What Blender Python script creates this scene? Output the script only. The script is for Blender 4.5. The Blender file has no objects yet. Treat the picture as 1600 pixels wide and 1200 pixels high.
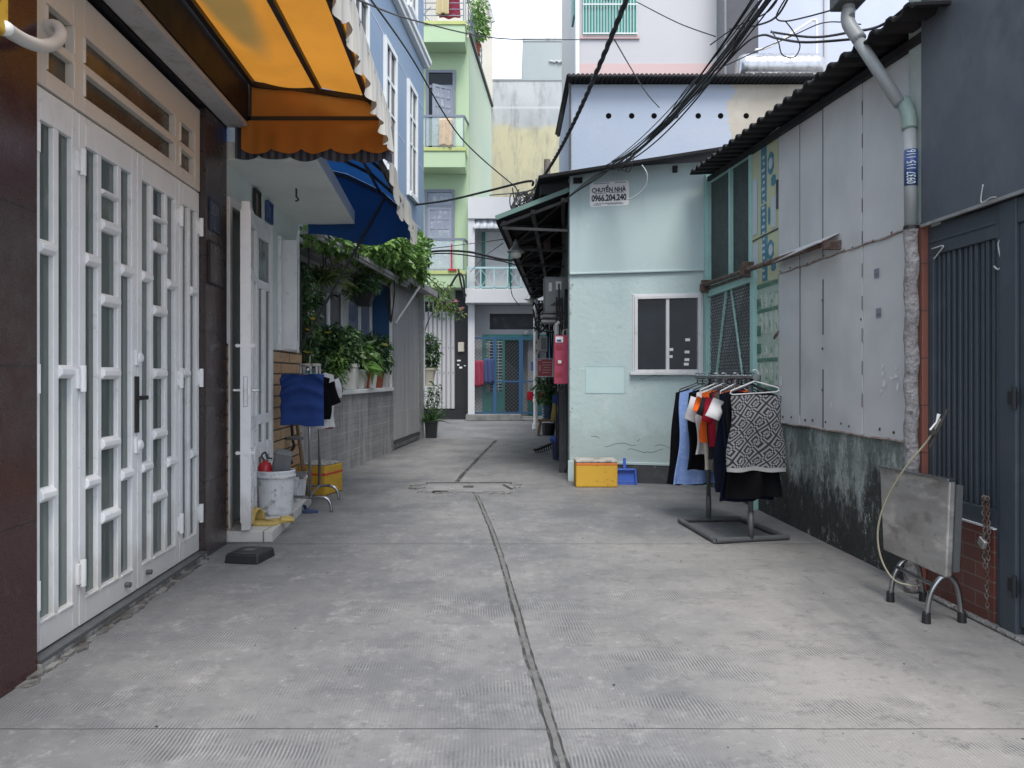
import bpy, bmesh, math, random
from mathutils import Vector, Matrix
R = math.radians
sc = bpy.context.scene
col = sc.collection
F, CX, CY, H = 1200.0, 800.0, 588.0, 1.2

def at(px, py, Y):
    return Vector(((px-CX)/F*Y, Y, H-(py-CY)/F*Y))
def gnd(px, py):
    return at(px, py, H*F/(py-CY))

# ------------------------------------------------------------------ objects
ORG = {}
def tag(o, label=None, cat=None, group=None, kind=None):
    if label: o['label'] = label
    if cat: o['category'] = cat
    if group: o['group'] = group
    if kind: o['kind'] = kind
    return o
def thing(name, label, cat, loc=(0, 0, 0), group=None):
    o = bpy.data.objects.new(name, None); col.objects.link(o)
    o.location = loc; o.empty_display_size = .1
    ORG[o.name] = Vector(loc)
    return tag(o, label, cat, group)

class MB:
    def __init__(s): s.v = []; s.f = []; s.uv = None
    def add(s, vs, fs):
        n = len(s.v); s.v += [Vector(p) for p in vs]; s.f += [tuple(i+n for i in f) for f in fs]; return s
    def box(s, x0, x1, y0, y1, z0, z1, t=None):
        vs = [(x, y, z) for x in (x0, x1) for y in (y0, y1) for z in (z0, z1)]
        if t: vs = [t(*p) for p in vs]
        return s.add(vs, [(0,1,3,2),(4,6,7,5),(0,4,5,1),(2,3,7,6),(0,2,6,4),(1,5,7,3)])
    def cbox(s, c, sz, rz=0, rx=0, ry=0):
        m = Matrix.Translation(c) @ Matrix.Rotation(rz,4,'Z') @ Matrix.Rotation(ry,4,'Y') @ Matrix.Rotation(rx,4,'X')
        a, b, d = sz[0]/2, sz[1]/2, sz[2]/2
        return s.box(-a, a, -b, b, -d, d, lambda x, y, z: m @ Vector((x, y, z)))
    def bar(s, p, q, w, h=None, up=(0,0,1)):
        h = h or w; p = Vector(p); q = Vector(q); d = (q-p).normalized(); u = Vector(up)
        if abs(d.dot(u)) > .98: u = Vector((0,1,0))
        a = d.cross(u).normalized()*w/2; b = a.cross(d).normalized()*h/2
        vs = [p-a-b, p-a+b, p+a-b, p+a+b, q-a-b, q-a+b, q+a-b, q+a+b]
        return s.add(vs, [(0,1,3,2),(4,6,7,5),(0,4,5,1),(2,3,7,6),(0,2,6,4),(1,5,7,3)])
    def tube(s, pts, r, n=8, closed=False):
        pts = [Vector(p) for p in pts]; m = len(pts)
        rr = r if isinstance(r, (list, tuple)) else [r]*m
        base = len(s.v); prev = None
        for i, p in enumerate(pts):
            a = pts[i-1] if (i > 0 or closed) else p
            b = pts[(i+1) % m] if (i < m-1 or closed) else p
            d = (b-a).normalized()
            if prev is None:
                u = d.cross(Vector((0,0,1)))
                if u.length < .1: u = d.cross(Vector((1,0,0)))
            else: u = prev - d*prev.dot(d)
            u.normalize(); prev = u; w = d.cross(u)
            for k in range(n):
                t = 2*math.pi*k/n; s.v.append(p + (u*math.cos(t)+w*math.sin(t))*rr[i])
        for i in range(m if closed else m-1):
            j = (i+1) % m
            for k in range(n):
                l = (k+1) % n
                s.f.append((base+i*n+k, base+i*n+l, base+j*n+l, base+j*n+k))
        if not closed:
            s.f.append(tuple(base+k for k in range(n))[::-1]); s.f.append(tuple(base+(m-1)*n+k for k in range(n)))
        return s
    def lathe(s, prof, c, n=20, axis='z', sx=1, sy=1):
        c = Vector(c); base = len(s.v)
        for r, z in prof:
            for k in range(n):
                t = 2*math.pi*k/n; a, b = r*math.cos(t)*sx, r*math.sin(t)*sy
                p = {'z': (a, b, z), 'x': (z, a, b), 'y': (a, z, b)}[axis]
                s.v.append(c+Vector(p))
        for i in range(len(prof)-1):
            for k in range(n):
                l = (k+1) % n
                s.f.append((base+i*n+k, base+i*n+l, base+(i+1)*n+l, base+(i+1)*n+k))
        s.f.append(tuple(base+k for k in range(n))[::-1]); s.f.append(tuple(base+(len(prof)-1)*n+k for k in range(n)))
        return s
    def prism(s, poly, z0, z1, t=None):
        n = len(poly); vs = [(x, y, z0) for x, y in poly]+[(x, y, z1) for x, y in poly]
        if t: vs = [t(*p) for p in vs]
        fs = [tuple(range(n))[::-1], tuple(range(n, 2*n))]+[(i, (i+1) % n, n+(i+1) % n, n+i) for i in range(n)]
        return s.add(vs, fs)
    def grid(s, fn, nu, nv, uv=False):
        base = len(s.v)
        for j in range(nv+1):
            for i in range(nu+1): s.v.append(Vector(fn(i/nu, j/nv)))
        for j in range(nv):
            for i in range(nu):
                a = base+j*(nu+1)+i; s.f.append((a, a+1, a+nu+2, a+nu+1))
        return s
    def build(s, name, mat, parent=None, smooth=False, bevel=0, solid=0, recalc=True, uvf=None):
        org = None
        if parent is not None: org = ORG[parent.name]
        else:
            xs = [p.x for p in s.v]; ys = [p.y for p in s.v]; zs = [p.z for p in s.v]
            org = Vector(((min(xs)+max(xs))/2, (min(ys)+max(ys))/2, min(zs)))
        me = bpy.data.meshes.new(name)
        me.from_pydata([p-org for p in s.v], [], s.f)
        if recalc:
            b = bmesh.new(); b.from_mesh(me); bmesh.ops.recalc_face_normals(b, faces=b.faces); b.to_mesh(me); b.free()
        me.materials.append(mat)
        if uvf:
            ul = me.uv_layers.new(name='uv')
            for l in me.loops: ul.data[l.index].uv = uvf[l.vertex_index]
        if smooth: me.polygons.foreach_set('use_smooth', [True]*len(me.polygons))
        o = bpy.data.objects.new(name, me); col.objects.link(o)
        if parent is not None: o.parent = parent
        else: o.location = org
        ORG[o.name] = org
        if solid:
            m = o.modifiers.new('solid', 'SOLIDIFY'); m.thickness = solid; m.offset = 0
        if bevel:
            m = o.modifiers.new('bevel', 'BEVEL'); m.width = bevel; m.segments = 2; m.limit_method = 'ANGLE'; m.angle_limit = R(40)
        return o
def copy_tree(o, parent=None, off=Vector((0, 0, 0))):
    c = o.copy(); col.objects.link(c); ORG[c.name] = ORG[o.name]+off
    if parent is not None: c.parent = parent
    else: c.location = o.location+off
    for ch in list(o.children): copy_tree(ch, c, off)
    return c
def arc(p, q, sag, n=12):
    p = Vector(p); q = Vector(q)
    return [p.lerp(q, i/n)+Vector((0, 0, -sag*4*(i/n)*(1-i/n))) for i in range(n+1)]
def smooth_path(pts, n=6):
    pts = [Vector(p) for p in pts]; out = []
    for i in range(len(pts)-1):
        p0 = pts[max(i-1, 0)]; p1 = pts[i]; p2 = pts[i+1]; p3 = pts[min(i+2, len(pts)-1)]
        for k in range(n):
            t = k/n
            out.append(.5*((2*p1)+(p2-p0)*t+(2*p0-5*p1+4*p2-p3)*t*t+(3*p1-p0-3*p2+p3)*t**3))
    return out+[pts[-1]]

# text as a flat mesh: fits w x h, drawn at o along ux / uy
def text(s, w, h, o, ux, uy, name, mat, parent, bold=.02, warp=None):
    cu = bpy.data.curves.new('t', 'FONT'); cu.body = s; cu.offset = bold; cu.extrude = .0; cu.resolution_u = 3
    to = bpy.data.objects.new('t', cu); col.objects.link(to)
    bpy.context.view_layer.update()
    me = bpy.data.meshes.new_from_object(to.evaluated_get(bpy.context.evaluated_depsgraph_get()))
    col.objects.unlink(to); bpy.data.objects.remove(to)
    if warp:
        bm_ = bmesh.new(); bm_.from_mesh(me); bmesh.ops.triangulate(bm_, faces=bm_.faces); bmesh.ops.subdivide_edges(bm_, edges=bm_.edges, cuts=5, use_grid_fill=True); bm_.to_mesh(me); bm_.free()
    xs = [v.co.x for v in me.vertices]; ys = [v.co.y for v in me.vertices]
    x0, x1, y0, y1 = min(xs), max(xs), min(ys), max(ys)
    m = MB(); o = Vector(o); ux = Vector(ux); uy = Vector(uy)
    for v in me.vertices:
        a = (v.co.x-x0)/(x1-x0)*w; b = (v.co.y-y0)/(y1-y0)*h
        m.v.append(warp(a, b) if warp else o+ux*a+uy*b)
    m.f = [tuple(p.vertices) for p in me.polygons]
    return m.build(name, mat, parent, recalc=False)

# ------------------------------------------------------------------ materials
MATS = {}
class N:
    def __init__(s, name):
        s.m = bpy.data.materials.new(name); s.m.use_nodes = True
        s.t = s.m.node_tree; s.t.nodes.clear()
        s.out = s.t.nodes.new('ShaderNodeOutputMaterial')
        s.b = s.t.nodes.new('ShaderNodeBsdfPrincipled'); s.t.links.new(s.b.outputs[0], s.out.inputs[0])
        s.geo = None
    def n(s, ty, **kw):
        x = s.t.nodes.new(ty)
        for k, v in kw.items(): setattr(x, k, v)
        return x
    def l(s, a, b): s.t.links.new(a, b)
    def pos(s):
        if not s.geo: s.geo = s.n('ShaderNodeNewGeometry')
        return s.geo.outputs['Position']
    def set(s, sock, v):
        if isinstance(v, bpy.types.NodeSocket): s.l(v, sock)
        else: sock.default_value = v
    def math(s, op, a, b=0, c=None, clamp=False):
        x = s.n('ShaderNodeMath', operation=op, use_clamp=clamp); s.set(x.inputs[0], a); s.set(x.inputs[1], b)
        if c is not None: s.set(x.inputs[2], c)
        return x.outputs[0]
    def vec(s, stretch=(1, 1, 1), off=(0, 0, 0)):
        x = s.n('ShaderNodeMapping'); s.l(s.pos(), x.inputs[0]); x.inputs['Scale'].default_value = stretch; x.inputs['Location'].default_value = off
        return x.outputs[0]
    def noise(s, scale, lo, hi, stretch=(1, 1, 1), detail=5, rough=.6, off=(0, 0, 0), dist=0):
        x = s.n('ShaderNodeTexNoise'); x.inputs['Scale'].default_value = scale; x.inputs['Detail'].default_value = detail
        x.inputs['Roughness'].default_value = rough; x.inputs['Distortion'].default_value = dist
        s.l(s.vec(stretch, off), x.inputs['Vector'])
        return s.ramp(x.outputs['Fac'], lo, hi)
    def ramp(s, v, lo, hi, to0=0, to1=1):
        x = s.n('ShaderNodeMapRange', interpolation_type='SMOOTHSTEP'); s.set(x.inputs[0], v)
        x.inputs[1].default_value = lo; x.inputs[2].default_value = hi; x.inputs[3].default_value = to0; x.inputs[4].default_value = to1
        return x.outputs[0]
    def mix(s, a, b, f):
        x = s.n('ShaderNodeMix', data_type='RGBA'); s.set(x.inputs[0], f); s.set(x.inputs[6], c4(a)); s.set(x.inputs[7], c4(b))
        return x.outputs[2]
    def xyz(s):
        x = s.n('ShaderNodeSeparateXYZ'); s.l(s.pos(), x.inputs[0]); return x.outputs
    def bump(s, h, strength=.3, dist=.01):
        x = s.n('ShaderNodeBump'); s.set(x.inputs['Height'], h); x.inputs['Strength'].default_value = strength; x.inputs['Distance'].default_value = dist
        s.l(x.outputs[0], s.b.inputs['Normal'])
    def translucent(s, colr, f):
        tr = s.n('ShaderNodeBsdfTranslucent'); s.set(tr.inputs[0], c4(colr)); mx = s.n('ShaderNodeMixShader'); mx.inputs[0].default_value = f
        s.l(s.b.outputs[0], mx.inputs[1]); s.l(tr.outputs[0], mx.inputs[2]); s.l(mx.outputs[0], s.out.inputs[0])
def c4(c):
    if isinstance(c, bpy.types.NodeSocket): return c
    return (c[0], c[1], c[2], 1) if len(c) == 3 else c

def mat(name, c, rough=.6, metal=0, layers=(), bump=None, spec=.5, brick=None, trans=0, zstain=None, lines=None):
    """layers: (scale, lo, hi, colour, amount[, stretch[, offset]]) noise patches over the base colour;
    brick: (axes, w, h, mortar size, mortar colour, second colour); zstain: (z0, z1, colour, noise scale, stretch)"""
    if name in MATS: return MATS[name]
    s = N(name); cc = c4(c); hgt = None
    if brick:
        ax, bw, bh, ms, mc, c2 = brick[:6]; off = brick[6] if len(brick) > 6 else .5
        p = s.xyz(); cmb = s.n('ShaderNodeCombineXYZ'); s.l(p['XYZ'.index(ax[0].upper())], cmb.inputs[0]); s.l(p['XYZ'.index(ax[1].upper())], cmb.inputs[1])
        b = s.n('ShaderNodeTexBrick', offset=off); s.l(cmb.outputs[0], b.inputs[0])
        b.inputs['Color1'].default_value = cc; b.inputs['Color2'].default_value = c4(c2); b.inputs['Mortar'].default_value = c4(mc)
        b.inputs['Scale'].default_value = 1; b.inputs['Brick Width'].default_value = bw; b.inputs['Row Height'].default_value = bh
        b.inputs['Mortar Size'].default_value = ms; b.inputs['Mortar Smooth'].default_value = .1
        cc = b.outputs['Color']; hgt = s.math('MULTIPLY', b.outputs['Fac'], -1.0)
    if lines:
        la, lp, lw, lc_ = lines; fr = s.math('FRACT', s.math('DIVIDE', s.math('ADD', s.xyz()[la], lp/2), lp)); dl_ = s.math('MULTIPLY', s.math('ABSOLUTE', s.math('SUBTRACT', fr, .5)), lp)
        cc = s.mix(cc, lc_, s.math('MULTIPLY', s.ramp(dl_, lw, lw*.3), s.noise(1.5, .25, .6)))
    for L in layers:
        sc_, lo, hi, lc, amt = L[:5]; st = L[5] if len(L) > 5 else (1, 1, 1); of = L[6] if len(L) > 6 else (0, 0, 0)
        f = s.math('MULTIPLY', s.noise(sc_, lo, hi, st, off=of), amt)
        cc = s.mix(cc, lc, f)
    if zstain:
        z0, z1, zc, zs, st = zstain
        z = s.xyz()[2]; nz = s.noise(zs, .2, .8, st)
        f = s.math('MULTIPLY', s.ramp(s.math('ADD', z, s.math('MULTIPLY', nz, (z0-z1)*1.0)), z1, z0, 0, 1), .85)
        cc = s.mix(cc, zc, f)
    s.set(s.b.inputs['Base Color'], cc)
    s.b.inputs['Metallic'].default_value = metal; s.b.inputs['Specular IOR Level'].default_value = spec
    rn = s.noise(9, .2, .8)
    s.set(s.b.inputs['Roughness'], s.math('ADD', max(rough-.07, .02), s.math('MULTIPLY', rn, .14)))
    if bump:
        h = s.noise(bump[0], .1, .9, detail=bump[3] if len(bump) > 3 else 5)
        if hgt is not None: h = s.math('ADD', s.math('MULTIPLY', h, .3), hgt)
        s.bump(h, bump[1], bump[2])
    elif hgt is not None: s.bump(hgt, .6, .004)
    if trans: s.translucent(cc, trans)
    MATS[name] = s.m
    return s.m

DK = (.02, .02, .018)
m_white_metal = mat('white enamel paint', (.80, .81, .815), .38, layers=[(3.2, .56, .72, (.52, .53, .53), .5, (1, 1, .5)), (28, .70, .75, (.22, .14, .09), .7), (70, .66, .72, (.45, .43, .4), .6), (11, .60, .70, (.50, .48, .45), .5), (6, .5, .8, (.5, .5, .48), .35), (40, .62, .75, (.35, .33, .3), .4), (2, .3, .8, (.62, .65, .7), .5)], bump=(60, .05, .002), zstain=(.02, .30, (.50, .49, .47), 6, (1, 1, .5)))
m_transom_warm = mat('white enamel with awning tint', (.66, .62, .56), .4, layers=[(7, .5, .8, (.5, .46, .4), .35), (50, .64, .72, (.25, .2, .15), .5)], bump=(60, .05, .002))  # white paint; warm light through the orange awning is put into its colour
m_glass = mat('dull door glass', (.06, .078, .074), .10, spec=.6, layers=[(1.7, .3, .7, (.16, .19, .18), .8, (4, 4, .3)), (6, .55, .72, (.22, .235, .22), .4, (2, 2, 1)), (5, .5, .8, (.04, .05, .05), .6, (2, 2, .3))])
m_glass_brown = mat('dusty transom glass', (.05, .045, .035), .25, layers=[(3, .35, .75, (.14, .11, .075), .8)])
m_granite = mat('maroon granite tile', (.042, .017, .018), .2, spec=.4, layers=[(140, .5, .68, (.085, .032, .032), .7), (1.2, .35, .75, (.065, .03, .028), .55), (6, .62, .78, (.12, .09, .085), .35)], brick=('yz', 1.4, .62, .004, (.01, .008, .008), (.042, .02, .02), 0))
m_granite_dark = mat('brown black granite tile', (.04, .028, .028), .3, layers=[(120, .5, .68, (.09, .06, .06), .7), (1.5, .35, .75, (.05, .05, .05), .6)], brick=('yz', .9, .5, .004, (.012, .01, .01), (.045, .03, .03), 0))
m_sill = mat('dirty threshold', (.09, .085, .08), .8, layers=[(7, .45, .65, (.28, .28, .27), .7), (18, .5, .7, (.03, .03, .03), .7)], bump=(30, .6, .01))
m_fascia = mat('dark brown painted fascia', (.012, .012, .016), .5, layers=[(3, .4, .8, (.02, .02, .024), .6)], spec=.12)
m_ledge = mat('grey painted soffit edge', (.38, .38, .39), .7, layers=[(5, .55, .72, (.1, .1, .09), .6), (1.5, .3, .8, (.5, .5, .5), .5), (25, .6, .75, (.07, .06, .05), .7)], bump=(30, .3, .005))
m_black_metal = mat('black painted steel', (.018, .017, .017), .5, layers=[(12, .55, .75, (.06, .035, .025), .6)])
m_steel = mat('worn tube steel', (.35, .36, .37), .3, 1, layers=[(20, .5, .75, (.2, .2, .2), .6)])
m_stainless = mat('brushed stainless sheet', (.38, .375, .365), .36, .5, layers=[(3, .35, .7, (.25, .24, .23), .8, (1, 1, 3)), (11, .52, .7, (.17, .16, .15), .6), (4, .55, .68, (.56, .55, .53), .7, (1, 1, 2))], bump=(8, .08, .01))
m_greytube = mat('grey painted steel tube', (.075, .08, .085), .45, layers=[(15, .5, .75, (.13, .13, .13), .6), (40, .6, .7, (.09, .05, .03), .5)])
m_whitewall = mat('white house plaster', (.62, .68, .66), .8, layers=[(1.2, .35, .75, (.52, .60, .59), .7), (9, .58, .75, (.42, .47, .46), .35)], bump=(40, .15, .005))
m_slabwhite = mat('canopy slab plaster', (.66, .70, .68), .85, layers=[(2.2, .45, .75, (.5, .55, .54), .6), (11, .6, .78, (.38, .42, .42), .4)], bump=(30, .15, .005))
m_clad = mat('tan strip cladding tile', (.45, .27, .145), .55, brick=('yz', .62, .102, .008, (.025, .018, .014), (.58, .40, .24)), layers=[(9, .4, .75, (.30, .17, .09), .5, (1, 1, 3))])
m_greytile = mat('grey split face tile', (.25, .25, .255), .6, lines=(2, .246, .012, (.42, .42, .42)), brick=('yz', .21, .082, .004, (.16, .16, .163), (.30, .30, .303)), layers=[(1.3, .38, .66, (.40, .40, .40), .8, (3, 3, .35)), (4, .5, .7, (.12, .12, .12), .55, (2, 2, .4)), (25, .45, .75, (.26, .26, .26), .5)], bump=(60, .3, .006))
m_bluewall = mat('powder blue house paint', (.205, .285, .395), .75, layers=[(.8, .35, .7, (.235, .31, .41), .8), (5, .6, .78, (.20, .28, .39), .4, (1, 1, .4))], bump=(40, .1, .005))
m_trim = mat('white trim', (.68, .70, .70), .6, layers=[(6, .5, .78, (.5, .52, .52), .5)])
m_darkglass = mat('dark window glass', (.010, .015, .022), .12, spec=.2, layers=[(3, .4, .8, (.02, .026, .034), .5)])
m_blueglass = mat('blue tinted pane', (.03, .08, .19), .15, spec=.6)
m_greyshutter = mat('grey steel shutter sheet', (.40, .405, .41), .5, .0, layers=[(1.4, .38, .7, (.50, .50, .505), .7, (3, 3, .3)), (6, .5, .75, (.2, .2, .2), .5, (3, 3, .3))], bump=(20, .1, .005))
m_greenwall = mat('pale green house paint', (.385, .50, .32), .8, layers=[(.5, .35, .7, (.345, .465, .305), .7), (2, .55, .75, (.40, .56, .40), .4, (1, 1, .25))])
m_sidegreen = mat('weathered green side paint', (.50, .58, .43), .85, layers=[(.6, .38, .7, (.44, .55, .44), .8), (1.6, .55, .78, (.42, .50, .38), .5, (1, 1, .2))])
m_olive = mat('olive balcony edge paint', (.40, .45, .17), .8, layers=[(3, .5, .75, (.3, .34, .14), .5)])
m_greydoor = mat('grey blue door paint', (.155, .18, .235), .5, layers=[(4, .45, .75, (.2, .23, .28), .5)])
m_whitehouse2 = mat('white end house plaster', (.53, .54, .555), .8, layers=[(1.2, .4, .75, (.48, .49, .50), .6), (4, .6, .78, (.36, .38, .42), .4, (1, 1, .25))])
m_teal = mat('teal enamel paint', (.035, .20, .175), .45, layers=[(5, .5, .75, (.08, .3, .27), .5)])
m_bluepaint = mat('blue gate paint', (.025, .085, .18), .5, layers=[(10, .55, .75, (.06, .1, .16), .5)])
m_wire = mat('galvanised wire', (.12, .14, .155), .5, .3)
m_mint = mat('pale mint wall paint', (.40, .50, .50), .75, layers=[(.7, .38, .68, (.36, .445, .465), .8), (4, .62, .76, (.42, .55, .53), .5), (1.1, .5, .7, (.39, .505, .51), .7, (1, 1, 2)), (22, .68, .74, (.24, .3, .29), .6), (3, .54, .74, (.32, .40, .40), .45, (1.5, 1.5, .14))], bump=(25, .12, .006),
    zstain=None)
m_mintlow = mat('worn mint wall paint', (.405, .505, .505), .8, layers=[(.9, .42, .66, (.35, .455, .465), .8), (3.5, .56, .70, (.47, .545, .535), .6), (7, .66, .72, (.3, .36, .35), .5, (1, 1, 1.5), (3, 0, 7)), (30, .72, .76, (.16, .18, .17), .7), (9, .62, .7, (.36, .46, .45), .5), (2.5, .5, .7, (.40, .49, .50), .6, (2, 2, .2))], bump=(18, .35, .008), zstain=(.30, .62, (.33, .40, .40), 7, (1, 1, 1)))
m_slate = mat('dark plinth slate', (.04, .044, .05), .6, layers=[(6, .5, .7, (.1, .105, .11), .6), (20, .64, .7, (.3, .32, .32), .5)], bump=(20, .3, .005))
m_lav = None
m_roofdark = mat('dark corrugated sheet', (.018, .017, .018), .7, spec=.2, layers=[(5, .5, .75, (.05, .04, .035), .6), (.8, .4, .7, (.035, .035, .04), .6)])
m_mould = None
m_metalwall = mat('grey painted sheet metal', (.60, .605, .605), .42, .0, layers=[(.9, .36, .68, (.49, .50, .52), .8), (2.2, .5, .72, (.64, .64, .64), .6, (1, 1, .4)), (6, .62, .78, (.40, .41, .43), .5, (1, 1, .3)), (45, .70, .75, (.2, .15, .12), .6), (.55, .55, .68, (.66, .67, .68), .6, (1, 1, 2), (4, 9, 0))], bump=(1.6, .5, .07, 1))
m_rust = mat('rusty pipe', (.09, .05, .035), .8, layers=[(14, .4, .65, (.18, .16, .15), .7), (40, .5, .7, (.04, .025, .02), .7)], bump=(60, .5, .004))
m_mintpost = mat('mint painted post', (.33, .55, .52), .6, layers=[(5, .5, .72, (.25, .42, .40), .6), (25, .66, .74, (.15, .13, .1), .6)])
m_pillarmint = mat('weathered mint pillar', (.48, .58, .54), .85, layers=[(2, .42, .66, (.38, .42, .42), .8, (1, 1, .3)), (7, .55, .7, (.24, .34, .30), .6, (1, 1, .3)), (20, .6, .72, (.55, .57, .55), .7)], bump=(20, .3, .006))
m_panel = mat('blue grey steel panel', (.082, .095, .115), .42, .1, layers=[(1.2, .4, .66, (.125, .135, .15), .8, (1, 1.5, 1.2)), (2.5, .5, .7, (.05, .058, .072), .7), (5, .58, .72, (.15, .16, .17), .4, (1, 1, .5)), (60, .72, .76, (.02, .02, .02), .8)], bump=(2, .15, .02))
m_gate = mat('navy grey gate paint', (.046, .058, .074), .5, .0, layers=[(6, .5, .75, (.075, .09, .108), .5), (2, .5, .7, (.06, .068, .08), .6), (20, .64, .74, (.05, .05, .055), .6)])
m_gatedark = mat('dark slatted backing', (.012, .014, .018), .6)
m_redtile = mat('red brown glazed tile', (.115, .038, .03), .4, brick=('yz', .2, .072, .0035, (.16, .12, .11), (.15, .048, .035)), layers=[(3, .45, .75, (.06, .028, .025), .6), (30, .6, .75, (.2, .12, .1), .35)])
m_redstrip = mat('red brown tile strip', (.17, .062, .045), .55, brick=('yz', .3, .26, .004, (.08, .045, .04), (.19, .07, .05)), layers=[(12, .5, .75, (.11, .045, .035), .5)])
m_pvc = mat('grey plastic pipe', (.27, .29, .295), .45, layers=[(8, .5, .75, (.2, .215, .21), .5, (1, 1, .3)), (1.5, .4, .7, (.31, .33, .335), .5)])
m_pvcgreen = mat('grey green pipe elbow', (.22, .30, .27), .5, layers=[(10, .5, .75, (.17, .22, .2), .5)])
m_pvcwhite = mat('white plastic pipe', (.66, .65, .62), .45, layers=[(6, .5, .75, (.45, .43, .4), .5)])
m_stonepipe = mat('cement wrapped pipe', (.24, .23, .235), .9, layers=[(14, .4, .66, (.37, .37, .38), .7, (1, 1, 1.6)), (26, .55, .7, (.08, .075, .075), .8)], bump=(26, .9, .02))
m_yellow = mat('yellow foam crate', (.55, .32, .03), .7, layers=[(6, .5, .75, (.40, .22, .02), .7), (22, .62, .72, (.08, .05, .02), .8), (3, .55, .7, (.30, .17, .03), .6)], bump=(40, .3, .004))
m_foamwhite = mat('white foam', (.40, .385, .35), .8, layers=[(9, .45, .66, (.16, .13, .10), .7), (30, .55, .66, (.05, .04, .035), .7)], bump=(40, .4, .004))
m_orange_tape = mat('orange tape', (.62, .16, .03), .6, layers=[(9, .5, .75, (.4, .1, .03), .5)])
m_redtape = mat('red tape', (.48, .06, .03), .6)
m_blueplastic = mat('blue plastic', (.03, .09, .42), .4, layers=[(6, .5, .8, (.05, .12, .4), .5)])
m_bucket = mat('white bucket plastic', (.60, .62, .64), .45, layers=[(5, .52, .68, (.3, .31, .32), .6), (14, .6, .68, (.12, .12, .13), .7, (1, 1, 1.5)), (30, .62, .72, (.4, .4, .4), .6)])
m_red = mat('red plastic', (.42, .02, .025), .4)
m_greyplastic = mat('grey plastic', (.14, .15, .16), .4, layers=[(5, .5, .75, (.2, .2, .21), .5)])
m_blackplastic = mat('black plastic', (.014, .015, .017), .45, layers=[(20, .55, .75, (.04, .04, .04), .6)])
m_straw = mat('yellow plush', (.50, .37, .12), .9, layers=[(20, .5, .7, (.35, .24, .07), .6)], bump=(60, .6, .006))
m_slipper = mat('navy foam rubber', (.03, .05, .12), .7)
m_wood = mat('weathered wood', (.19, .125, .07), .7, layers=[(9, .45, .7, (.1, .065, .04), .6, (1, 1, .2))], bump=(25, .3, .004))
m_steptile = mat('pale step tile', (.60, .585, .55), .4, brick=('yx', .6, .6, .006, (.25, .23, .2), (.56, .55, .53), 0), layers=[(6, .5, .75, (.42, .4, .37), .6)])
m_terracotta = mat('terracotta', (.28, .075, .045), .8, layers=[(10, .5, .75, (.2, .06, .04), .5)])
m_potwhite = mat('white plant pot', (.62, .62, .58), .5, layers=[(12, .55, .75, (.42, .4, .36), .5)])
m_potbeige = mat('beige plant pot', (.5, .46, .38), .6)
m_soil = mat('potting soil', (.03, .022, .015), .95, bump=(60, .8, .01))
m_pink = mat('magenta metal cover', (.34, .035, .085), .5, layers=[(3, .45, .75, (.29, .04, .09), .5), (25, .66, .74, (.25, .05, .07), .5)])
m_signred = mat('dark red sign face', (.25, .015, .025), .45)
m_paper = mat('aged paper', (.70, .70, .70), .8, layers=[(9, .5, .75, (.55, .58, .58), .5)])
m_ink = mat('black ink', (.03, .035, .045), .7, layers=[(20, .5, .7, (.12, .14, .15), .5)])
m_inkgrey = mat('faded ink', (.17, .2, .25), .8)
m_bluesticker = mat('blue sticker', (.025, .06, .20), .5, layers=[(25, .5, .7, (.1, .13, .22), .5)])
m_plateblue = mat('faded navy enamel', (.008, .014, .045), .4)
m_platetext = mat('worn plate lettering', (.22, .24, .28), .6, layers=[(60, .45, .6, (.02, .03, .06), .8)])
m_cable = mat('black cable', (.012, .012, .013), .55)
m_cablegrey = mat('pale cable', (.42, .45, .45), .6)
m_concrete = mat('step concrete', (.2, .2, .195), .9, layers=[(4, .42, .7, (.1, .1, .1), .7), (15, .5, .75, (.28, .28, .27), .5)], bump=(20, .5, .01))
m_lampmetal = mat('galvanised lamp shade', (.36, .37, .37), .4, .6)
m_lampglass = mat('milky lamp globe', (.62, .61, .56), .3)
m_tank = mat('polished water tank', (.42, .43, .45), .25, .85, layers=[(3, .4, .7, (.3, .31, .33), .7, (3, 1, 1)), (14, .55, .7, (.2, .2, .21), .5, (.4, 1, 2))])
m_bark = mat('thin bark', (.10, .085, .065), .9, layers=[(20, .45, .7, (.05, .04, .03), .7, (1, 1, .2))])
m_utility = mat('old concrete pole', (.16, .13, .115), .9, layers=[(6, .45, .7, (.08, .065, .06), .7, (1, 1, .2))], bump=(30, .5, .01))
m_beige_tower = mat('bare rendered tower', (.50, .47, .42), .9, layers=[(.5, .4, .7, (.42, .4, .37), .7), (2, .55, .75, (.3, .29, .27), .5, (1, 1, .15))])
m_greyblock = mat('grey rendered block', (.30, .335, .335), .9, layers=[(.4, .4, .7, (.26, .295, .30), .7), (1.5, .55, .75, (.28, .32, .32), .6, (1, 1, .15))])
m_tallwhite = mat('pale grey tower paint', (.41, .41, .425), .8, layers=[(.4, .4, .7, (.44, .44, .455), .7), (3, .6, .8, (.4, .4, .41), .4, (1, 1, .15))])
m_pinkband = mat('dusty pink paint', (.49, .36, .355), .8)
m_darkbuild = mat('charcoal wall', (.065, .068, .08), .8, layers=[(.6, .4, .7, (.09, .09, .1), .7)])
m_lavbuild = mat('lavender far wall', (.42, .455, .55), .8, layers=[(.5, .4, .7, (.5, .54, .68), .6)])
m_shutgreen = mat('green slatted blind', (.03, .20, .17), .6, layers=[(6, .5, .7, (.02, .13, .12), .6, (4, 1, .2))])
m_rope = mat('yellowed hose', (.30, .285, .20), .5)

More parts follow.
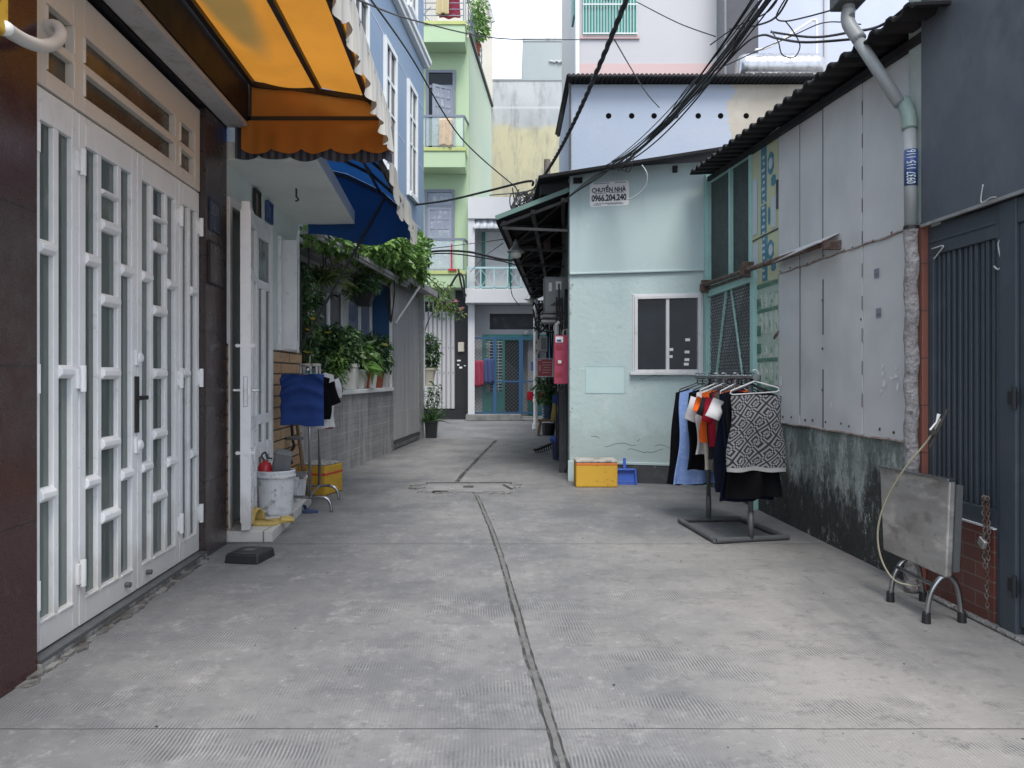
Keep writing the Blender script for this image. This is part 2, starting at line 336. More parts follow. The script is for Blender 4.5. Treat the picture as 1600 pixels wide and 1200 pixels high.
def leafmat(name, dark, mid, light, rough=.42):
    s = N(name); g = s.n('ShaderNodeNewGeometry'); r = s.n('ShaderNodeValToRGB'); s.l(g.outputs['Random Per Island'], r.inputs[0])
    e = r.color_ramp.elements; e[0].color = c4(dark); e[1].color = c4(light); e[1].position = .97
    x = e.new(.6); x.color = c4(mid)
    s.l(r.outputs[0], s.b.inputs['Base Color']); s.b.inputs['Roughness'].default_value = rough
    s.translucent(r.outputs[0], .3); return s.m
m_leaf = leafmat('glossy vine leaves', (.045, .11, .026), (.12, .24, .055), (.25, .40, .10), .33)
m_leafdark = leafmat('dark shrub leaves', (.02, .056, .022), (.055, .125, .045), (.16, .27, .09))
m_leaflight = leafmat('yellow green leaves', (.06, .11, .025), (.12, .2, .04), (.22, .3, .07))
m_fern = leafmat('fern fronds', (.035, .075, .02), (.08, .13, .035), (.19, .23, .07))
m_petal = leafmat('yellow petals', (.6, .42, .03), (.7, .52, .05), (.75, .6, .1))
m_petalpink = leafmat('pink petals', (.5, .12, .22), (.6, .2, .3), (.65, .4, .45))

# orange canvas, dusty with a brown pond stain on it
def canvas(name, c, stain, tr=.45, pond=None):
    s = N(name)
    n1 = s.noise(1.2, .35, .7); cc = s.mix(c, [x*.82 for x in c], n1)
    cc = s.mix(cc, stain, s.math('MULTIPLY', s.noise(7, .6, .8), .12))
    if pond:
        (px_, py_, rx_, ry_) = pond; p = s.xyz()
        dx = s.math('DIVIDE', s.math('SUBTRACT', p[0], px_), rx_); dy = s.math('DIVIDE', s.math('SUBTRACT', p[1], py_), ry_)
        d = s.math('SQRT', s.math('ADD', s.math('MULTIPLY', dx, dx), s.math('MULTIPLY', dy, dy)))
        d = s.math('ADD', d, s.math('MULTIPLY', s.noise(2, .2, .8), .12))
        cc = s.mix(cc, stain, s.math('MULTIPLY', s.ramp(d, 1.25, .7), .85))
    s.set(s.b.inputs['Base Color'], cc); s.b.inputs['Roughness'].default_value = .75
    s.bump(s.noise(300, .2, .8), .1, .002)
    s.translucent(cc, tr); return s.m
m_orange = canvas('orange awning canvas', (.62, .26, .035), (.20, .15, .055), .42, (-1.60, 3.95, .17, .95))
m_orange_side = canvas('orange awning skirt', (.66, .245, .04), (.25, .12, .05), .45)
m_bluecanvas = canvas('blue awning canvas', (.009, .062, .215), (.01, .03, .1), .3)
m_creamcanvas = canvas('cream awning valance', (.66, .63, .55), (.35, .3, .22), .35)
m_darkcanvas = None
def striped(name, a, b, ax, w):
    s = N(name); p = s.xyz(); v = s.math('FRACT', s.math('MULTIPLY', p[ax], 1/w)); f = s.math('GREATER_THAN', v, .5)
    s.set(s.b.inputs['Base Color'], s.mix(a, b, f)); s.b.inputs['Roughness'].default_value = .8
    return s.m
m_darkcanvas = striped('dark striped awning cloth', (.025, .03, .045), (.075, .085, .11), 0, .055)
m_valancestripe = striped('cream and grey striped cloth', (.62, .59, .52), (.50, .48, .44), 1, .16)

# ground
def ground_mat():
    s = N('worn ridged concrete'); p = s.xyz()
    base = s.mix((.120, .1225, .129), (.205, .203, .201), s.noise(1.3, .32, .68, (1, .8, 1), rough=.7))
    base = s.mix(base, (.125, .128, .137), s.math('MULTIPLY', s.noise(.55, .45, .72, off=(4, 2, 0)), .75))
    base = s.mix(base, (.33, .325, .318), s.math('MULTIPLY', s.noise(4.2, .50, .72, (1, .8, 1), rough=.88), .5))
    base = s.mix(base, (.31, .292, .265), s.math('MULTIPLY', s.math('MULTIPLY', s.ramp(s.math('ADD', p[0], s.math('MULTIPLY', s.noise(.8, .2, .8), .9)), .5, 1.9), s.ramp(p[1], 6.4, 5.2)), .55))  # warm brighter light on the near right, painted into the floor colour
    base = s.mix(base, (.085, .085, .088), s.math('MULTIPLY', s.noise(7, .50, .70, (1, 1.1, 1), rough=.9), .68))
    base = s.mix(base, (.38, .38, .375), s.math('MULTIPLY', s.noise(14, .56, .72, rough=.85), .6)); base = s.mix(base, (.10, .10, .105), s.math('MULTIPLY', s.noise(45, .56, .70, rough=.85), .45)); base = s.mix(base, (.34, .33, .31), s.math('MULTIPLY', s.noise(90, .58, .7, rough=.8), .4))
    base = s.mix(base, (.115, .117, .125), s.math('MULTIPLY', s.noise(2.4, .52, .7, (1, .16, 1), off=(2, 0, 0), rough=.75), .45))
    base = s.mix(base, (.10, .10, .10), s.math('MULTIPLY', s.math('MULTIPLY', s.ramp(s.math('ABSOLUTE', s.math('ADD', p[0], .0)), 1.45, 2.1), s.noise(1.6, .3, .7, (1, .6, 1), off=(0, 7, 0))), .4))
    # combed ridges that run down the alley, worn away in patches
    wob = s.math('MULTIPLY', s.noise(2.2, 0, 1, detail=2), .03)
    ph = s.math('MULTIPLY', s.math('ADD', s.math('ADD', p[0], s.math('MULTIPLY', p[1], .05)), wob), 1/.0135)
    rid = s.math('SINE', s.math('MULTIPLY', ph, 2*math.pi))
    patch = s.math('MULTIPLY', s.noise(1.1, .50, .63, (1, 1.9, 1), off=(1.7, .4, 0), rough=.72), s.ramp(p[1], 7.0, 3.6))
    patch = s.math('ADD', patch, s.math('MULTIPLY', s.math('MULTIPLY', s.ramp(p[1], 5.4, 3.4), s.noise(.9, .35, .65, (1, 1.4, 1), off=(8, 1, 0))), .30))
    rp = s.math('MULTIPLY', s.math('MULTIPLY', s.math('ADD', rid, .6), .5, clamp=True), patch)
    base = s.mix(base, (.06, .062, .068), s.math('MULTIPLY', rp, .8)); base = s.mix(base, (.34, .34, .345), s.math('MULTIPLY', s.math('MULTIPLY', s.math('MULTIPLY', s.math('SUBTRACT', -.3, rid), .8, clamp=True), patch), .4))
    # damp streaks off the grey tiled wall and a dark stain on the right
    wl = s.math('SUBTRACT', p[0], s.math('ADD', s.math('MULTIPLY', p[1], .073), -2.81))
    damp = s.math('MULTIPLY', s.math('MULTIPLY', s.ramp(wl, 1.0, .25), s.ramp(p[1], 7.2, 8.2)), s.noise(2.3, .55, .66, (.35, 2.4, 1)))
    base = s.mix(base, (.085, .087, .09), s.math('MULTIPLY', damp, .7))
    dx = s.math('DIVIDE', s.math('SUBTRACT', p[0], .55), .34); dy = s.math('DIVIDE', s.math('SUBTRACT', p[1], 6.75), .28)
    st = s.math('ADD', s.math('ADD', s.math('MULTIPLY', dx, dx), s.math('MULTIPLY', dy, dy)), s.math('MULTIPLY', s.noise(6, .2, .8), .8))
    base = s.mix(base, (.11, .112, .118), s.math('MULTIPLY', s.ramp(st, 1.25, .7), .6))
    st2 = s.math('MULTIPLY', s.math('MULTIPLY', s.ramp(p[0], .3, .9), s.noise(1.7, .5, .62, (.5, 1.4, 1), off=(0, 3, 0))), s.math('MULTIPLY', s.ramp(p[1], 6.6, 7.2), s.ramp(p[1], 9.2, 8.4)))
    base = s.mix(base, (.11, .113, .12), s.math('MULTIPLY', st2, .6))
    # saw-cut joints across the slab
    jw = s.math('MULTIPLY', s.noise(3, 0, 1), .012)
    for y0, w in ((2.615, .005), (5.50, .009), (14.6, .006)):
        d = s.math('ABSOLUTE', s.math('SUBTRACT', s.math('ADD', p[1], jw), y0+.006))
        base = s.mix(base, (.035, .035, .035), s.math('MULTIPLY', s.ramp(d, w, w*.4), .85))
    s.set(s.b.inputs['Base Color'], base)
    s.set(s.b.inputs['Roughness'], s.math('ADD', .62, s.math('MULTIPLY', s.noise(2, .3, .8), .25)))
    h = s.math('ADD', s.math('MULTIPLY', s.math('MULTIPLY', rid, patch), .5), s.math('MULTIPLY', s.noise(45, .1, .9), .5))
    s.bump(h, .22, .005); return s.m
m_ground = ground_mat()
m_groove = mat('mortar in groove', (.13, .13, .128), .9, layers=[(20, .45, .7, (.08, .08, .08), .7), (6, .5, .75, (.19, .19, .185), .5)], bump=(40, .6, .008))
m_groove_edge = mat('dark groove edge', (.035, .035, .035), .95, layers=[(7, .48, .66, (.15, .15, .15), .8)])
m_patch = mat('patched cover concrete', (.17, .17, .174), .85, layers=[(3, .45, .7, (.25, .25, .25), .7), (14, .55, .7, (.1, .1, .1), .6)], bump=(25, .5, .01))
m_rubble = mat('broken cement edge', (.22, .22, .215), .95, layers=[(25, .56, .68, (.08, .08, .08), .8), (10, .55, .7, (.5, .5, .48), .7)], bump=(40, 1, .02))

def lav_mat():
    s = N('lavender wall over bare cement'); p = s.xyz()
    a = s.mix((.30, .35, .43), (.335, .37, .44), s.noise(.7, .35, .7)); a = s.mix(a, (.29, .32, .385), s.math('MULTIPLY', s.noise(3, .58, .72), .4))
    b = s.mix((.33, .30, .25), (.41, .38, .33), s.noise(1.6, .35, .7)); b = s.mix(b, (.3, .27, .22), s.math('MULTIPLY', s.noise(5, .55, .72, (1, 1, .4)), .5))
    e = s.math('ADD', p[0], s.math('MULTIPLY', s.noise(1.3, .1, .9, (1, 1, 1)), .55)); e = s.math('ADD', e, s.math('MULTIPLY', s.math('ABSOLUTE', s.math('SUBTRACT', p[2], 5.7)), -.1))
    s.set(s.b.inputs['Base Color'], s.mix(a, b, s.ramp(e, 3.98, 4.02))); s.b.inputs['Roughness'].default_value = .85
    s.bump(s.noise(20, .1, .9), .2, .01); return s.m
m_lav = lav_mat()
def stain_mat():
    s = N('stained grey and yellow render'); p = s.xyz()
    g = s.mix((.42, .44, .44), (.30, .33, .34), s.noise(.35, .35, .7)); y = s.mix((.44, .415, .27), (.36, .35, .26), s.noise(.4, .35, .7))
    z = s.math('ADD', p[2], s.math('MULTIPLY', s.noise(.5, .1, .9), .8)); c = s.mix(y, g, s.ramp(z, 12.1, 12.5))
    c = s.mix(c, (.17, .18, .175), s.math('MULTIPLY', s.noise(1.6, .44, .72, (1, 1, .22), rough=.75), .8))
    c = s.mix(c, (.12, .125, .12), s.math('MULTIPLY', s.math('MULTIPLY', s.noise(.8, .45, .7, (1, 1, .5), off=(3, 1, 2)), s.ramp(s.math('ABSOLUTE', s.math('SUBTRACT', p[2], 12.0)), 1.1, .1)), .6))
    l1 = s.ramp(s.math('ABSOLUTE', s.math('SUBTRACT', p[2], 12.75)), .07, .03); c = s.mix(c, (.46, .48, .48), s.math('MULTIPLY', l1, .7))
    s.set(s.b.inputs['Base Color'], c); s.b.inputs['Roughness'].default_value = .9; return s.m
m_stained = stain_mat()
def mould_mat():
    s = N('mouldy mint wall base'); p = s.xyz()
    c = s.mix((.42, .47, .455), (.26, .29, .285), s.noise(3, .35, .7))
    c = s.mix(c, (.12, .15, .14), s.math('MULTIPLY', s.noise(4, .40, .56, (1, 1, .4), rough=.8), .9))
    z = s.math('SUBTRACT', .80, s.math('MULTIPLY', s.noise(2.6, .2, .8, (1, 1, .5), rough=.85), .72))
    c = s.mix(c, (.018, .019, .018), s.math('MULTIPLY', s.ramp(s.math('SUBTRACT', p[2], z), .16, -.14), .95))
    c = s.mix(c, (.055, .07, .06), s.math('MULTIPLY', s.noise(16, .5, .66, rough=.75), .6))
    c = s.mix(c, (.42, .46, .44), s.math('MULTIPLY', s.noise(9, .58, .70, (1, 1, .7), off=(5, 5, 5), rough=.85), .75))
    s.set(s.b.inputs['Base Color'], c); s.b.inputs['Roughness'].default_value = .9; s.bump(s.noise(22, .1, .9), .5, .012); return s.m
m_mould = mould_mat()
def print_mat(name, cols, scale):
    s = N(name); v = s.n('ShaderNodeTexVoronoi', distance='CHEBYCHEV'); v.inputs['Scale'].default_value = scale; v.inputs['Randomness'].default_value = .8
    s.l(s.vec((1, 1.2, .8)), v.inputs['Vector']); r = s.n('ShaderNodeValToRGB'); r.color_ramp.interpolation = 'CONSTANT'
    sp = s.n('ShaderNodeSeparateColor'); s.l(v.outputs['Color'], sp.inputs[0]); s.l(sp.outputs[0], r.inputs[0])
    e = r.color_ramp.elements; e[0].color = c4(cols[0]); e[1].color = c4(cols[-1]); e[1].position = 1-1/len(cols)
    for i, c in enumerate(cols[1:-1]): x = e.new((i+1)/len(cols)); x.color = c4(c)
    cc = s.mix(r.outputs[0], (.5, .55, .5), s.math('MULTIPLY', s.noise(6, .5, .75), .5))
    s.set(s.b.inputs['Base Color'], cc); s.b.inputs['Roughness'].default_value = .6; return s.m
m_posterlow = print_mat('green printed sheet', [(.16, .32, .25), (.46, .55, .46), (.05, .17, .12), (.55, .6, .52), (.2, .38, .3)], 9)
m_poster_base = mat('pale yellow print', (.50, .53, .34), .6, layers=[(5, .5, .75, (.42, .48, .38), .5)])
m_poster_blue = mat('teal blue print', (.05, .19, .27), .6, layers=[(14, .5, .62, (.12, .3, .38), .6)])
m_poster_white = mat('pale blue print', (.48, .56, .60), .6)
def knit_mat():
    s = N('greek key knit'); tc = s.n('ShaderNodeUVMap', uv_map='uv'); sp = s.n('ShaderNodeSeparateXYZ'); s.l(tc.outputs[0], sp.inputs[0])
    u, v = sp.outputs[0], sp.outputs[1]; k = 3.7
    a = s.math('MULTIPLY', s.math('ADD', u, v), k); b = s.math('MULTIPLY', s.math('SUBTRACT', u, v), k)
    fa = s.math('ABSOLUTE', s.math('SUBTRACT', s.math('FRACT', a), .5)); fb = s.math('ABSOLUTE', s.math('SUBTRACT', s.math('FRACT', b), .5))
    mx = s.math('MAXIMUM', fa, fb); ring = s.math('GREATER_THAN', s.math('FRACT', s.math('ADD', s.math('MULTIPLY', mx, 4.0), .25)), .5)
    cut = s.math('MULTIPLY', s.math('LESS_THAN', fa, .06), s.math('GREATER_THAN', mx, .12)); 
    ring = s.math('ABSOLUTE', s.math('SUBTRACT', ring, cut))
    hem = s.math('GREATER_THAN', v, 1.03)
    c = s.mix((.016, .017, .021), (.20, .20, .21), ring); c = s.mix(c, (.28, .28, .28), hem)
    s.set(s.b.inputs['Base Color'], c); s.b.inputs['Roughness'].default_value = .95; s.bump(s.noise(220, .2, .8), .4, .003); return s.m
m_knit = knit_mat()
def cloth(name, c, c2=None, sc_=9):
    return mat(name, c, .95, layers=[(sc_, .4, .75, c2 or [x*.7 for x in c], .6)], bump=(120, .25, .002), spec=.08)
m_black_cloth = cloth('black cotton', (.006, .006, .0075)); m_navy_cloth = cloth('navy cotton', (.006, .008, .017)); m_sky_cloth = mat('light blue lace', (.20, .31, .60), .9, layers=[(28, .5, .66, (.36, .46, .70), .5)], bump=(70, .5, .004))
m_white_cloth = cloth('white cotton', (.54, .54, .55), (.42, .42, .45)); m_orange_cloth = cloth('orange cotton', (.68, .12, .02)); m_red_cloth = cloth('dark red cotton', (.24, .012, .025))
m_olive_cloth = cloth('grey olive cotton', (.075, .075, .065)); m_beige_cloth = cloth('beige cotton', (.50, .46, .40)); m_blue_cloth = cloth('royal blue jersey', (.025, .055, .19), (.018, .04, .15)); m_tan_cloth = cloth('tan trousers', (.50, .40, .29)); m_rose_cloth = cloth('rose towel', (.26, .045, .075))
m_charcoal_cloth = cloth('charcoal cotton', (.02, .02, .023))
# ------------------------------------------------------------------ walls of the alley: x = a + b*y
def WT(a, b): return lambda d, y, z: (a+b*y+d, y, z)
tS = WT(-1.7545, -.0525)      # shop with folding door
tH = WT(-1.862, -.0425)       # white house
t3 = WT(-2.81, .073)          # blue house
tR = WT(2.456, -.035)         # sheet metal shed and navy gate, right
def ypx(px, t, d=0):
    a = t(d, 0, 0)[0]; b = t(d, 1, 0)[0]-a
    return a/((px-CX)/F-b)

# ------------------------------------------------------------------ ground
g = MB(); g.grid(lambda u, v: (-90+180*u, -40+220*v, 0), 4, 4)
tag(g.build('ground', m_ground), kind='structure')
def strip(pts, w, z, name, m, jit=0, seed=1):
    rnd = random.Random(seed); b = MB(); pts = smooth_path(pts, 8)
    L = []; Rr = []
    for i, p in enumerate(pts):
        d = (pts[min(i+1, len(pts)-1)]-pts[max(i-1, 0)]).normalized(); s = Vector((d.y, -d.x, 0))
        j1 = rnd.uniform(-jit, jit); j2 = rnd.uniform(-jit, jit)
        L.append(p-s*(w/2+j1)+Vector((0, 0, z))); Rr.append(p+s*(w/2+j2)+Vector((0, 0, z)))
    for i in range(len(pts)-1): b.add([L[i], Rr[i], Rr[i+1], L[i+1]], [(0, 1, 2, 3)])
    return tag(b.build(name, m), kind='structure')
gp = [gnd(*p) for p in ((744, 773), (757, 802), (776, 850), (800, 930), (822, 1012), (850, 1100), (880, 1200), (930, 1400))]
strip(gp, .041, .003, 'drain_groove', m_groove_edge, .003, 3)
strip(gp, .022, .006, 'drain_groove_mortar', m_groove, .003, 4)
strip([gnd(712, 755), gnd(735, 729), gnd(775, 688)], .05, .003, 'far_groove', m_groove_edge, .005, 5)
b = MB(); rnd = random.Random(41)
for i in range(60):
    y = rnd.uniform(2.4, 9); x = rnd.uniform(-1.7, 2.0); s_ = rnd.uniform(.002, .0055); h = s_*rnd.uniform(.3, .8)
    b.prism([(x+s_*math.cos(k*1.26)*rnd.uniform(.5, 1.3), y+s_*math.sin(k*1.26)*rnd.uniform(.5, 1.3)) for k in range(5)], .001, .001+h)
tag(b.build('grit', m_slate), 'scattered dark grit and crumbs on the concrete alley floor', 'grit', kind='stuff')
cov = thing('drain_cover', 'long patched concrete drain cover across the alley floor with broken cement edges', 'drain cover', gnd(733, 764))
b = MB(); a0, a1, a2, a3 = gnd(668, 757), gnd(796, 757), gnd(806, 770), gnd(664, 770)
b.add([p+Vector((0, 0, z)) for z in (0, .014) for p in (a0, a1, a2, a3)], [(0, 1, 2, 3), (4, 5, 6, 7), (0, 1, 5, 4), (1, 2, 6, 5), (2, 3, 7, 6), (3, 0, 4, 7)])
b.build('slab', m_patch, cov)
rnd = random.Random(11); b = MB()
for i in range(26):
    t = rnd.random(); side = rnd.choice((0, 1, 2, 2, 3))
    p = {0: gnd(648+22*rnd.random(), 757+14*rnd.random()), 1: gnd(797+16*rnd.random(), 758+13*rnd.random()), 2: gnd(655+140*t, 770.5+1.5*rnd.random()), 3: gnd(690+40*t, 762+4*rnd.random())}[side]
    s = rnd.uniform(.02, .055); h = rnd.uniform(.008, .018)
    pl = [(p.x+s*rnd.uniform(.6, 1.3)*math.cos(k*1.05), p.y+s*rnd.uniform(.6, 1.3)*math.sin(k*1.05)) for k in range(6)]
    b.prism(pl, 0, h)
tag(b.build('broken_edge', m_rubble, cov), kind='stuff')
b = MB()
b.bar(gnd(666, 756.5)+Vector((0, 0, .012)), gnd(800, 756.2)+Vector((0, 0, .012)), .03, .012); b.bar(gnd(676, 770.2)+Vector((0, 0, .015)), gnd(700, 770.2)+Vector((0, 0, .015)), .05, .014)
b.bar(gnd(724, 763)+Vector((0, 0, .018)), gnd(740, 763)+Vector((0, 0, .018)), .09, .008); b.bar(gnd(787, 760)+Vector((0, 0, .018)), gnd(800, 767)+Vector((0, 0, .018)), .03, .008)
b.build('dark_gap', m_groove_edge, cov)

# ------------------------------------------------------------------ shop with white folding door
shop = thing('shop_house', 'maroon granite shopfront with a white folding glass door under the orange awning', 'house', tS(0, 4.2, 0))
MB().box(-4, -.16, .8, 5.5, 0, 7.5, tS).build('wall', m_fascia, shop)
MB().box(-.16, 0, .9, 3.10, 0, 2.97, tS).build('pillar', m_granite, shop)
MB().box(-.16, 0, 5.065, 5.5, 0, 2.97, tS).build('pillar', m_granite_dark, shop)
MB().box(-.16, .012, 3.105, 5.06, 0, .034, tS).build('threshold', m_sill, shop, bevel=.006)
MB().box(-.10, .012, 3.11, 5.06, .036, .05, tS).build('door_track', m_greytube, shop)
MB().box(-.16, -.002, .9, 5.515, 2.972, 3.2, tS).build('lintel', m_fascia, shop)  # dark colour stands in for shade on the wall above the transom
MB().box(.0, .152, .9, 5.52, 2.985, 3.02, tS).build('soffit_edge', m_ledge, shop, bevel=.008)
MB().box(.0, .160, .9, 5.515, 3.022, 3.36, tS).build('fascia', m_fascia, shop)
b = MB(); rnd = random.Random(2)
for i in range(28):
    y = 3.0+i*.075; w = rnd.uniform(.02, .05); b.prism([(y-.05, .0), (y+.05, .0), (y+.045, w), (y, w+rnd.uniform(0, .02)), (y-.045, w)], .0, .004+rnd.uniform(0, .012), lambda y, d, z: tS(d-.002, y, z))
tag(b.build('cement_fillet', m_sill, shop), kind='stuff')
# transom
b = MB(); D0, D1 = -.09, -.035
ys = [3.13, 3.235, 3.45, 3.55, 4.63, 4.715, 4.955, 5.06]
for i in (0, 2, 4, 6): b.box(D0, D1, ys[i], ys[i+1], 2.415, 2.95, tS)
for i in (1, 3, 5):
    for z0, z1 in ((2.415, 2.49), (2.605, 2.645), (2.775, 2.95)): b.box(D0, D1, ys[i], ys[i+1], z0, z1, tS)
    for z0 in (2.49, 2.645):
        e = .012
        b.box(D0+.004, D1+.008, ys[i]-e, ys[i]+.003, z0+.002, z0+.118, tS); b.box(D0+.004, D1+.008, ys[i+1]-.003, ys[i+1]+e, z0+.002, z0+.118, tS)
trans = b.build('transom', m_transom_warm, shop, bevel=.004)
b = MB()
for i in (1, 3, 5): b.box(-.08, -.07, ys[i]-.005, ys[i+1]+.005, 2.48, 2.785, tS)
b.build('glass', m_glass_brown, trans)
# folding leaves
leaf_y = [3.135, 3.508, 4.120, 4.712, 5.062]
cols = {2: [.5, .5], 3: [.29, .42, .29]}
bars = [[[1.745, .70], [1.22]], [[1.75, .70], [2.10, 1.94, 1.575, 1.215, .87, .51], [1.75, .69]], [[1.75, .70], [2.10, 1.94, 1.575, 1.215, .87, .51], [1.75, .69]], [[1.22], [1.75, .70]]]
for k in range(4):
    y0, y1 = leaf_y[k]+.004, leaf_y[k+1]-.004; n = len(bars[k]); b = MB()
    st = .055 if n == 2 else .06; mu = .042 if n == 2 else .04
    d0, d1 = -.085, -.04
    wtot = (y1-y0)-2*st-(n-1)*mu
    b.box(d0, d1, y0, y0+st, .056, 2.405, tS); b.box(d0, d1, y1-st, y1, .056, 2.405, tS)
    b.box(d0, d1, y0+st, y1-st, .056, .175, tS); b.box(d0, d1, y0+st, y1-st, 2.27, 2.405, tS)
    yc = y0+st
    for c in range(n):
        w = wtot*cols[n][c]
        if c: b.box(d0, d1-.002, yc, yc+mu, .175, 2.27, tS); yc += mu
        b.box(d0+.01, d1+.006, yc-.006, yc+w+.006, .168, .182, tS)
        for z in bars[k][c]:
            th = .014 if z == 2.10 else .03
            lo = [(d0+.01, z-th), (d1-.004, z-th), (d1+.016, z-th*.4), (d1+.016, z+th*.4), (d1-.004, z+th), (d0+.01, z+th)]
            b.prism(lo, yc-.003, yc+w+.003, lambda d, z_, y_: tS(d, y_, z_))
        yc += w
    leaf = b.build('door_leaf', m_white_metal, shop, bevel=.004)
    MB().box(-.072, -.064, y0+st-.01, y1-st+.01, .165, 2.28, tS).build('glass', m_glass, leaf)
    for yy in ((leaf_y[k],) if k < 2 else (leaf_y[k+1],)):
        for zz in (.30, 1.19, 2.18):
            h = MB(); p0 = tS(-.025, yy+(.008 if k < 2 else -.008), zz-.06); p1 = tS(-.025, yy+(.008 if k < 2 else -.008), zz+.06)
            h.tube([p0, p1], .014, 10); h.box(-.045, -.025, yy-.026, yy+.026, zz-.045, zz+.045, tS)
            h.build('hinge', m_white_metal, leaf, smooth=False)
    if k in (1, 2):
        yy = leaf_y[2]
        if k == 2:
            h = MB(); h.box(-.05, -.028, yy-.035, yy+.0, .90, 1.20, tS); h.bar(tS(-.01, yy-.02, 1.085), tS(-.01, yy+.055, 1.085), .016, .022); h.bar(tS(-.05, yy-.02, 1.085), tS(-.005, yy-.02, 1.085), .02); h.build('handle', m_black_metal, leaf)
            for zz in (.83, 1.30):
                h = MB(); h.lathe([(.0, 0), (.03, 0), (.03, .014), (.02, .022), (0, .024)], tS(-.04, yy+.012, zz), 14, 'x'); h.box(-.042, -.028, yy-.03, yy+.03, zz-.04, zz+.04, tS); h.build('bolt', m_white_metal, leaf)
        h = MB(); yo = yy+(.12 if k == 2 else -.14); h.lathe([(0, 0), (.014, 0), (.014, .03), (0, .034)], tS(-.042, yo, .12), 10, 'x'); h.build('door_stop', m_greytube, leaf)
# plates on the far pillar
pl = thing('number_plate', 'small dark blue house number plate high on the brown granite pillar', 'number plate', tS(.005, 5.2, 2.2))
MB().box(.002, .008, 5.12, 5.34, 2.18, 2.40, tS).build('plate', m_plateblue, pl)
text('35/1', .15, .08, tS(.0095, 5.145, 2.29), (-.0525, 1, 0), (0, 0, 1), 'lettering', m_platetext, pl)
text('C', .04, .06, tS(.0095, 5.2, 2.2), (-.0525, 1, 0), (0, 0, 1), 'lettering', m_platetext, pl)
pl = thing('brass_plaque', 'dull dark plaque below the number plate on the brown granite pillar', 'plaque', tS(.005, 5.2, 1.9))
b = MB(); b.box(.002, .012, 5.11, 5.36, 1.83, 2.10, tS); b.build('plate', m_granite_dark, pl, bevel=.003)
b = MB(); b.box(.002, .018, 5.10, 5.115, 1.82, 2.11, tS); b.box(.002, .018, 5.355, 5.37, 1.82, 2.11, tS); b.box(.002, .018, 5.115, 5.355, 2.095, 2.11, tS); b.box(.002, .018, 5.115, 5.355, 1.82, 1.835, tS); b.build('frame', m_black_metal, pl)

# yellow box and bent white pipe, top left
eb = thing('meter_box', 'yellow fronted wall box at the top left edge over the maroon pillar', 'wall box', tS(0, 2.55, 2.3))
b = MB(); b.box(.02, .20, 2.25, 2.585, 2.34, 2.8, tS); b.build('body', m_yellow, eb, bevel=.012)
b = MB(); b.box(.0, .03, 2.60, 2.625, 2.1, 2.9, tS); b.build('side_bracket', m_greyplastic, eb)
b = MB(); b.tube(smooth_path([tS(.10, 2.5, 2.14), tS(.095, 2.56, 2.22), tS(.09, 2.57, 2.36)], 5), .012, 8); b.build('cable', m_cablegrey, eb, smooth=True)
pts = [at(8, 44, 2.56), at(22, 54, 2.66), at(45, 66, 2.82), at(68, 72, 2.98), at(87, 66, 3.10), at(95, 53, 3.16), at(88, 41, 3.2), at(77, 41, 3.22), at(73, 48, 3.26)]
b = MB(); b.tube(smooth_path(pts, 8), .025, 14)
tag(b.build('drain_hose', m_pvcwhite, smooth=True), 'thick off-white pipe bending into the transom pane above the folding door', 'pipe')

# ------------------------------------------------------------------ orange awning
aw = thing('orange_awning', 'orange canvas awning with dark steel frame and scalloped skirt over the shopfront', 'awning', tS(.2, 4.2, 3.3))
ya, yb = 2.5, 5.5
prof = [(.19, 3.30), (.67, 3.25), (1.01, 3.195), (1.165, 3.05)]
def awp(t):
    L = [0, .48, .82, 1.03]; t *= 1.03
    for i in range(3):
        if t <= L[i+1]+1e-6:
            k = (t-L[i])/(L[i+1]-L[i]); return prof[i][0]+(prof[i+1][0]-prof[i][0])*k, prof[i][1]+(prof[i+1][1]-prof[i][1])*k
    return prof[-1]
b = MB()
def cf(u, v):
    d, z = awp(u); y = ya+(yb-ya)*v
    sag = .055*math.sin(math.pi*min(1, u/.46)) if u < .46 else .025*math.sin(math.pi*min(1, (u-.46)/.34)) if u < .8 else 0
    sag *= (.5+.5*math.sin(math.pi*((v*2) % 1)))
    return tS(d, y, z+.018-sag+.004*math.sin(y*23+d*9))
b.grid(cf, 30, 60); b.build('canopy', m_orange, aw, smooth=True, recalc=False)
b = MB()
for d, z in ((.19, 3.29), (.67, 3.235), (1.01, 3.18), (1.155, 3.04)): b.bar(tS(d, ya, z), tS(d, yb, z), .034)
for yy in (yb, 4.0, ya):
    for i in range(3): b.bar(tS(prof[i][0], yy, prof[i][1]-.012), tS(prof[i+1][0], yy, prof[i+1][1]-.012), .034)
b.bar(tS(.13, yb, 3.04), tS(1.16, yb, 3.04), .034); b.bar(tS(.16, yb, 2.99), tS(.16, yb, 3.32), .034)
b.build('frame', m_black_metal, aw)
def scallop(u, n, depth): return -depth*abs(math.sin(math.pi*n*u))**.7
b = MB(); b.grid(lambda u, v: tS(.15+u*1.0, yb+.012*math.sin(u*14), 3.04+(awp(max(0, (u-.03)))[1]+.01-3.04)*v if True else 0), 24, 4)
b.build('side_panel', m_orange_side, aw, smooth=True, recalc=False)
b = MB(); b.grid(lambda u, v: tS(.11+u*1.07, yb-.02+.016*math.sin(u*19)*(1-v)+.01*math.sin(u*43)*(1-v), 3.025*v+(1-v)*(2.825+scallop(u, 5, .035))), 60, 5)
b.build('side_valance', m_orange_side, aw, smooth=True, recalc=False)
b = MB(); b.grid(lambda u, v: tS(.05+u*1.13, yb+.03+.02*math.sin(u*19), 3.0*v+(1-v)*(2.795-.035*u+scallop(u+.05, 5, .03))), 60, 3)
b.build('valance_lining', m_darkcanvas, aw, smooth=True, recalc=False)
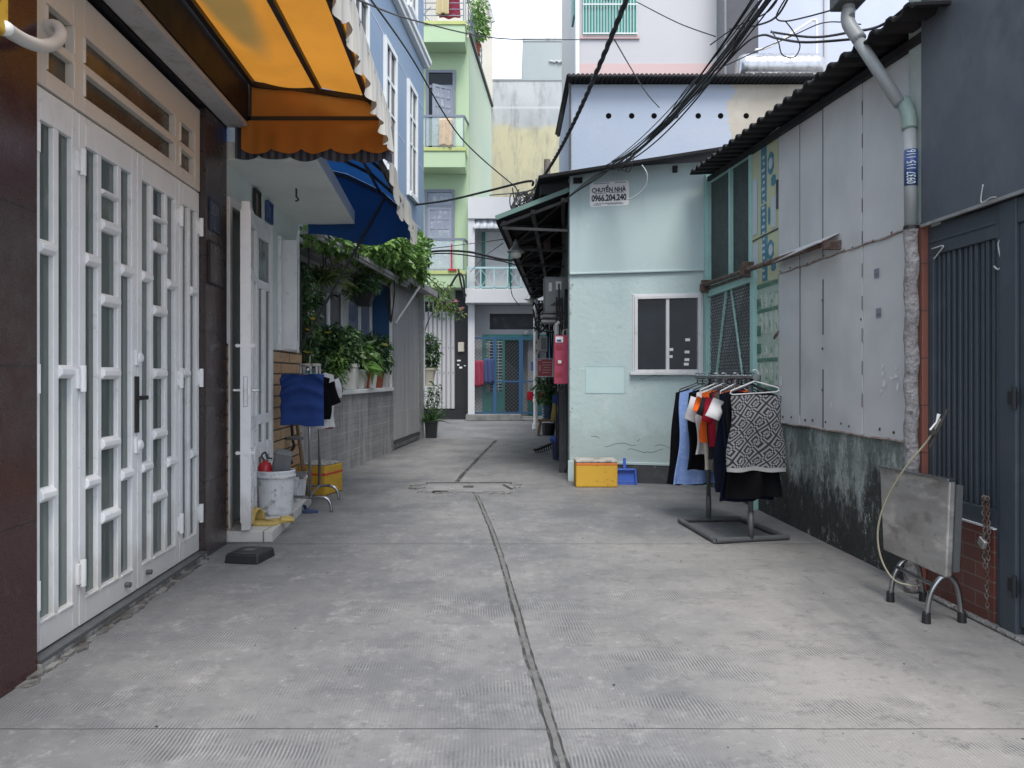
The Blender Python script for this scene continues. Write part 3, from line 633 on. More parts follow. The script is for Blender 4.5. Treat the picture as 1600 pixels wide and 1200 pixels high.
b = MB(); b.grid(lambda u, v: tS(1.175+.02*math.sin(u*60)*(1-v)+.012*math.sin(u*151)*(1-v), ya+(yb-ya+.02)*u, 3.06*v+(1-v)*(2.82+scallop(u, 15, .04))), 180, 5)
b.build('front_valance', m_valancestripe, aw, smooth=True, recalc=False)

# ------------------------------------------------------------------ white house
wh = thing('white_house', 'narrow white house with tan strip cladding and a concrete canopy over its open door', 'house', tH(0, 6.7, 0))
b = MB()
for y0, y1, z0, z1 in ((5.52, 5.68, 0, 2.9), (5.68, 6.2, 2.50, 2.9), (6.2, 7.95, 0, 2.9)): b.box(-.25, 0, y0, y1, z0, z1, tH)
b.box(-4, -.3, 5.52, 7.95, 0, 7.5, tH); b.box(-.3, 0, 5.52, 7.95, 2.9, 7.5, tH)
b.build('wall', m_whitewall, wh)
b = MB(); b.prism([(tH(-.05, 5.56, 0)[0], 5.56), (-1.41, 5.56), (-1.62, 7.95), (tH(-.05, 7.95, 0)[0], 7.95)], 2.765, 2.90); b.build('canopy', m_slabwhite, wh, bevel=.008)
MB().box(0, .022, 5.53, 5.628, .079, 1.44, tH).build('cladding', m_clad, wh)
MB().box(0, .022, 6.81, 7.955, 0, 1.44, tH).build('cladding', m_clad, wh)
b = MB(); x0 = tH(0, 5.55, 0)[0]; b.prism([(x0-.05, 5.56), (-1.735, 5.56), (-1.885, 7.22), (tH(0, 7.22, 0)[0]-.05, 7.22)], 0, .078); b.build('step', m_steptile, wh, bevel=.004)
b = MB()
b.box(0, .035, 5.63, 5.69, .08, 2.52, tH); b.box(0, .035, 6.19, 6.235, .08, 2.52, tH); b.box(0, .035, 5.69, 6.19, 2.455, 2.52, tH); b.box(0, .035, 6.76, 6.80, .08, 2.52, tH); b.box(0, .035, 6.235, 6.76, 2.455, 2.52, tH)
b.build('door_frame', m_white_metal, wh, bevel=.004)
def door_leaf(name, fn, w, z0, z1, mfr, mgl, parent, cols_):
    b = MB(); s = .075
    b.box(-.03, .03, 0, s, z0, z1, fn); b.box(-.03, .03, w-s, w, z0, z1, fn); b.box(-.028, .028, s, w-s, z0, z0+.16, fn); b.box(-.028, .028, s, w-s, z1-.1, z1, fn)
    b.box(-.028, .028, s, w-s, z0+.72, z0+.80, fn); b.box(-.028, .028, s, w-s, z1-.52, z1-.45, fn)
    b.box(-.026, .026, w*.42, w*.58, z0+.16, z0+.72, fn); b.box(-.026, .026, w*.42, w*.58, z0+.8, z1-.52, fn)
    for zz in (z0+.25, z0+.45): b.box(-.034, .034, s+.03, w*.42-.02, zz, zz+.12, fn); b.box(-.034, .034, w*.58+.02, w-s-.03, zz, zz+.12, fn)
    o = b.build(name, mfr, parent, bevel=.005); MB().box(-.006, .006, s-.01, w-s+.01, z0+.1, z1-.05, fn).build('glass', mgl, o); return o
fn = lambda d, y, z: tH(d+.02, 6.235+y, z)
dl = door_leaf('closed_door_leaf', fn, .525, .085, 2.45, m_white_metal, m_glass, wh, 2)
hx, hy = tH(.04, 6.2, 0)[0], 6.2; lx, ly = -1.915, 5.52
ang = Vector((lx-hx, ly-hy, 0)); wlen = ang.length; ang.normalize(); nrm = Vector((-ang.y, ang.x, 0))
fn2 = lambda d, y, z: tuple(Vector((hx, hy, z))+ang*y+nrm*d)
dl2 = door_leaf('open_door_leaf', fn2, wlen, .09, 2.46, m_white_metal, m_glass, wh, 2)
b = MB(); b.box(-.036, .036, wlen-.001, wlen+.004, .15, 2.4, fn2); b.build('lock_stile', m_white_metal, dl2)
b = MB()
for sgn in (-1, 1):
    b.bar(fn2(sgn*.03, wlen-.04, 1.10), fn2(sgn*.085, wlen-.04, 1.10), .02); b.bar(fn2(sgn*.085, wlen-.04, 1.10), fn2(sgn*.085, wlen-.15, 1.10), .018)
b.box(-.014, .014, wlen, wlen+.009, .98, 1.2, fn2)
b.build('handle', m_steel, dl2, bevel=.003)
b = MB()
for zz in (.65, 1.42):
    b.box(-.05, .05, wlen-.02, wlen+.008, zz-.009, zz+.009, fn2)
    for sgn in (-1, 1): b.lathe([(0, -.01), (.014, -.01), (.014, .01), (0, .01)], fn2(sgn*.055, wlen-.005, zz), 12, 'y')
b.build('bolt', m_white_metal, dl2)
# window with shutters
b = MB(); b.box(0, .03, 7.08, 7.13, 1.45, 2.5, tH); b.box(0, .03, 7.64, 7.69, 1.45, 2.5, tH); b.box(0, .03, 7.13, 7.64, 2.45, 2.5, tH); b.box(0, .04, 7.06, 7.71, 1.44, 1.49, tH); b.box(0, .028, 7.36, 7.41, 1.49, 2.45, tH)
wf = b.build('window', m_white_metal, wh, bevel=.004); MB().box(.0, .012, 7.13, 7.64, 1.49, 2.45, tH).build('glass', m_darkglass, wf)
b = MB(); b.box(.02, .16, 7.15, 7.19, 1.45, 2.47, tH); wl = b.build('shutter', m_white_metal, wh, bevel=.004)
b = MB(); b.box(.03, .06, 7.42, 7.67, 1.45, 2.45, tH); b.build('shutter', m_white_metal, wh, bevel=.004)
b = MB(); b.box(.06, .066, 7.50, 7.60, 1.55, 2.36, tH); b.build('shutter_pane', m_darkglass, wh)
for y0, y1, z0, z1, m, lb, cat, nm in ((6.29, 6.46, 2.53, 2.745, m_glass_brown, 'small dark framed certificate above the open white door', 'framed certificate', 'framed_certificate'), (6.66, 6.84, 2.55, 2.73, m_bluesticker, 'small blue enamel plate right of the framed certificate over the door', 'plate', 'blue_plate')):
    f = thing(nm, lb, cat, tH(.02, y0, z0))
    b = MB(); b.box(.008, .03, y0, y1, z0, z0+.018, tH); b.box(.008, .03, y0, y1, z1-.018, z1, tH); b.box(.008, .03, y0, y0+.018, z0+.018, z1-.018, tH); b.box(.008, .03, y1-.018, y1, z0+.018, z1-.018, tH)
    b.build('frame', m_black_metal if m is m_glass_brown else m_bluesticker, f); b = MB(); b.box(.003, .018, y0+.016, y1-.016, z0+.016, z1-.016, tH); b.build('face', m, f)
    if m is m_bluesticker:
        b = MB()
        for i in range(3): b.box(.0185, .020, y0+.05, y1-.05, z0+.05+i*.035, z0+.062+i*.035, tH)
        b.build('faint_marks', m_inkgrey, f)
# ceiling hook
b = MB(); p = at(463, 312, 6.4); b.tube([(p.x, p.y, 2.765), (p.x, p.y, 2.70), (p.x+.02, p.y, 2.67), (p.x-.01, p.y+.02, 2.665)], .008, 6)
tag(b.build('ceiling_hook', m_black_metal), 'small dark hook hanging from the underside of the white concrete canopy', 'hook')

# ------------------------------------------------------------------ blue awning
ba = thing('blue_awning', 'blue canvas barrel awning with ragged white edge beyond the white canopy slab', 'awning', tH(.5, 6.7, 3.0))
bp = [(.10, 3.36), (.5, 3.27), (.85, 3.10), (1.08, 2.90), (1.19, 2.70)]
def bpf(t):
    t *= 4; i = min(3, int(t)); k = t-i; return bp[i][0]+(bp[i+1][0]-bp[i][0])*k, bp[i][1]+(bp[i+1][1]-bp[i][1])*k
ba0, ba1 = 5.56, 7.9
b = MB(); b.grid(lambda u, v: tH(bpf(u)[0], ba0+(ba1-ba0)*v, bpf(u)[1]+.015-.03*math.sin(math.pi*((v*3) % 1))*math.sin(math.pi*u)), 20, 36); b.build('canopy', m_bluecanvas, ba, smooth=True, recalc=False)
b = MB()
for d, z in bp[:1]+bp[2:]: b.bar(tH(d, ba0, z-.02), tH(d, ba1, z-.02), .026)
for yy in (ba0, ba0+.78, ba0+1.56, ba1):
    for i in range(4): b.bar(tH(bp[i][0], yy, bp[i][1]-.02), tH(bp[i+1][0], yy, bp[i+1][1]-.02), .026)
b.bar(tH(.02, 7.88, 1.48), tH(.9, 7.9, 3.05), .022)
b.build('frame', m_black_metal, ba)
b = MB(); b.grid(lambda u, v: tH(bpf(u)[0], ba1+.02*math.sin(u*17)*(1-v), (2.62+.05*math.sin(u*9+1)-.05*u)*(1-v)+v*(bpf(u)[1]+.012)), 30, 6); b.build('side_panel', m_bluecanvas, ba, smooth=True, recalc=False)
b = MB(); b.grid(lambda u, v: tH(1.215+.018*math.sin(u*50)*(1-v)+.02*math.sin(u*13), ba0-.03+(ba1-ba0+.06)*u, 2.76*v+(1-v)*(2.60-.05*u+.05*math.sin(u*37)*math.sin(u*11)+scallop(u, 11, .035))), 120, 5); b.build('front_valance', m_creamcanvas, ba, smooth=True, recalc=False)

# ------------------------------------------------------------------ blue house
bh = thing('blue_house', 'powder blue house with grey tiled ground floor and plants along its window ledge', 'house', t3(0, 11.4, 0))
MB().box(-.35, 0, 7.97, 12.24, 0, .97, t3).build('lower_wall', m_greytile, bh)
b = MB(); b.box(-.35, -.0, 12.24, 12.36, .0, 2.78, t3); b.box(-.35, 0, 14.5, 14.95, 0, 2.78, t3); b.box(-.35, -.03, 12.36, 14.5, 0, .15, t3); b.box(-.35, -.03, 12.36, 14.5, 2.68, 2.78, t3); b.build('tiled_pier', m_greytile, bh)
MB().box(-.35, .035, 7.97, 12.24, .97, 1.025, t3).build('window_ledge', m_trim, bh, bevel=.006)
MB().box(-4.2, -.35, 7.97, 14.95, 0, 10.6, t3).build('house_core', m_bluewall, bh)
b = MB(); b.box(-.35, -.33, 7.97, 12.24, 1.03, 2.78, t3); b.build('window_wall', m_trim, bh)
MB().box(-.35, -.02, 12.22, 12.237, 1.03, 2.78, t3).build('jamb', m_blueglass, bh)
MB().box(-.35, -.02, 7.97, 7.99, 1.03, 2.78, t3).build('jamb', m_trim, bh)
b = MB(); b.box(-.03, .012, 12.20, 12.245, 1.03, 2.72, t3); b.build('jamb_trim', m_trim, bh)
MB().box(-.35, 0, 7.97, 14.95, 2.78, 10.6, t3).build('upper_wall', m_bluewall, bh)
for y0, y1, gm in ((8.5, 9.2, m_darkglass), (9.3, 10.6, m_darkglass), (10.75, 12.13, m_blueglass)):
    b = MB(); n = 2 if y1-y0 > 1 else 1; 
    for i in range(n+1):
        yy = y0+(y1-y0-.06)*i/n; b.box(-.33, -.28, yy, yy+.06, 1.05, 2.6, t3)
    b.box(-.33, -.282, y0+.06, y1-.06, 1.05, 1.11, t3); b.box(-.33, -.282, y0+.06, y1-.06, 2.54, 2.6, t3)
    w = b.build('window', m_trim, bh, bevel=.004); MB().box(-.33, -.31, y0+.03, y1-.03, 1.08, 2.58, t3).build('glass', gm, w)
b = MB()
for y0, y1 in ((12.37, 13.42), (13.45, 14.49)):
    b.box(-.03, -.005, y0, y1, .16, .62, t3); b.box(-.03, -.012, y0, y1, .62, 2.675, t3)
    for i in range(1, 3): yy = y0+(y1-y0)*i/3; b.box(-.012, -.0095, yy-.004, yy+.004, .64, 2.67, t3)
b.build('shutter_door', m_greyshutter, bh, bevel=.003)
b = MB(); b.box(0, .02, 12.36, 14.5, .1, .145, t3); b.build('door_sill', m_slate, bh)
# upstairs windows
def up_window(y0, y1, z0, z1):
    b = MB(); e = .09
    b.box(0, .05, y0-e, y0, z0-e, z1+e, t3); b.box(0, .05, y1, y1+e, z0-e, z1+e, t3); b.box(0, .05, y0, y1, z1, z1+e, t3); b.box(0, .07, y0-.02, y1+.02, z0-e, z0, t3)
    ym = (y0+y1)/2; b.box(0, .03, ym-.03, ym+.03, z0, z1, t3); b.box(0, .032, y0, y1, z1-.52, z1-.46, t3); b.box(0, .031, y0, y1, z0+.85, z0+.89, t3)
    w = b.build('window', m_trim, bh, bevel=.005); MB().box(0, .012, y0, y1, z0, z1, t3).build('glass', m_darkglass, w)
for y0 in (10.0, 11.75, 13.45): up_window(y0, y0+.62, 4.45, 6.3)
for y0 in (11.75, 13.45): up_window(y0, y0+.62, 7.75, 9.5)
b = MB(); b.box(0, .10, 7.97, 15.03, 7.2, 7.29, t3); b.box(0, .14, 7.97, 15.06, 7.29, 7.38, t3); b.box(-.3, .03, 14.95, 15.0, 7.2, 7.38, t3); b.build('cornice', m_trim, bh, bevel=.01)
b = MB(); 
for z in (4.0, 5.2, 6.4, 8.4): b.box(0, .004, 7.97, 14.95, z, z+.022, t3)
b.build('render_joint', m_lavbuild, bh)
s = N('clear plastic sheet'); s.b.inputs['Base Color'].default_value = (.8, .84, .83, 1); s.b.inputs['Alpha'].default_value = .25; s.b.inputs['Roughness'].default_value = .3; m_sheet = s.m
# glass canopy over the ledge
b = MB()
for d in (-.33, -.05, .22): b.box(d-.02, d+.02, 7.99, 12.3, 2.63, 2.68, t3)
for i in range(8): yy = 8.0+i*.6; b.box(-.33, .24, yy-.018, yy+.018, 2.68, 2.71, t3)
b.box(.24, .26, 7.99, 12.3, 2.66, 2.71, t3)
cp = b.build('ledge_canopy', m_ledge, bh)
MB().box(-.34, .24, 7.99, 12.3, 2.713, 2.722, t3).build('canopy_sheet', m_sheet, cp)
b = MB(); b.box(-.0, .26, 12.3, 15.0, 2.785, 2.85, t3); b.box(.2, .26, 12.3, 15.0, 2.74, 2.785, t3); b.build('door_eave', m_ledge, bh)
b = MB(); b.bar(t3(.02, 12.42, 2.06), t3(.30, 13.0, 2.72), .024); b.build('eave_strut', m_trim, bh)
b = MB()
for i, yy in enumerate((8.2, 8.45, 8.8, 9.2, 9.7, 10.2, 10.7, 11.3)): b.tube([t3(-.1+.05*(i % 3), yy, 2.62), t3(-.1+.05*(i % 3), yy+.03, 2.45), t3(-.14+.05*(i % 3), yy+.02, 2.36), t3(-.18+.05*(i % 3), yy, 2.40)], .008, 6)
b.tube([t3(.0, 8.02, 2.6), t3(.02, 8.02, 1.7), t3(.0, 8.02, 1.1)], .014, 6); b.tube([t3(-.05, 8.1, 2.6), t3(-.03, 8.1, 2.2), t3(-.06, 8.06, 1.7)], .01, 6)
b.build('hanging_hook', m_black_metal, bh)
# ------------------------------------------------------------------ plants
def leaf(mb, p, d, up, L, W, fold=.25, curl=0):
    d = d.normalized(); s = d.cross(up)
    if s.length < .05: s = d.cross(Vector((1, 0, 0)))
    s.normalize(); n = s.cross(d)
    a = p; m = p+d*L*.45-n*0; t = p+d*L-n*curl*L
    l = m-s*W/2+n*fold*W; r = m+s*W/2+n*fold*W
    mb.add([a, r, t, l, m], [(0, 1, 4), (1, 2, 4), (2, 3, 4), (3, 0, 4)])
def foliage(clumps, n, L, W, seed, droop=.3, curl=.25, shell=.45, outb=.6):
    rnd = random.Random(seed); mb = MB()
    vol = [c[3]*c[4]*c[5] for c in clumps]; tot = sum(v**.75 for v in vol)
    for c, v in zip(clumps, vol):
        k = int(n*v**.75/tot)
        for _ in range(k):
            while True:
                q = Vector((rnd.uniform(-1, 1), rnd.uniform(-1, 1), rnd.uniform(-1, 1)))
                if 0.05 < q.length < 1: break
            q = q.normalized()*(q.length**shell)*rnd.uniform(.8, 1.12)
            p = Vector((c[0]+q.x*c[3], c[1]+q.y*c[4], c[2]+q.z*c[5]))
            d = q*outb+Vector((rnd.gauss(0, .7), rnd.gauss(0, .7), rnd.gauss(0, .55)-droop))
            up = Vector((rnd.gauss(0, .6), rnd.gauss(0, .6), 1))
            s = rnd.uniform(.6, 1.25); leaf(mb, p, d, up, L*s, W*s, .2, curl)
    return mb
def stems(root, tips, r, seed):
    rnd = random.Random(seed); mb = MB()
    for t in tips:
        a = Vector(root); q = Vector(t); m = a.lerp(q, .5)+Vector((rnd.uniform(-.1, .1), rnd.uniform(-.1, .1), rnd.uniform(0, .1)))*(q-a).length
        pts = smooth_path([a, m, q], 4); mb.tube(pts, [r*(1-.7*i/(len(pts)-1)) for i in range(len(pts))], 6)
    return mb
def pot(mb, c, r0, r1, h, n=20, sx=1, sy=1):
    mb.lathe([(0, 0), (r0, 0), (r0+(r1-r0)*.5, h*.5), (r1*.97, h*.86), (r1*1.06, h*.87), (r1*1.06, h), (r1*.92, h), (r1*.9, h*.9), (0, h*.9)], c, n, sx=sx, sy=sy)
def sqpot(mb, c, w0, w1, h, d0=None, rz=0):
    d0 = d0 or w0; m = Matrix.Translation(c) @ Matrix.Rotation(rz, 4, 'Z')
    def ring(w, d, z): return [m @ Vector((sx*w/2, sy*d/2, z)) for sx, sy in ((-1, -1), (1, -1), (1, 1), (-1, 1))]
    rs = [ring(w0, d0, 0), ring(w1*.97, d0*w1/w0*.97, h*.85), ring(w1*1.05, d0*w1/w0*1.05, h*.86), ring(w1*1.05, d0*w1/w0*1.05, h), ring(w1*.92, d0*w1/w0*.92, h), ring(w1*.9, d0*w1/w0*.9, h*.9)]
    vs = [p for r_ in rs for p in r_]; fs = [(0, 1, 2, 3), (20, 21, 22, 23)]
    for i in range(5):
        for k in range(4): fs.append((i*4+k, i*4+(k+1) % 4, i*4+4+(k+1) % 4, i*4+4+k))
    mb.add(vs, fs)
def flowers(pts, m, parent, L=.05, seed=1, name='flower'):
    rnd = random.Random(seed); mb = MB()
    for p in pts:
        for k in range(6):
            t = k*1.047+rnd.random(); leaf(mb, Vector(p), Vector((math.cos(t), math.sin(t), rnd.uniform(.1, .6))), Vector((0, 0, 1)), L, L*.7, .2)
    return mb.build(name, m, parent, recalc=False)

# vine over the canopy of the blue house
vine = thing('climbing_vine', 'lush green climbing vine heaped on the canopy of the blue house', 'vine', t3(.1, 12, 2.7))
cl = []
for px, py, Y, rx, ry, rz in ((505, 372, 8.4, .22, .4, .10), (525, 374, 8.9, .26, .4, .14), (655, 385, 13.4, .2, .4, .2), (590, 376, 10.8, .3, .5, .2), (540, 380, 9.3, .28, .45, .14), (570, 384, 10.2, .34, .6, .24), (600, 388, 11.2, .36, .6, .30), (622, 394, 12.0, .36, .6, .34), (640, 408, 12.8, .30, .6, .30), (610, 415, 11.6, .36, .5, .2), (585, 402, 10.6, .3, .5, .15), (648, 430, 13.2, .18, .4, .18), (560, 395, 10.0, .25, .4, .12), (600, 370, 11.6, .22, .4, .15), (572, 372, 10.6, .16, .3, .1), (650, 400, 13.6, .18, .4, .15)):
    p = at(px, py, Y); cl.append((p.x, p.y, p.z, rx, ry, rz))
foliage(cl, 7000, .115, .07, 3, .1, .2, .5).build('foliage', m_leaf, vine, recalc=False)
stems(t3(-.03, 12.28, 2.0), [(c[0], c[1], c[2]) for c in (cl[3], cl[5], cl[7])], .014, 5).build('stem', m_bark, vine, smooth=True)
cl2 = [(at(px, py, Y)+Vector((0, 0, 0))) for px, py, Y in ((520, 372, 8.8), (530, 380, 9.1), (512, 368, 8.6), (545, 384, 9.4))]
foliage([(c.x, c.y, c.z, .16, .3, .08) for c in cl2], 420, .11, .05, 8, .1).build('young_foliage', m_leaflight, vine, recalc=False)

# hanging fern
def fronds(c, n, L, seed, droop=1.0, w=.035):
    rnd = random.Random(seed); mb = MB(); c = Vector(c)
    for i in range(n):
        a = rnd.uniform(0, 6.283); el = rnd.uniform(.15, 1.2); ln = L*rnd.uniform(.6, 1.15); d = Vector((math.cos(a)*math.cos(el), math.sin(a)*math.cos(el), math.sin(el)))
        prev = c+Vector((rnd.uniform(-.06, .06), rnd.uniform(-.06, .06), 0)); st = 7; s = d.cross(Vector((rnd.gauss(0, .8), rnd.gauss(0, .8), rnd.gauss(0, .6)+.3))).normalized(); pts = [prev]
        for k in range(st): d = (d+Vector((0, 0, -droop*.22))).normalized(); prev = prev+d*ln/st; pts.append(prev)
        for k in range(st):
            w0 = w*(1-k/st)*(.4+.6*min(1, k/1.5)); w1 = w*(1-(k+1)/st)
            mb.add([pts[k]-s*w0/2, pts[k]+s*w0/2, pts[k+1]+s*w1/2, pts[k+1]-s*w1/2], [(0, 1, 2, 3)])
    return mb
p = at(512, 448, 9.0); fe = thing('hanging_fern', 'spidery yellow green fern in a dark trough hung left under the canopy', 'hanging plant', p)
b = MB(); sqpot(b, (p.x, p.y, p.z-.07), .26, .34, .14, .16); b.build('basket', m_greyplastic, fe)
b = MB(); b.tube([(p.x-.12, p.y, p.z+.07), (p.x-.02, p.y, 2.6)], .005, 5); b.tube([(p.x+.12, p.y, p.z+.07), (p.x+.02, p.y, 2.6)], .005, 5); b.build('hanger_wire', m_black_metal, fe)
b = fronds((p.x-.05, p.y-.05, p.z+.05), 230, .44, 4, .9, .036); b.build('fronds', m_fern, fe, recalc=False)
p = at(568, 468, 10.5); f2 = thing('hanging_pot_plant', 'leafy plant in a black basket hung in the middle under the canopy', 'hanging plant', p)
b = MB(); sqpot(b, (p.x, p.y, p.z-.09), .18, .28, .18, .16); b.build('basket', m_blackplastic, f2)
b = MB(); b.tube([(p.x-.1, p.y, p.z+.09), (p.x, p.y, 2.62)], .005, 5); b.tube([(p.x+.1, p.y, p.z+.09), (p.x, p.y, 2.62)], .005, 5); b.build('hanger_wire', m_black_metal, f2)
foliage([(p.x, p.y, p.z+.19, .2, .2, .15), (p.x-.1, p.y, p.z+.1, .14, .15, .1), (p.x+.05, p.y, p.z+.35, .1, .1, .12)], 480, .10, .04, 12, .1).build('foliage', m_leafdark, f2, recalc=False)
fronds((p.x+.03, p.y, p.z+.1), 26, .3, 14, .8, .03).build('fronds', m_fern, f2, recalc=False)

# shrubs and pots on the ledge
zl = 1.027
def ledge_plant(name, label, px, Y, potfn, pm, clumps, n, L, W, lm, seed, fl=None, cat='pot plant', stemr=.01):
    c = at(px, 588, Y); t = thing(name, label, cat, (c.x, c.y, zl)); b = MB(); potfn(b, Vector((c.x, c.y, zl))); b.build('pot', pm, t, bevel=.003)
    cc = [(c.x+a, c.y+b_, zl+z, rx, ry, rz) for a, b_, z, rx, ry, rz in clumps]
    stems((c.x, c.y, zl+.2), [k[:3] for k in cc], stemr, seed).build('stem', m_bark, t, smooth=True)
    foliage(cc, n, L, W, seed).build('foliage', lm, t, recalc=False)
    if fl: flowers([(c.x+a, c.y+b_, zl+z) for a, b_, z in fl], m_petal, t, .06, seed)
    return t
ledge_plant('tall_shrub', 'tall dark climbing shrub with yellow blooms against the white house corner', 478, 8.35, lambda b, c: pot(b, c, .10, .13, .22), m_teal, [(-.03, 0, .35, .12, .18, .16), (-.02, .1, .62, .12, .18, .18), (.0, .05, .85, .10, .16, .16), (.03, .1, 1.05, .1, .1, .12), (-.02, .1, 1.25, .06, .08, .12)], 900, .09, .04, m_leafdark, 21, [(.06, -.12, .66), (.1, -.1, .78), (.04, -.12, .42)])
ledge_plant('round_shrub', 'broad dense green shrub with small yellow buds behind the star hanger', 520, 9.35, lambda b, c: pot(b, c, .12, .16, .26), m_potwhite, [(-.12, 0, .45, .16, .25, .2), (.1, .05, .5, .17, .25, .2), (0, -.05, .3, .18, .22, .14), (.02, .1, .66, .2, .25, .14), (.2, .1, .62, .1, .2, .16), (-.02, -.15, .12, .15, .12, .16), (-.2, .1, .66, .1, .2, .12)], 2000, .085, .042, m_leafdark, 22, [(-.12, -.22, .66), (-.08, -.24, .6), (-.15, -.2, .55), (.0, -.24, .68)])
ledge_plant('fine_leaved_plant', 'feathery mid green plant spilling in front of the dense shrub', 528, 9.25, lambda b, c: sqpot(b, c, .14, .18, .2), m_potwhite, [(0, -.12, .16, .13, .1, .15), (.03, -.1, .34, .1, .1, .12)], 520, .06, .018, m_leaf, 23)
ledge_plant('white_tall_pot_plant', 'plain plant in a leaning tall white ribbed pot, leftmost of the ledge pots', 546, 10.1, lambda b, c: sqpot(b, c, .16, .22, .34), m_potwhite, [(0, 0, .42, .14, .16, .12), (.05, .1, .55, .12, .14, .12)], 330, .10, .05, m_leafdark, 24)
ledge_plant('broad_leaf_plant', 'broad leaved dieffenbachia in a white pot in the middle of the ledge', 559, 10.7, lambda b, c: sqpot(b, c, .2, .26, .27), m_potwhite, [(0, -.03, .38, .2, .2, .12), (.05, -.02, .5, .18, .2, .12)], 110, .24, .11, m_leaf, 25)
ledge_plant('red_pot_plant', 'small plant in a red and white pot between two white pots', 570, 11.0, lambda b, c: pot(b, c, .06, .08, .24), m_redtape, [(0, 0, .32, .1, .12, .1)], 120, .09, .045, m_leafdark, 26)
ledge_plant('round_white_pot_plant', 'leafy plant in a round rimmed white pot left of the terracotta pot', 578, 11.25, lambda b, c: pot(b, c, .085, .12, .29), m_potwhite, [(0, 0, .42, .15, .18, .14), (.0, .1, .6, .15, .15, .12)], 300, .11, .05, m_leafdark, 27)
ledge_plant('yellow_flower_plant', 'bushy plant with one large yellow flower in a terracotta pot', 589, 11.65, lambda b, c: pot(b, c, .08, .11, .25), m_terracotta, [(.02, 0, .4, .16, .2, .16), (.05, 0, .62, .17, .2, .16), (-.1, .1, .68, .12, .2, .12)], 800, .10, .04, m_leafdark, 28, [(.16, -.2, .62), (.15, -.2, .64)])
ledge_plant('slim_white_pot_plant', 'thin plant in a slim white pot at the right end of the ledge', 600, 12.0, lambda b, c: sqpot(b, c, .13, .17, .27), m_potwhite, [(0, 0, .36, .12, .12, .12)], 160, .09, .04, m_leafdark, 29)
# far corner plants
c = at(669, 603, 15.35); t = thing('corner_pot_plant', 'shrub in a beige pot on the bracket beyond the grey shutter', 'pot plant', c)
b = MB(); pot(b, c, .10, .16, .36); b.build('pot', m_potbeige, t); foliage([(c.x+.02, c.y, c.z+.62, .22, .2, .2), (c.x+.05, c.y, c.z+.85, .16, .2, .18), (c.x-.05, c.y, c.z+.42, .12, .12, .1)], 700, .10, .045, 31).build('foliage', m_leafdark, t, recalc=False)
fronds((c.x+.03, c.y, c.z+.32), 30, .3, 33, 1.0, .05).build('fronds', m_leaf, t, recalc=False); stems((c.x, c.y, c.z+.3), [(c.x+.02, c.y, c.z+.7), (c.x+.05, c.y, c.z+.9)], .012, 3).build('stem', m_bark, t)
b = MB(); b.box(-.02, .26, 15.0, 15.5, .95, .995, t3); b.box(-.02, .02, 14.96, 15.0, .95, 2.3, t3); tag(b.build('plant_bracket', m_trim), 'white wall bracket holding the beige pot past the grey shutter', 'bracket')
c = gnd(674, 684); t = thing('black_pot_plant', 'sparse arching plant in a black pot on the ground at the tiled corner', 'pot plant', c)
b = MB(); sqpot(b, c, .2, .24, .34); b.build('pot', m_blackplastic, t, bevel=.006)
fronds((c.x, c.y, c.z+.32), 60, .5, 36, .5, .05).build('fronds', m_leafdark, t, recalc=False); foliage([(c.x+.03, c.y, c.z+.75, .16, .16, .2), (c.x+.06, c.y, c.z+.95, .12, .12, .12)], 150, .1, .04, 37).build('foliage', m_leafdark, t, recalc=False); stems((c.x, c.y, c.z+.3), [(c.x+.02, c.y, c.z+.8), (c.x+.1, c.y, c.z+.95), (c.x-.06, c.y, c.z+.85)], .01, 3).build('stem', m_bark, t)
# overhanging bougainvillea
t = thing('bougainvillea', 'thin pink flowering branch arching from the eave before the white gate', 'flowering branch', at(668, 450, 15.2))
pts = smooth_path([t3(.05, 14.8, 2.8), at(672, 448, 15.4), at(690, 470, 15.6), at(705, 484, 15.8), at(724, 492, 16)], 6)
b = MB(); b.tube(pts, [.022*(1-.6*i/len(pts)) for i in range(len(pts))], 6); b.tube(smooth_path([at(665, 430, 15.2), at(690, 452, 15.5), at(708, 470, 15.7)], 5), .012, 6); b.tube(smooth_path([at(663, 520, 15.1), at(672, 495, 15.4), at(688, 476, 15.6)], 5), .014, 6); b.build('stem', m_bark, t, smooth=True)
cc = [at(*q) for q in ((672, 455, 15.4), (688, 462, 15.6), (700, 475, 15.7), (680, 478, 15.5), (694, 450, 15.6), (714, 490, 15.9), (668, 440, 15.2), (690, 490, 15.7))]
foliage([(q.x, q.y, q.z, .2, .25, .12) for q in cc], 520, .09, .04, 41, .2).build('foliage', m_leaflight, t, recalc=False)
flowers([at(*q) for q in ((711, 470, 15.7), (713, 472, 15.8), (722, 482, 15.9), (719, 486, 15.9), (709, 473, 15.8))], m_petalpink, t, .07, 2)
# ------------------------------------------------------------------ pale green house
gh = thing('green_house', 'pale green narrow house with stacked balconies at the bend of the alley', 'house', (-2.2, 21.5, 0))
def gx(y): return -1.2+.083*(y-21.5)
b = MB(); b.prism([(-4.6, 21.5), (gx(21.5), 21.5), (gx(27.2), 27.2), (-4.6, 27.2)], 3.3, 10.7); b.build('wall', m_greenwall, gh)
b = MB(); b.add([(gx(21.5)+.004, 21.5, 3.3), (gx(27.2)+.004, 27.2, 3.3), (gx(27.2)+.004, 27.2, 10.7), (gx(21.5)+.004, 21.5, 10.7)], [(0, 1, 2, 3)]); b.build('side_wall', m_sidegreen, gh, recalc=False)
b = MB(); b.box(-4.6, -1.58, 21.62, 27, 0, 3.3); b.box(-1.58, -1.2, 21.42, 27, .27, 3.62); b.box(-4.6, -1.2, 21.36, 21.62, 0, .27); b.build('ground_floor', m_blackplastic, gh)
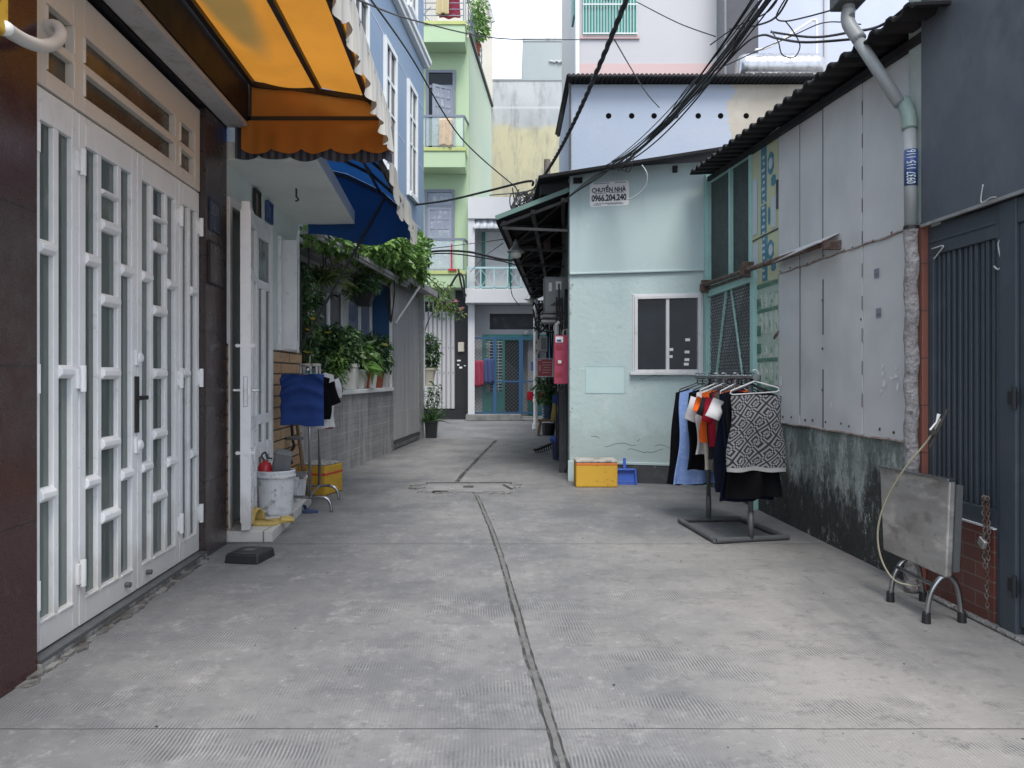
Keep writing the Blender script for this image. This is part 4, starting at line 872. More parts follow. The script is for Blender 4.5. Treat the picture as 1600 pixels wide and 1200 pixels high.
for z0, z1 in ((3.6, 4.06), (6.86, 7.4), (10.25, 10.82)):
    b = MB(); b.box(-4.4, -1.27, 20.8, 21.5, z0, z1-.1); b.build('balcony', m_greenwall, gh, bevel=.01)
    b = MB(); b.box(-4.42, -1.25, 20.77, 21.5, z1-.1, z1); b.build('balcony_edge', m_olive, gh, bevel=.008)
for z in (4.06, 7.4, 10.82):
    b = MB(); top = z+.86; b.bar((-4.4, 20.84, top), (-1.3, 20.84, top), .055); b.bar((-1.3, 20.84, top), (-1.22, 21.5, top), .05)
    for x in (-3.4, -2.35, -1.31): b.bar((x, 20.84, z), (x, 20.84, top), .035)
    if z > 10:
        for k in range(1, 5): b.bar((-4.4, 20.84, z+k*.17), (-1.3, 20.84, z+k*.17), .02)
        b.bar((-2.6, 20.84, z), (-2.2, 20.84, z+.4), .02); b.bar((-2.2, 20.84, z), (-2.6, 20.84, z+.4), .02)
    r = b.build('railing', m_greydoor, gh)
    if z < 10: MB().box(-4.38, -1.33, 20.836, 20.844, z+.06, top-.04).build('glass', mat('clear rail glass', (.45, .6, .58), .1, trans=.0) if 0 else m_railglass if 'm_railglass' in globals() else globals().setdefault('m_railglass', (lambda s: (s.b.inputs['Base Color'].__setattr__('default_value', (.7, .85, .82, 1)), s.b.inputs['Roughness'].__setattr__('default_value', .05), s.b.inputs['Alpha'].__setattr__('default_value', .18), s.m)[-1])(N('clear rail glass'))), r)
def paneldoor(x0, x1, z0, z1, y, opened):
    b = MB(); f = .08
    b.box(x0, x0+f, y-.06, y, z0, z1); b.box(x1-f, x1, y-.06, y, z0, z1); b.box(x0+f, x1-f, y-.06, y, z1-f, z1); b.box(x0+f, x1-f, y-.05, y, z1-.5, z1-.42)
    d = b.build('door', m_greydoor, gh, bevel=.006)
    MB().box(x0+f, x1-f, y-.02, y-.005, z0, z1-f).build('unlit_interior_sheet' if opened else 'glass', m_darkglass if opened else m_panegrey, d)  # when opened, a flat dark sheet stands in for the unlit room
    def leafm(fn, w):
        m = MB(); h = z1-.5-z0; s = .07
        m.box(0, s, -.02, .02, z0, z0+h, fn); m.box(w-s, w, -.02, .02, z0, z0+h, fn); m.box(s, w-s, -.02, .02, z0+h-s, z0+h, fn); m.box(s, w-s, -.02, .02, z0, z0+.25, fn)
        for k in (1, 2): m.box(s+(w-2*s)*k/3-.025, s+(w-2*s)*k/3+.025, -.018, .018, z0+.25, z0+h-s, fn)
        for k in range(1, 6): m.box(s, w-s, -.016, .016, z0+.25+(h-.32)*k/6-.02, z0+.25+(h-.32)*k/6+.02, fn)
        o = m.build('leaf', m_greydoor2, d); m2 = MB(); m2.box(s, w-s, -.004, .004, z0+.2, z0+h-.05, fn); m2.build('pane', m_panegrey, d)
    if opened:
        a = R(32); fn = lambda u, v, z: (x1-f-u*math.cos(a)-v*math.sin(a), y-.03-u*math.sin(a)+v*math.cos(a), z); leafm(fn, .62)
    else:
        fn = lambda u, v, z: (x0+f+u, y-.03+v, z); leafm(fn, x1-x0-2*f)
m_greydoor2 = mat('lighter grey door leaf', (.24, .265, .33), .5); m_panegrey = mat('curtained pane', (.25, .28, .34), .2, layers=[(5, .45, .7, (.5, .52, .56), .6)])
paneldoor(-2.40, -1.58, 7.4, 9.76, 21.5, True); paneldoor(-2.44, -1.61, 4.06, 6.42, 21.5, False)
b = MB(); b.box(-2.62, -2.48, 21.44, 21.5, 8.35, 9.35); w = b.build('side_window', m_greydoor, gh); 
b = MB(); b.bar((gx(21.5)+.03, 21.5, 10.78), (gx(27.2)+.03, 27.2, 10.78), .08, .1); b.build('coping', m_black_metal, gh)
b = MB()
for z in (11.0, 11.2, 11.4, 11.6): b.bar((gx(21.5), 20.84, z), (gx(24.5), 24.5, z), .02)
for k in range(8): y = 20.84+k*.5; b.bar((gx(y), y, 10.8), (gx(y), y, 11.62), .025)
b.build('side_railing', m_greydoor, gh)
# folded white gate on its ground floor
b = MB(); n = 11; x0, x1 = -2.95, -1.58
prof_ = []
for i in range(n):
    xa = x0+(x1-x0)*i/n; w = (x1-x0)/n; prof_ += [(xa, 21.50), (xa+w*.15, 21.44), (xa+w*.75, 21.44), (xa+w*.9, 21.50)]
pr = prof_+[(x1, 21.53), (x0, 21.53)]
for z0, z1 in ((.3, 3.0),): b.prism(pr, z0, z1)
gt = b.build('folding_gate', m_tallwhite, gh)
b = MB()
for i in range(n+1): xa = x0+(x1-x0)*i/n; b.bar((xa, 21.5, 3.0), (xa, 21.5, 3.3), .03)
b.build('gate_bars', m_tallwhite, gt)
b = MB()
for i in range(n): xa = x0+(x1-x0)*(i+.45)/n; [b.cbox((xa, 21.435, z), (.03, .01, .03)) for z in (1.3, 2.0)]
b.build('gate_rivets', m_greydoor, gt)
b = MB(); b.box(-1.5, -1.33, 21.33, 21.42, 1.88, 2.15); tag(b.build('electric_meter', m_potbeige, bevel=.02), 'cream box fixed on the black column beside the white folded gate', 'meter')
b = MB()
for x, z, w, h in ((-1.53, 1.62, .10, .04), (-1.53, 1.5, .06, .04), (-1.47, 1.42, .08, .05), (-1.34, 1.48, .05, .03)): b.box(x, x+w, 21.41, 21.416, z, z+h)
tag(b.build('paper_stickers', m_paper), 'torn white stickers on the black column under the cream meter', 'stickers')
# washing on the balconies
def flatcloth(name, label, cat, x0, x1, z0, z1, y, m, seed=1, parent=None):
    rnd = random.Random(seed); ph = rnd.random()*6; b = MB()
    b.grid(lambda u, v: (x0+(x1-x0)*(u+.03*math.sin(v*3+ph)*(1-v)), y+.03*math.sin(u*14+ph)*(1-v*.6), z0+(z1-z0)*v+.02*math.sin(u*7+ph)*(1-v)), 16, 12)
    o = b.build(name, m, None, smooth=True, solid=.012)
    return tag(o, label, cat)
flatcloth('hanging_trousers', 'tan trousers drying over the middle balcony rail of the green house', 'trousers', -1.97, -1.6, 7.42, 8.17, 20.75, m_tan_cloth, 2)
flatcloth('draped_cloth', 'red and cream bundle of washing on the top balcony of the green house', 'washing', -2.0, -1.42, 10.95, 11.5, 20.9, m_rose_cloth, 3)
flatcloth('draped_cloth', 'pale yellow cloth on the top balcony beside the red washing', 'washing', -2.05, -1.7, 11.0, 11.55, 20.78, mat('faded yellow cloth', (.42, .36, .2), .9), 5)
t = thing('balcony_plant', 'leafy potted plant by the top corner railing of the green house', 'pot plant', (-.98, 23.2, 10.82))
b = MB(); pot(b, (-1.12, 23, 10.82), .15, .2, .3); b.build('pot', m_terracotta, t); foliage([(-1.05, 22.8, 11.5, .25, .5, .3), (-1.0, 23.4, 11.9, .25, .5, .35), (-.98, 22.6, 12.1, .2, .3, .25)], 500, .2, .08, 51).build('foliage', m_leaf, t, recalc=False); stems((-1.12, 23, 11.1), [(-1.05, 22.8, 11.5), (-1, 23.4, 11.9)], .015, 2).build('stem', m_bark, t)
# stair tower behind
b = MB(); b.add([(-4.5, 27.25, 0), (-.69, 27.25, 0), (-.69, 27.25, 13.7), (-1.15, 27.25, 15.4), (-4.5, 27.25, 15.4), (-4.5, 30, 0), (-.80, 30, 0), (-.80, 30, 13.7), (-1.3, 30, 15.4), (-4.5, 30, 15.4)], [(0, 1, 2, 3, 4), (9, 8, 7, 6, 5), (0, 5, 6, 1), (1, 6, 7, 2), (2, 7, 8, 3), (3, 8, 9, 4), (4, 9, 5, 0)])
tw = thing('stair_tower', 'bare beige rendered stair tower rising behind the green house', 'building', (-2, 27.5, 0)); b.build('wall', m_beige_tower, tw)
b = MB(); b.bar((-.66, 27.2, 13.75), (-1.12, 27.2, 15.45), .12, .12); b.build('roof_edge', m_ledge, tw)

# ------------------------------------------------------------------ white end house with blue mesh gate
eh = thing('end_house', 'white two storey house closing the alley with teal door frames', 'house', (.4, 21.4, 0))
b = MB(); b.box(-1.2, 3.2, 21.9, 27, 0, 5.9); b.box(-1.2, -1.02, 20.95, 21.9, .1, 5.5); b.box(-1.2, 3.2, 20.9, 21.9, 5.5, 6.08); b.box(2.2, 3.2, 20.95, 21.9, 0, 5.5); b.build('wall', m_whitehouse2, eh)
b = MB(); b.box(-1.02, 2.2, 21.3, 21.9, 2.94, 3.16); b.box(-1.02, -.62, 21.3, 21.9, 0, 2.94); b.box(-.62, 2.2, 21.3, 21.9, 2.36, 2.5); b.box(.78, 2.2, 21.3, 21.9, 2.5, 2.94); b.box(.44, .74, 21.5, 21.6, .1, 2.4); b.build('ground_floor_wall', m_tallwhite, eh)  # greyer than the upper wall: shade under the balcony put into its colour
MB().box(-.62, .78, 21.45, 21.5, 2.5, 2.94).build('vent_window', m_slate, eh)
MB().box(-1.26, 3.0, 20.6, 21.9, 3.17, 3.55).build('balcony', m_whitehouse2, eh, bevel=.01)
b = MB()
b.bar((-1.2, 20.66, 4.12), (3, 20.66, 4.12), .05); b.bar((-1.2, 20.66, 3.6), (3, 20.66, 3.6), .03)
for i in range(12):
    x = -1.2+i*.36; b.bar((x, 20.66, 3.55), (x, 20.66, 4.12), .03)
    b.bar((x, 20.66, 3.6), (x+.36, 20.66, 4.1), .014); b.bar((x+.36, 20.66, 3.6), (x, 20.66, 4.1), .014)
b.build('balcony_railing', mat('pale teal rail', (.36, .52, .54), .6), eh)
b = MB(); b.box(-.86, -.76, 21.82, 21.9, 3.56, 5.3); b.box(.0-.10, .0, 21.82, 21.9, 3.56, 5.3); b.box(-.76, -.1, 21.82, 21.9, 3.56, 3.72); d = b.build('door_frame', m_teal, eh); MB().box(-.76, -.1, 21.85, 21.895, 3.72, 5.3).build('door_panel', m_trim, d)
b = MB(); n = 24
b.grid(lambda u, v: (-1.06+2.2*u, 21.15-.28*v+.02*math.sin(u*n*3.14), 5.62-.40*v), 96, 2); b.build('corrugated_awning', mat('white and grey corrugated awning', (.55, .57, .60), .5, layers=[(6, .5, .6, (.4, .43, .47), .7, (1, .1, .1))]), eh, smooth=True, solid=.01)
b = MB(); b.box(-1.25, .25, 20.7, 21.3, 0, .17); b.box(.25, 1.2, 20.85, 21.3, 0, .11); b.box(.25, 1.1, 20.6, 20.85, 0, .07); b.build('step', m_concrete, eh, bevel=.02)
# teal doorway behind the gate
b = MB(); b.box(-.82, -.72, 21.26, 21.34, .17, 2.36); b.box(.20, .30, 21.26, 21.34, .17, 2.2); b.box(-.72, 1.4, 21.26, 21.34, 2.2, 2.36); b.box(-.28, -.20, 21.26, 21.34, .17, 2.2); b.box(-.72, -.28, 21.28, 21.33, .17, .72); b.box(-.72, -.28, 21.28, 21.33, .72, .78); b.box(.44, 1.2, 21.28, 21.33, .12, .72); d = b.build('doorway', m_teal, eh)
b = MB()
for k in range(17): b.bar((-.72, 21.29, .85+k*.082), (-.28, 21.29, .85+k*.082), .028)
for x in (-.62, -.5, -.38): b.bar((x, 21.28, .78), (x, 21.28, 2.2), .02)
b.build('window_bars', mat('pale jade louvre', (.36, .45, .43), .5), d); MB().box(-.72, .20, 21.34, 21.36, .17, 2.2).build('unlit_interior_sheet', m_gatedark, d)  # flat dark sheet behind the bars stands in for the unlit interior
b = MB(); b.lathe([(0, 0), (.07, 0), (.08, .03), (.05, .07), (0, .08)], (.38, 21.2, 2.42), 14, 'y'); b.build('porch_lamp', m_lampmetal, eh)
gd = thing('mesh_gate', 'blue framed chain link gate across the front of the white end house', 'gate', (-.2, 21.05, .17))
b = MB(); Y = 21.05
for x in (-1.16, -.45, .22, 1.0): b.bar((x, Y, .17), (x, Y, 2.27), .06)
b.bar((.28, Y, .17), (.28, Y, 2.27), .05); b.bar((-.5, Y, .17), (-.5, Y, 2.27), .04)
for z in (.2, 1.06, 2.25): b.bar((-1.16, Y, z), (1.0, Y, z), .045)
b.build('frame', m_bluepaint, gd)
b = MB(); st = .105
for i in range(-20, 24):
    x = -1.16+i*st
    for sg in (1, -1):
        xa, za, xb, zb = x, .2, x+sg*2.05, 2.25
        pts = []
        for (xx, zz) in ((xa, za), (xb, zb)): pts.append([xx, zz])
        def clip(t): return xa+(xb-xa)*t
        t0, t1 = 0, 1
        if sg > 0: t0 = max(0, (-1.16-xa)/2.05); t1 = min(1, (1.0-xa)/2.05)
        else: t0 = max(0, (xa-1.0)/2.05); t1 = min(1, (xa+1.16)/2.05)
        if t1-t0 > .03: b.bar((clip(t0), Y+.012*sg, .2+2.05*t0), (clip(t1), Y+.012*sg, .2+2.05*t1), .009)
b.build('mesh', m_wire, gd)
flatcloth('hanging_towel', 'rose red towel hung over the mesh gate', 'towel', -1.08, -.78, .93, 1.63, 20.98, m_rose_cloth, 7)
flatcloth('hanging_towel', 'navy blue cloth hung beside the rose towel on the mesh gate', 'towel', -.77, -.5, 1.02, 1.68, 20.97, mat('navy cloth', (.04, .06, .15), .9), 8)
b = MB(); b.box(.52, .74, 21.02, 21.03, 1.35, 1.6); b.box(.68, .74, 21.02, 21.03, 1.2, 1.35); tag(b.build('blue_banner', m_bluesticker), 'small blue torn banner tied on the right bay of the mesh gate', 'banner')
flatcloth('red_rag', 'dark red rag stuffed low behind the right bay of the mesh gate', 'rag', .42, .9, .55, .78, 20.98, m_red_cloth, 9)

# ------------------------------------------------------------------ tall blocks behind
t = thing('stained_building', 'tall blank end wall stained grey over faded yellow behind the alley', 'building', (1, 33, 0))
b = MB(); b.prism([(-1.1, 33), (2.72, 33), (2.72, 34.8), (-1.1, 34.8)], 0, 13.9); b.build('wall', m_stained, t); b = MB(); b.box(-1.1, 2.74, 32.97, 34.8, 13.9, 13.98); b.box(2.62, 2.73, 32.95, 33, 4, 13.9); b.build('coping', m_greyblock, t)
t = thing('grey_block', 'plain grey rendered block higher and behind the stained wall', 'building', (1.8, 36, 0))
MB().box(.5, 5.2, 36, 42, 0, 17.0).build('wall', m_greyblock, t); b = MB(); b.box(.48, 5.2, 35.97, 36.0, 16.9, 17.05); b.tube([at(858+4*i, 95+(i % 3), 35.95) for i in range(8)], .05, 6); b.tube([at(872, 98, 35.94), at(880, 94, 35.94), at(889, 95, 35.94)], .06, 6); b.build('coping', m_stained, t)
t = thing('shuttered_tower', 'pale grey tall house with a barred green window and pink band', 'building', (3.4, 17, 0))
MB().box(1.49, 5.35, 17, 23, 0, 14).build('wall', m_tallwhite, t); MB().box(1.48, 5.36, 16.985, 17.0, 7.84, 8.12).build('pink_band', m_pinkband, t)
b = MB(); b.box(1.50, 2.82, 16.96, 17.0, 8.66, 8.74); 
for z in (9.6,): b.box(1.5, 2.82, 16.95, 17, z+.5, z+.58)
w = b.build('window', m_pinkband, t); MB().box(1.56, 2.76, 16.975, 16.995, 8.74, 10.1).build('blind', m_shutgreen, w)
b = MB()
for i in range(19): x = 1.57+i*.0655; b.bar((x, 16.93, 8.74), (x, 16.93, 10.1), .010)
for z in (8.76, 9.4, 9.8): b.bar((1.56, 16.93, z), (2.77, 16.93, z), .022)
b.grid(lambda u, v: (1.75+.8*u, 16.94, 9.75-.22*math.sin(math.pi*u)*v), 10, 3)
b.build('window_bars', m_trim, w)
b = MB(); b.tube([(1.44, 16.93, 5), (1.44, 16.93, 14)], .05, 8); b.build('rain_pipe', m_trim, t); b = MB(); b.box(1.36, 1.41, 17.0, 17.6, 9.2, 10.5); b.build('open_shutter', m_teal, t)
t = thing('charcoal_building', 'narrow charcoal wall between the pale tower and the lavender tower', 'building', (5, 16.5, 0))
b = MB(); b.box(4.55, 5.26, 16.4, 17.0, 0, 13); b.build('wall', m_darkbuild, t); b = MB(); b.box(4.53, 4.57, 16.37, 17, 4, 13); b.build('edge_trim', m_greyplastic, t)
t = thing('lavender_tower', 'lavender white high wall behind the steel water tank', 'building', (7, 18, 0))
b = MB(); b.box(5.56, 10.5, 18, 23, 0, 14.0); b.build('wall', m_lavbuild, t); b = MB(); b.box(7.3, 7.36, 17.95, 18, 6, 14); b.build('corner_pipe', m_tallwhite, t)

# ------------------------------------------------------------------ lavender wall with vent holes
lw = thing('lavender_warehouse', 'lavender wall with a row of round vent holes above the mint house', 'building', (2.8, 13, 0))
holes = [951, 987, 1022, 1056, 1091, 1126, 1166]
b = MB(); b.box(.98, 5.0, 13, 13.3, 0, 6.14); b.box(.98, 1.28, 13.3, 16, 0, 6.1); b.build('wall', m_lav, lw)
b = MB()
for px in holes: q = at(px, 181, 13); b.lathe([(0, 0), (.047, 0), (.047, -.004), (0, -.004)], (q.x, 13.0, q.z), 18, 'y')
b.build('vent_hole', mat('black pipe mouth', (.003, .003, .003), .9, spec=.05), lw)
b = MB(); b.grid(lambda u, v: (.93+4.1*u, 12.78+3.5*v, 6.20+.022*math.sin(u*2*math.pi*54)+.12*v), 54*8, 1); b.build('corrugated_roof', m_roofdark, lw, smooth=True, solid=.05, recalc=False)
b = MB(); b.box(.96, 1.0, 12.96, 13.0, 0, 6.15); b.build('corner_edge', m_slate, lw)
# water heater on that roof
wt = thing('water_tank', 'horizontal stainless water heater tank on the corrugated roof', 'water tank', (5, 14.5, 6.3))
q = at(1218, 107, 14.5); b = MB(); pr_ = [(0, -.80), (.16, -.80), (.23, -.76), (.262, -.70)]
for i in range(28): x = -.66+i*1.32/27; pr_.append((.262+.006*math.sin(i*2.2), x))
pr_ += [(.262, .70), (.23, .76), (.16, .80), (0, .80)]
b.lathe(pr_, q, 28, 'x'); b.build('tank', m_tank, wt, smooth=True)
b = MB(); 
for dx in (-.55, .6): b.bar((q.x+dx, q.y-.2, 6.3), (q.x+dx, q.y-.2, q.z-.2), .05); b.bar((q.x+dx, q.y+.4, 6.3), (q.x+dx, q.y+.2, q.z-.15), .05)
b.bar((q.x-.75, q.y-.3, q.z-.3), (q.x+.8, q.y-.3, q.z-.3), .05); b.bar((q.x-.7, q.y-.5, 6.42), (q.x+.9, q.y-.35, 6.62), .04)
b.build('stand', m_stainless, wt)
b = MB()
for i in range(12): x = q.x-.6+i*.11; b.tube([(x, q.y-.27, q.z-.28), (x, q.y-1.0, 6.35)], .025, 8)
b.build('solar_tubes', m_greyplastic, wt)
b = MB(); b.tube(smooth_path([at(1276, 130, 14.6), at(1276, 40, 14.6), at(1272, 32, 14.6), at(1262, 36, 14.6), at(1205, 72, 14.3), at(1180, 78, 14.2)], 3), .022, 8); tag(b.build('vent_pipe', m_pvcwhite), 'thin white bent pipe standing beside the steel water tank', 'pipe')

# ------------------------------------------------------------------ mint house on the right
def yM(x): return 8.8-.23*(x-.66)
tM = lambda x, d, z: (x, yM(x)-d, z)      # d proud of the wall towards the camera
mh = thing('mint_house', 'pale mint plastered house with one dark sliding window and a painted notice', 'house', (1.4, 8.7, 0))
wx0, wx1, wz0, wz1 = 1.375, 2.085, 1.245, 2.10
b = MB(); X0, X1 = .66, 2.30
b.box(X0, wx0, -.25, 0, 0, 2.36, tM); b.box(wx1, X1, -.25, 0, 0, 2.36, tM); b.box(wx0, wx1, -.25, 0, 0, wz0, tM); b.box(wx0, wx1, -.25, 0, wz1, 2.36, tM)
b.build('lower_wall', m_mintlow, mh)
b = MB(); b.box(X0, X1, -.25, .012, 2.36, 3.56, tM); b.build('upper_wall', m_mint, mh)
b = MB(); b.box(X0-.002, X1, .0, .028, 2.36, 2.385, tM); b.build('string_course', m_mint, mh, bevel=.006)
b = MB(); b.add([(.66, 8.8, 0), (1.12, 18.5, 0), (1.12, 18.5, 3.5), (.66, 8.8, 3.5)], [(0, 1, 2, 3)]); b.add([(.70, 8.8, 0), (1.3, 18.5, 0), (1.3, 18.5, 3.5), (.70, 8.8, 3.5)], [(0, 1, 2, 3)]); b.build('side_wall', mat('dark grey side wall', (.16, .18, .18), .9, layers=[(3, .4, .7, (.07, .075, .075), .8)]), mh, recalc=False)  # mottled dark grey, darker than the mint front
b = MB(); b.box(X0-.02, .88, 0, .03, 0, .235, tM); b.box(1.12, 1.86, -.01, .02, .205, .235, tM); b.box(1.815, 1.86, 0, .03, 0, .27, tM); b.build('plinth_trim', m_mint, mh, bevel=.005)
b = MB(); b.box(.88, 1.82, 0, .012, 0, .205, tM); b.build('plinth', m_slate, mh)
b = MB()
for x0, x1, z0, z1 in ((wx0, wx0+.035, wz0, wz1), (wx1-.035, wx1, wz0, wz1), (wx0+.035, wx1-.035, wz1-.035, wz1), (wx0+.035, wx1-.035, wz0, wz0+.03)): b.box(x0, x1, -.06, .025, z0, z1, tM)
b.box(1.715, 1.75, -.05, .012, wz0+.03, wz1-.035, tM); b.box(wx0-.05, wx1+.03, -.04, .05, wz0-.03, wz0, tM)
b.box(wx0-.02, wx0, -.0, .01, wz0, wz1+.015, tM); b.box(wx1, wx1+.02, 0, .01, wz0, wz1+.015, tM); b.box(wx0-.02, wx1+.02, 0, .01, wz1, wz1+.02, tM)
w = b.build('window', mat('worn aluminium frame', (.55, .56, .58), .5, layers=[(12, .5, .75, (.38, .38, .38), .6)]), mh, bevel=.003)
MB().box(wx0+.03, wx1-.03, -.045, -.035, wz0+.02, wz1-.03, tM).build('glass', m_darkglass, w)
b = MB()
for px, py in ((1049, 546), (1048, 557), (1074, 531), (1073, 550), (1073, 562), (1072, 569)): q = at(px, py, 8.55); b.box(q.x-.025, q.x+.025, -.034, -.032, q.z-.015, q.z+.015, tM)
b.build('window_stickers', m_paper, w)
b = MB()
for (x0, x1, z0, z1) in ((.835, 1.27, 1.005, 1.315),):
    e = .006
    b.box(x0, x1, 0, .004, z1-e, z1, tM); b.box(x0, x0+e, 0, .004, z0, z1-e, tM); b.box(x1-e, x1, 0, .004, z0, z1-e, tM); b.box(x0+e, x1-e, 0, .0035, z0, z0+e*.6, tM)
b.build('patch_outline', mat('blue green chalk', (.33, .50, .52), .9), mh)
b = MB(); b.box(.842, 1.262, 0, .002, 1.01, 1.308, tM); b.box(.77, .83, 0, .002, 1.27, 1.3, tM); b.build('painted_patch', mat('fresh mint patch', (.42, .56, .56), .8, layers=[(5, .45, .7, (.46, .58, .57), .7)]), mh)
rnd = random.Random(5)
def crack(x, z, n, dx, r=.0022):
    pts = []
    for i in range(n): pts.append(Vector(tM(x, .001, z))); x += dx*rnd.uniform(.5, 1.4); z += rnd.uniform(-.02, .02)
    return smooth_path(pts, 2), r
b = MB()
for a in ((1.05, .40, 9, .04), (1.3, .37, 10, .045), (1.6, .42, 7, .04), (.9, .52, 4, .03), (1.40, .47, 3, .02), (1.44, 1.18, 10, .05)): pts, r = crack(*a); b.tube(pts, r, 4)
b.build('crack', mat('dark crack', (.12, .15, .15), .95), mh)
b = MB()
for i in range(24):
    x = rnd.choice((.66, .665, .67, .69)); z = rnd.uniform(.2, 2.3); s = rnd.uniform(.006, .016); b.prism([(x+s*math.cos(k*1.26)*rnd.uniform(.6, 1.3), z+s*math.sin(k*1.26)*rnd.uniform(.6, 1.3)) for k in range(5)], .0005, .003, lambda x, z, d: tM(x, d, z))
b.build('chipped_edge', mat('bare chipped plaster', (.3, .31, .29), .95), mh)
# sheet roof over the mint house
b = MB(); b.add([(.30, 8.62, 3.44), (2.34, 8.15, 3.64), (2.34, 12.9, 4.2), (.30, 12.9, 3.95)], [(0, 1, 2, 3)]); b.build('sheet_roof', m_roofdark, mh, solid=.03)
for x0, x1, d0, d1, z0, z1 in ((.33, .66, -.3, .0, 3.30, 3.42), (1.78, 1.83, 0, .04, 3.46, 3.53), (.70, .80, .0, .05, 3.40, 3.46)): MB().box(x0, x1, d0, d1, z0, z1, tM).build('roof_bracket', m_roofdark, mh)
# side lean-to eave over the alley
le = thing('side_eave', 'dark corrugated lean-to eave with steel trusses on the left side of the mint house', 'eave', (.3, 13, 3))
A, B_, C_, D_ = Vector((.655, 8.83, 3.31)), Vector((-.185, 8.8, 2.98)), Vector((.45, 18, 3.02)), Vector((1.28, 18, 3.36))
def ev(u, v, dz=0): return A.lerp(D_, v).lerp(B_.lerp(C_, v), u)+Vector((0, 0, dz))
b = MB(); b.grid(lambda u, v: ev(u, v, .018*math.sin(v*2*math.pi*60)), 1, 480); b.build('corrugated_sheet', m_roofdark, le, smooth=True, solid=.012, recalc=False)
b = MB(); b.bar(ev(-.0, 0, .03)+Vector((0, -.02, 0)), ev(1.0, 0, .03)+Vector((0, -.02, 0)), .035, .05); b.build('edge_flashing', mat('green flashing', (.09, .17, .15), .5), le)
b = MB()
for u in (.08, .5, .9): b.bar(ev(u, .005, -.045), ev(u, .995, -.045), .05)
for k in range(7):
    v = .01+.98*k/6; b.bar(ev(0, v, -.06), ev(.95, v, -.05), .035); b.bar(ev(0, v, -.42), ev(.92, v, -.09), .03)
    if k < 6: b.bar(ev(.08, v, -.05), ev(.9, v+.16, -.05), .03); b.bar(ev(.9, v, -.05), ev(.08, v+.16, -.05), .03)
b.build('truss', m_black_metal, le)
def lamp(px, py, Y, label, s=1):
    q = at(px, py, Y); t = thing('hanging_lamp', label, 'lamp', q); b = MB()
    b.lathe([(0, .16*s), (.018*s, .16*s), (.028*s, .12*s), (.034*s, .085*s), (.07*s, .04*s), (.105*s, .01*s), (.112*s, 0), (.104*s, -.004*s), (.05*s, .03*s), (0, .03*s)], q, 24); b.build('lamp_shade', m_lampmetal, t, smooth=True)
    b = MB(); b.lathe([(.045*s, .03*s), (.07*s, 0), (.07*s, -.04*s), (.062*s, -.065*s), (.03*s, -.075*s), (0, -.076*s)], q, 20); b.build('globe', m_lampglass, t, smooth=True)
    b = MB(); b.tube([q+Vector((0, 0, .15*s)), q+Vector((.03, .05, .22)), q+Vector((.10, .08, .36))], .01, 6); b.build('lamp_arm', m_black_metal, t)
lamp(806, 394, 9.6, 'grey bell lamp with milky globe under the near end of the dark eave', 1.0)
lamp(829, 468, 17.2, 'white lamp head far along the dark eave by the white pipe', 1.3)

# notice on the mint wall
sg = thing('moving_notice', 'white stencilled notice with black lettering high on the mint wall', 'notice', tM(1.1, .02, 3.27))
b = MB(); x0, x1, z0, z1 = .885, 1.315, 3.125, 3.405; pl_ = []
for cx_, cz_, a0_ in ((x1-.03, z1-.03, 0), (x0+.03, z1-.04, 90), (x0+.03, z0+.03, 180), (x1-.03, z0+.03, 270)):
    for k in range(4): a_ = R(a0_+k*30); pl_.append((cx_+.03*math.cos(a_), cz_+.03*math.sin(a_)))
b.prism(pl_, .0125, .0155, lambda x, z, d: tM(x, d, z)); b.build('board', m_paper, sg)
ux = Vector((1, -.23, 0)).normalized(); uy = Vector((0, 0, 1))
text('CHUYỂN NHÀ', .385, .085, tM(x0+.022, .018, 3.282), ux, uy, 'lettering', m_ink, sg, .042)
text('0966.204.240', .395, .08, tM(x0+.018, .018, 3.18), ux, uy, 'lettering', m_ink, sg, .045)
b = MB(); rnd = random.Random(9)
for z, xa, xb in ((3.385, .93, 1.09), (3.388, 1.16, 1.28), (3.272, .93, 1.07), (3.276, 1.10, 1.26), (3.158, .94, 1.24), (3.142, .92, 1.0), (3.146, 1.08, 1.25)):
    x = xa
    while x < xb: w = rnd.uniform(.006, .014); b.box(x, x+w, .0156, .0165, z-.006, z+.006, tM); x += w+.004
tag(b.build('small_print', m_inkgrey, sg), kind='stuff')
# ------------------------------------------------------------------ things on the side wall under the eave
t = thing('junction_box', 'grey steel cabinet with meter labels high under the dark eave', 'electric cabinet', (.53, 9.9, 2.0))
q0, q1 = at(850, 490, 9.8), at(881, 432, 9.8)
b = MB(); b.box(q0.x, q1.x+.08, 9.8, 10.0, q0.z, q1.z); bo = b.build('cabinet', m_greyplastic, t, bevel=.012)
b = MB(); b.box(q0.x+.02, q1.x-.01, 9.792, 9.8, q0.z+.03, q1.z-.03); b.build('cabinet_door', m_greyshutter2 if 'm_greyshutter2' in globals() else mat('dull grey door', (.2, .21, .21), .5), t, bevel=.004)
b = MB(); b.box(q0.x+.06, q0.x+.10, 9.788, 9.792, q1.z-.19, q1.z-.08); b.box(q0.x+.15, q0.x+.22, 9.788, 9.792, q1.z-.17, q1.z-.06); b.build('label_plate', m_paper, t)
b = MB(); b.add([(q0.x+.07, 9.79, q0.z+.10), (q0.x+.22, 9.79, q0.z+.20), (q0.x+.22, 9.79, q0.z+.09)], [(0, 1, 2)]); b.build('dark_flap', m_slate, t, solid=.006)
b = MB(); b.box(q0.x-.02, q1.x+.1, 9.75, 10.02, q0.z-.05, q0.z-.015); b.tube([at(846, 503, 9.7), at(886, 503, 9.7)], .03, 8); b.build('tray', m_greyplastic, t)
t = thing('magenta_cover', 'magenta sheet metal cover with a sticker hung at the mint house corner', 'metal cover', (.6, 9.2, 1.1))
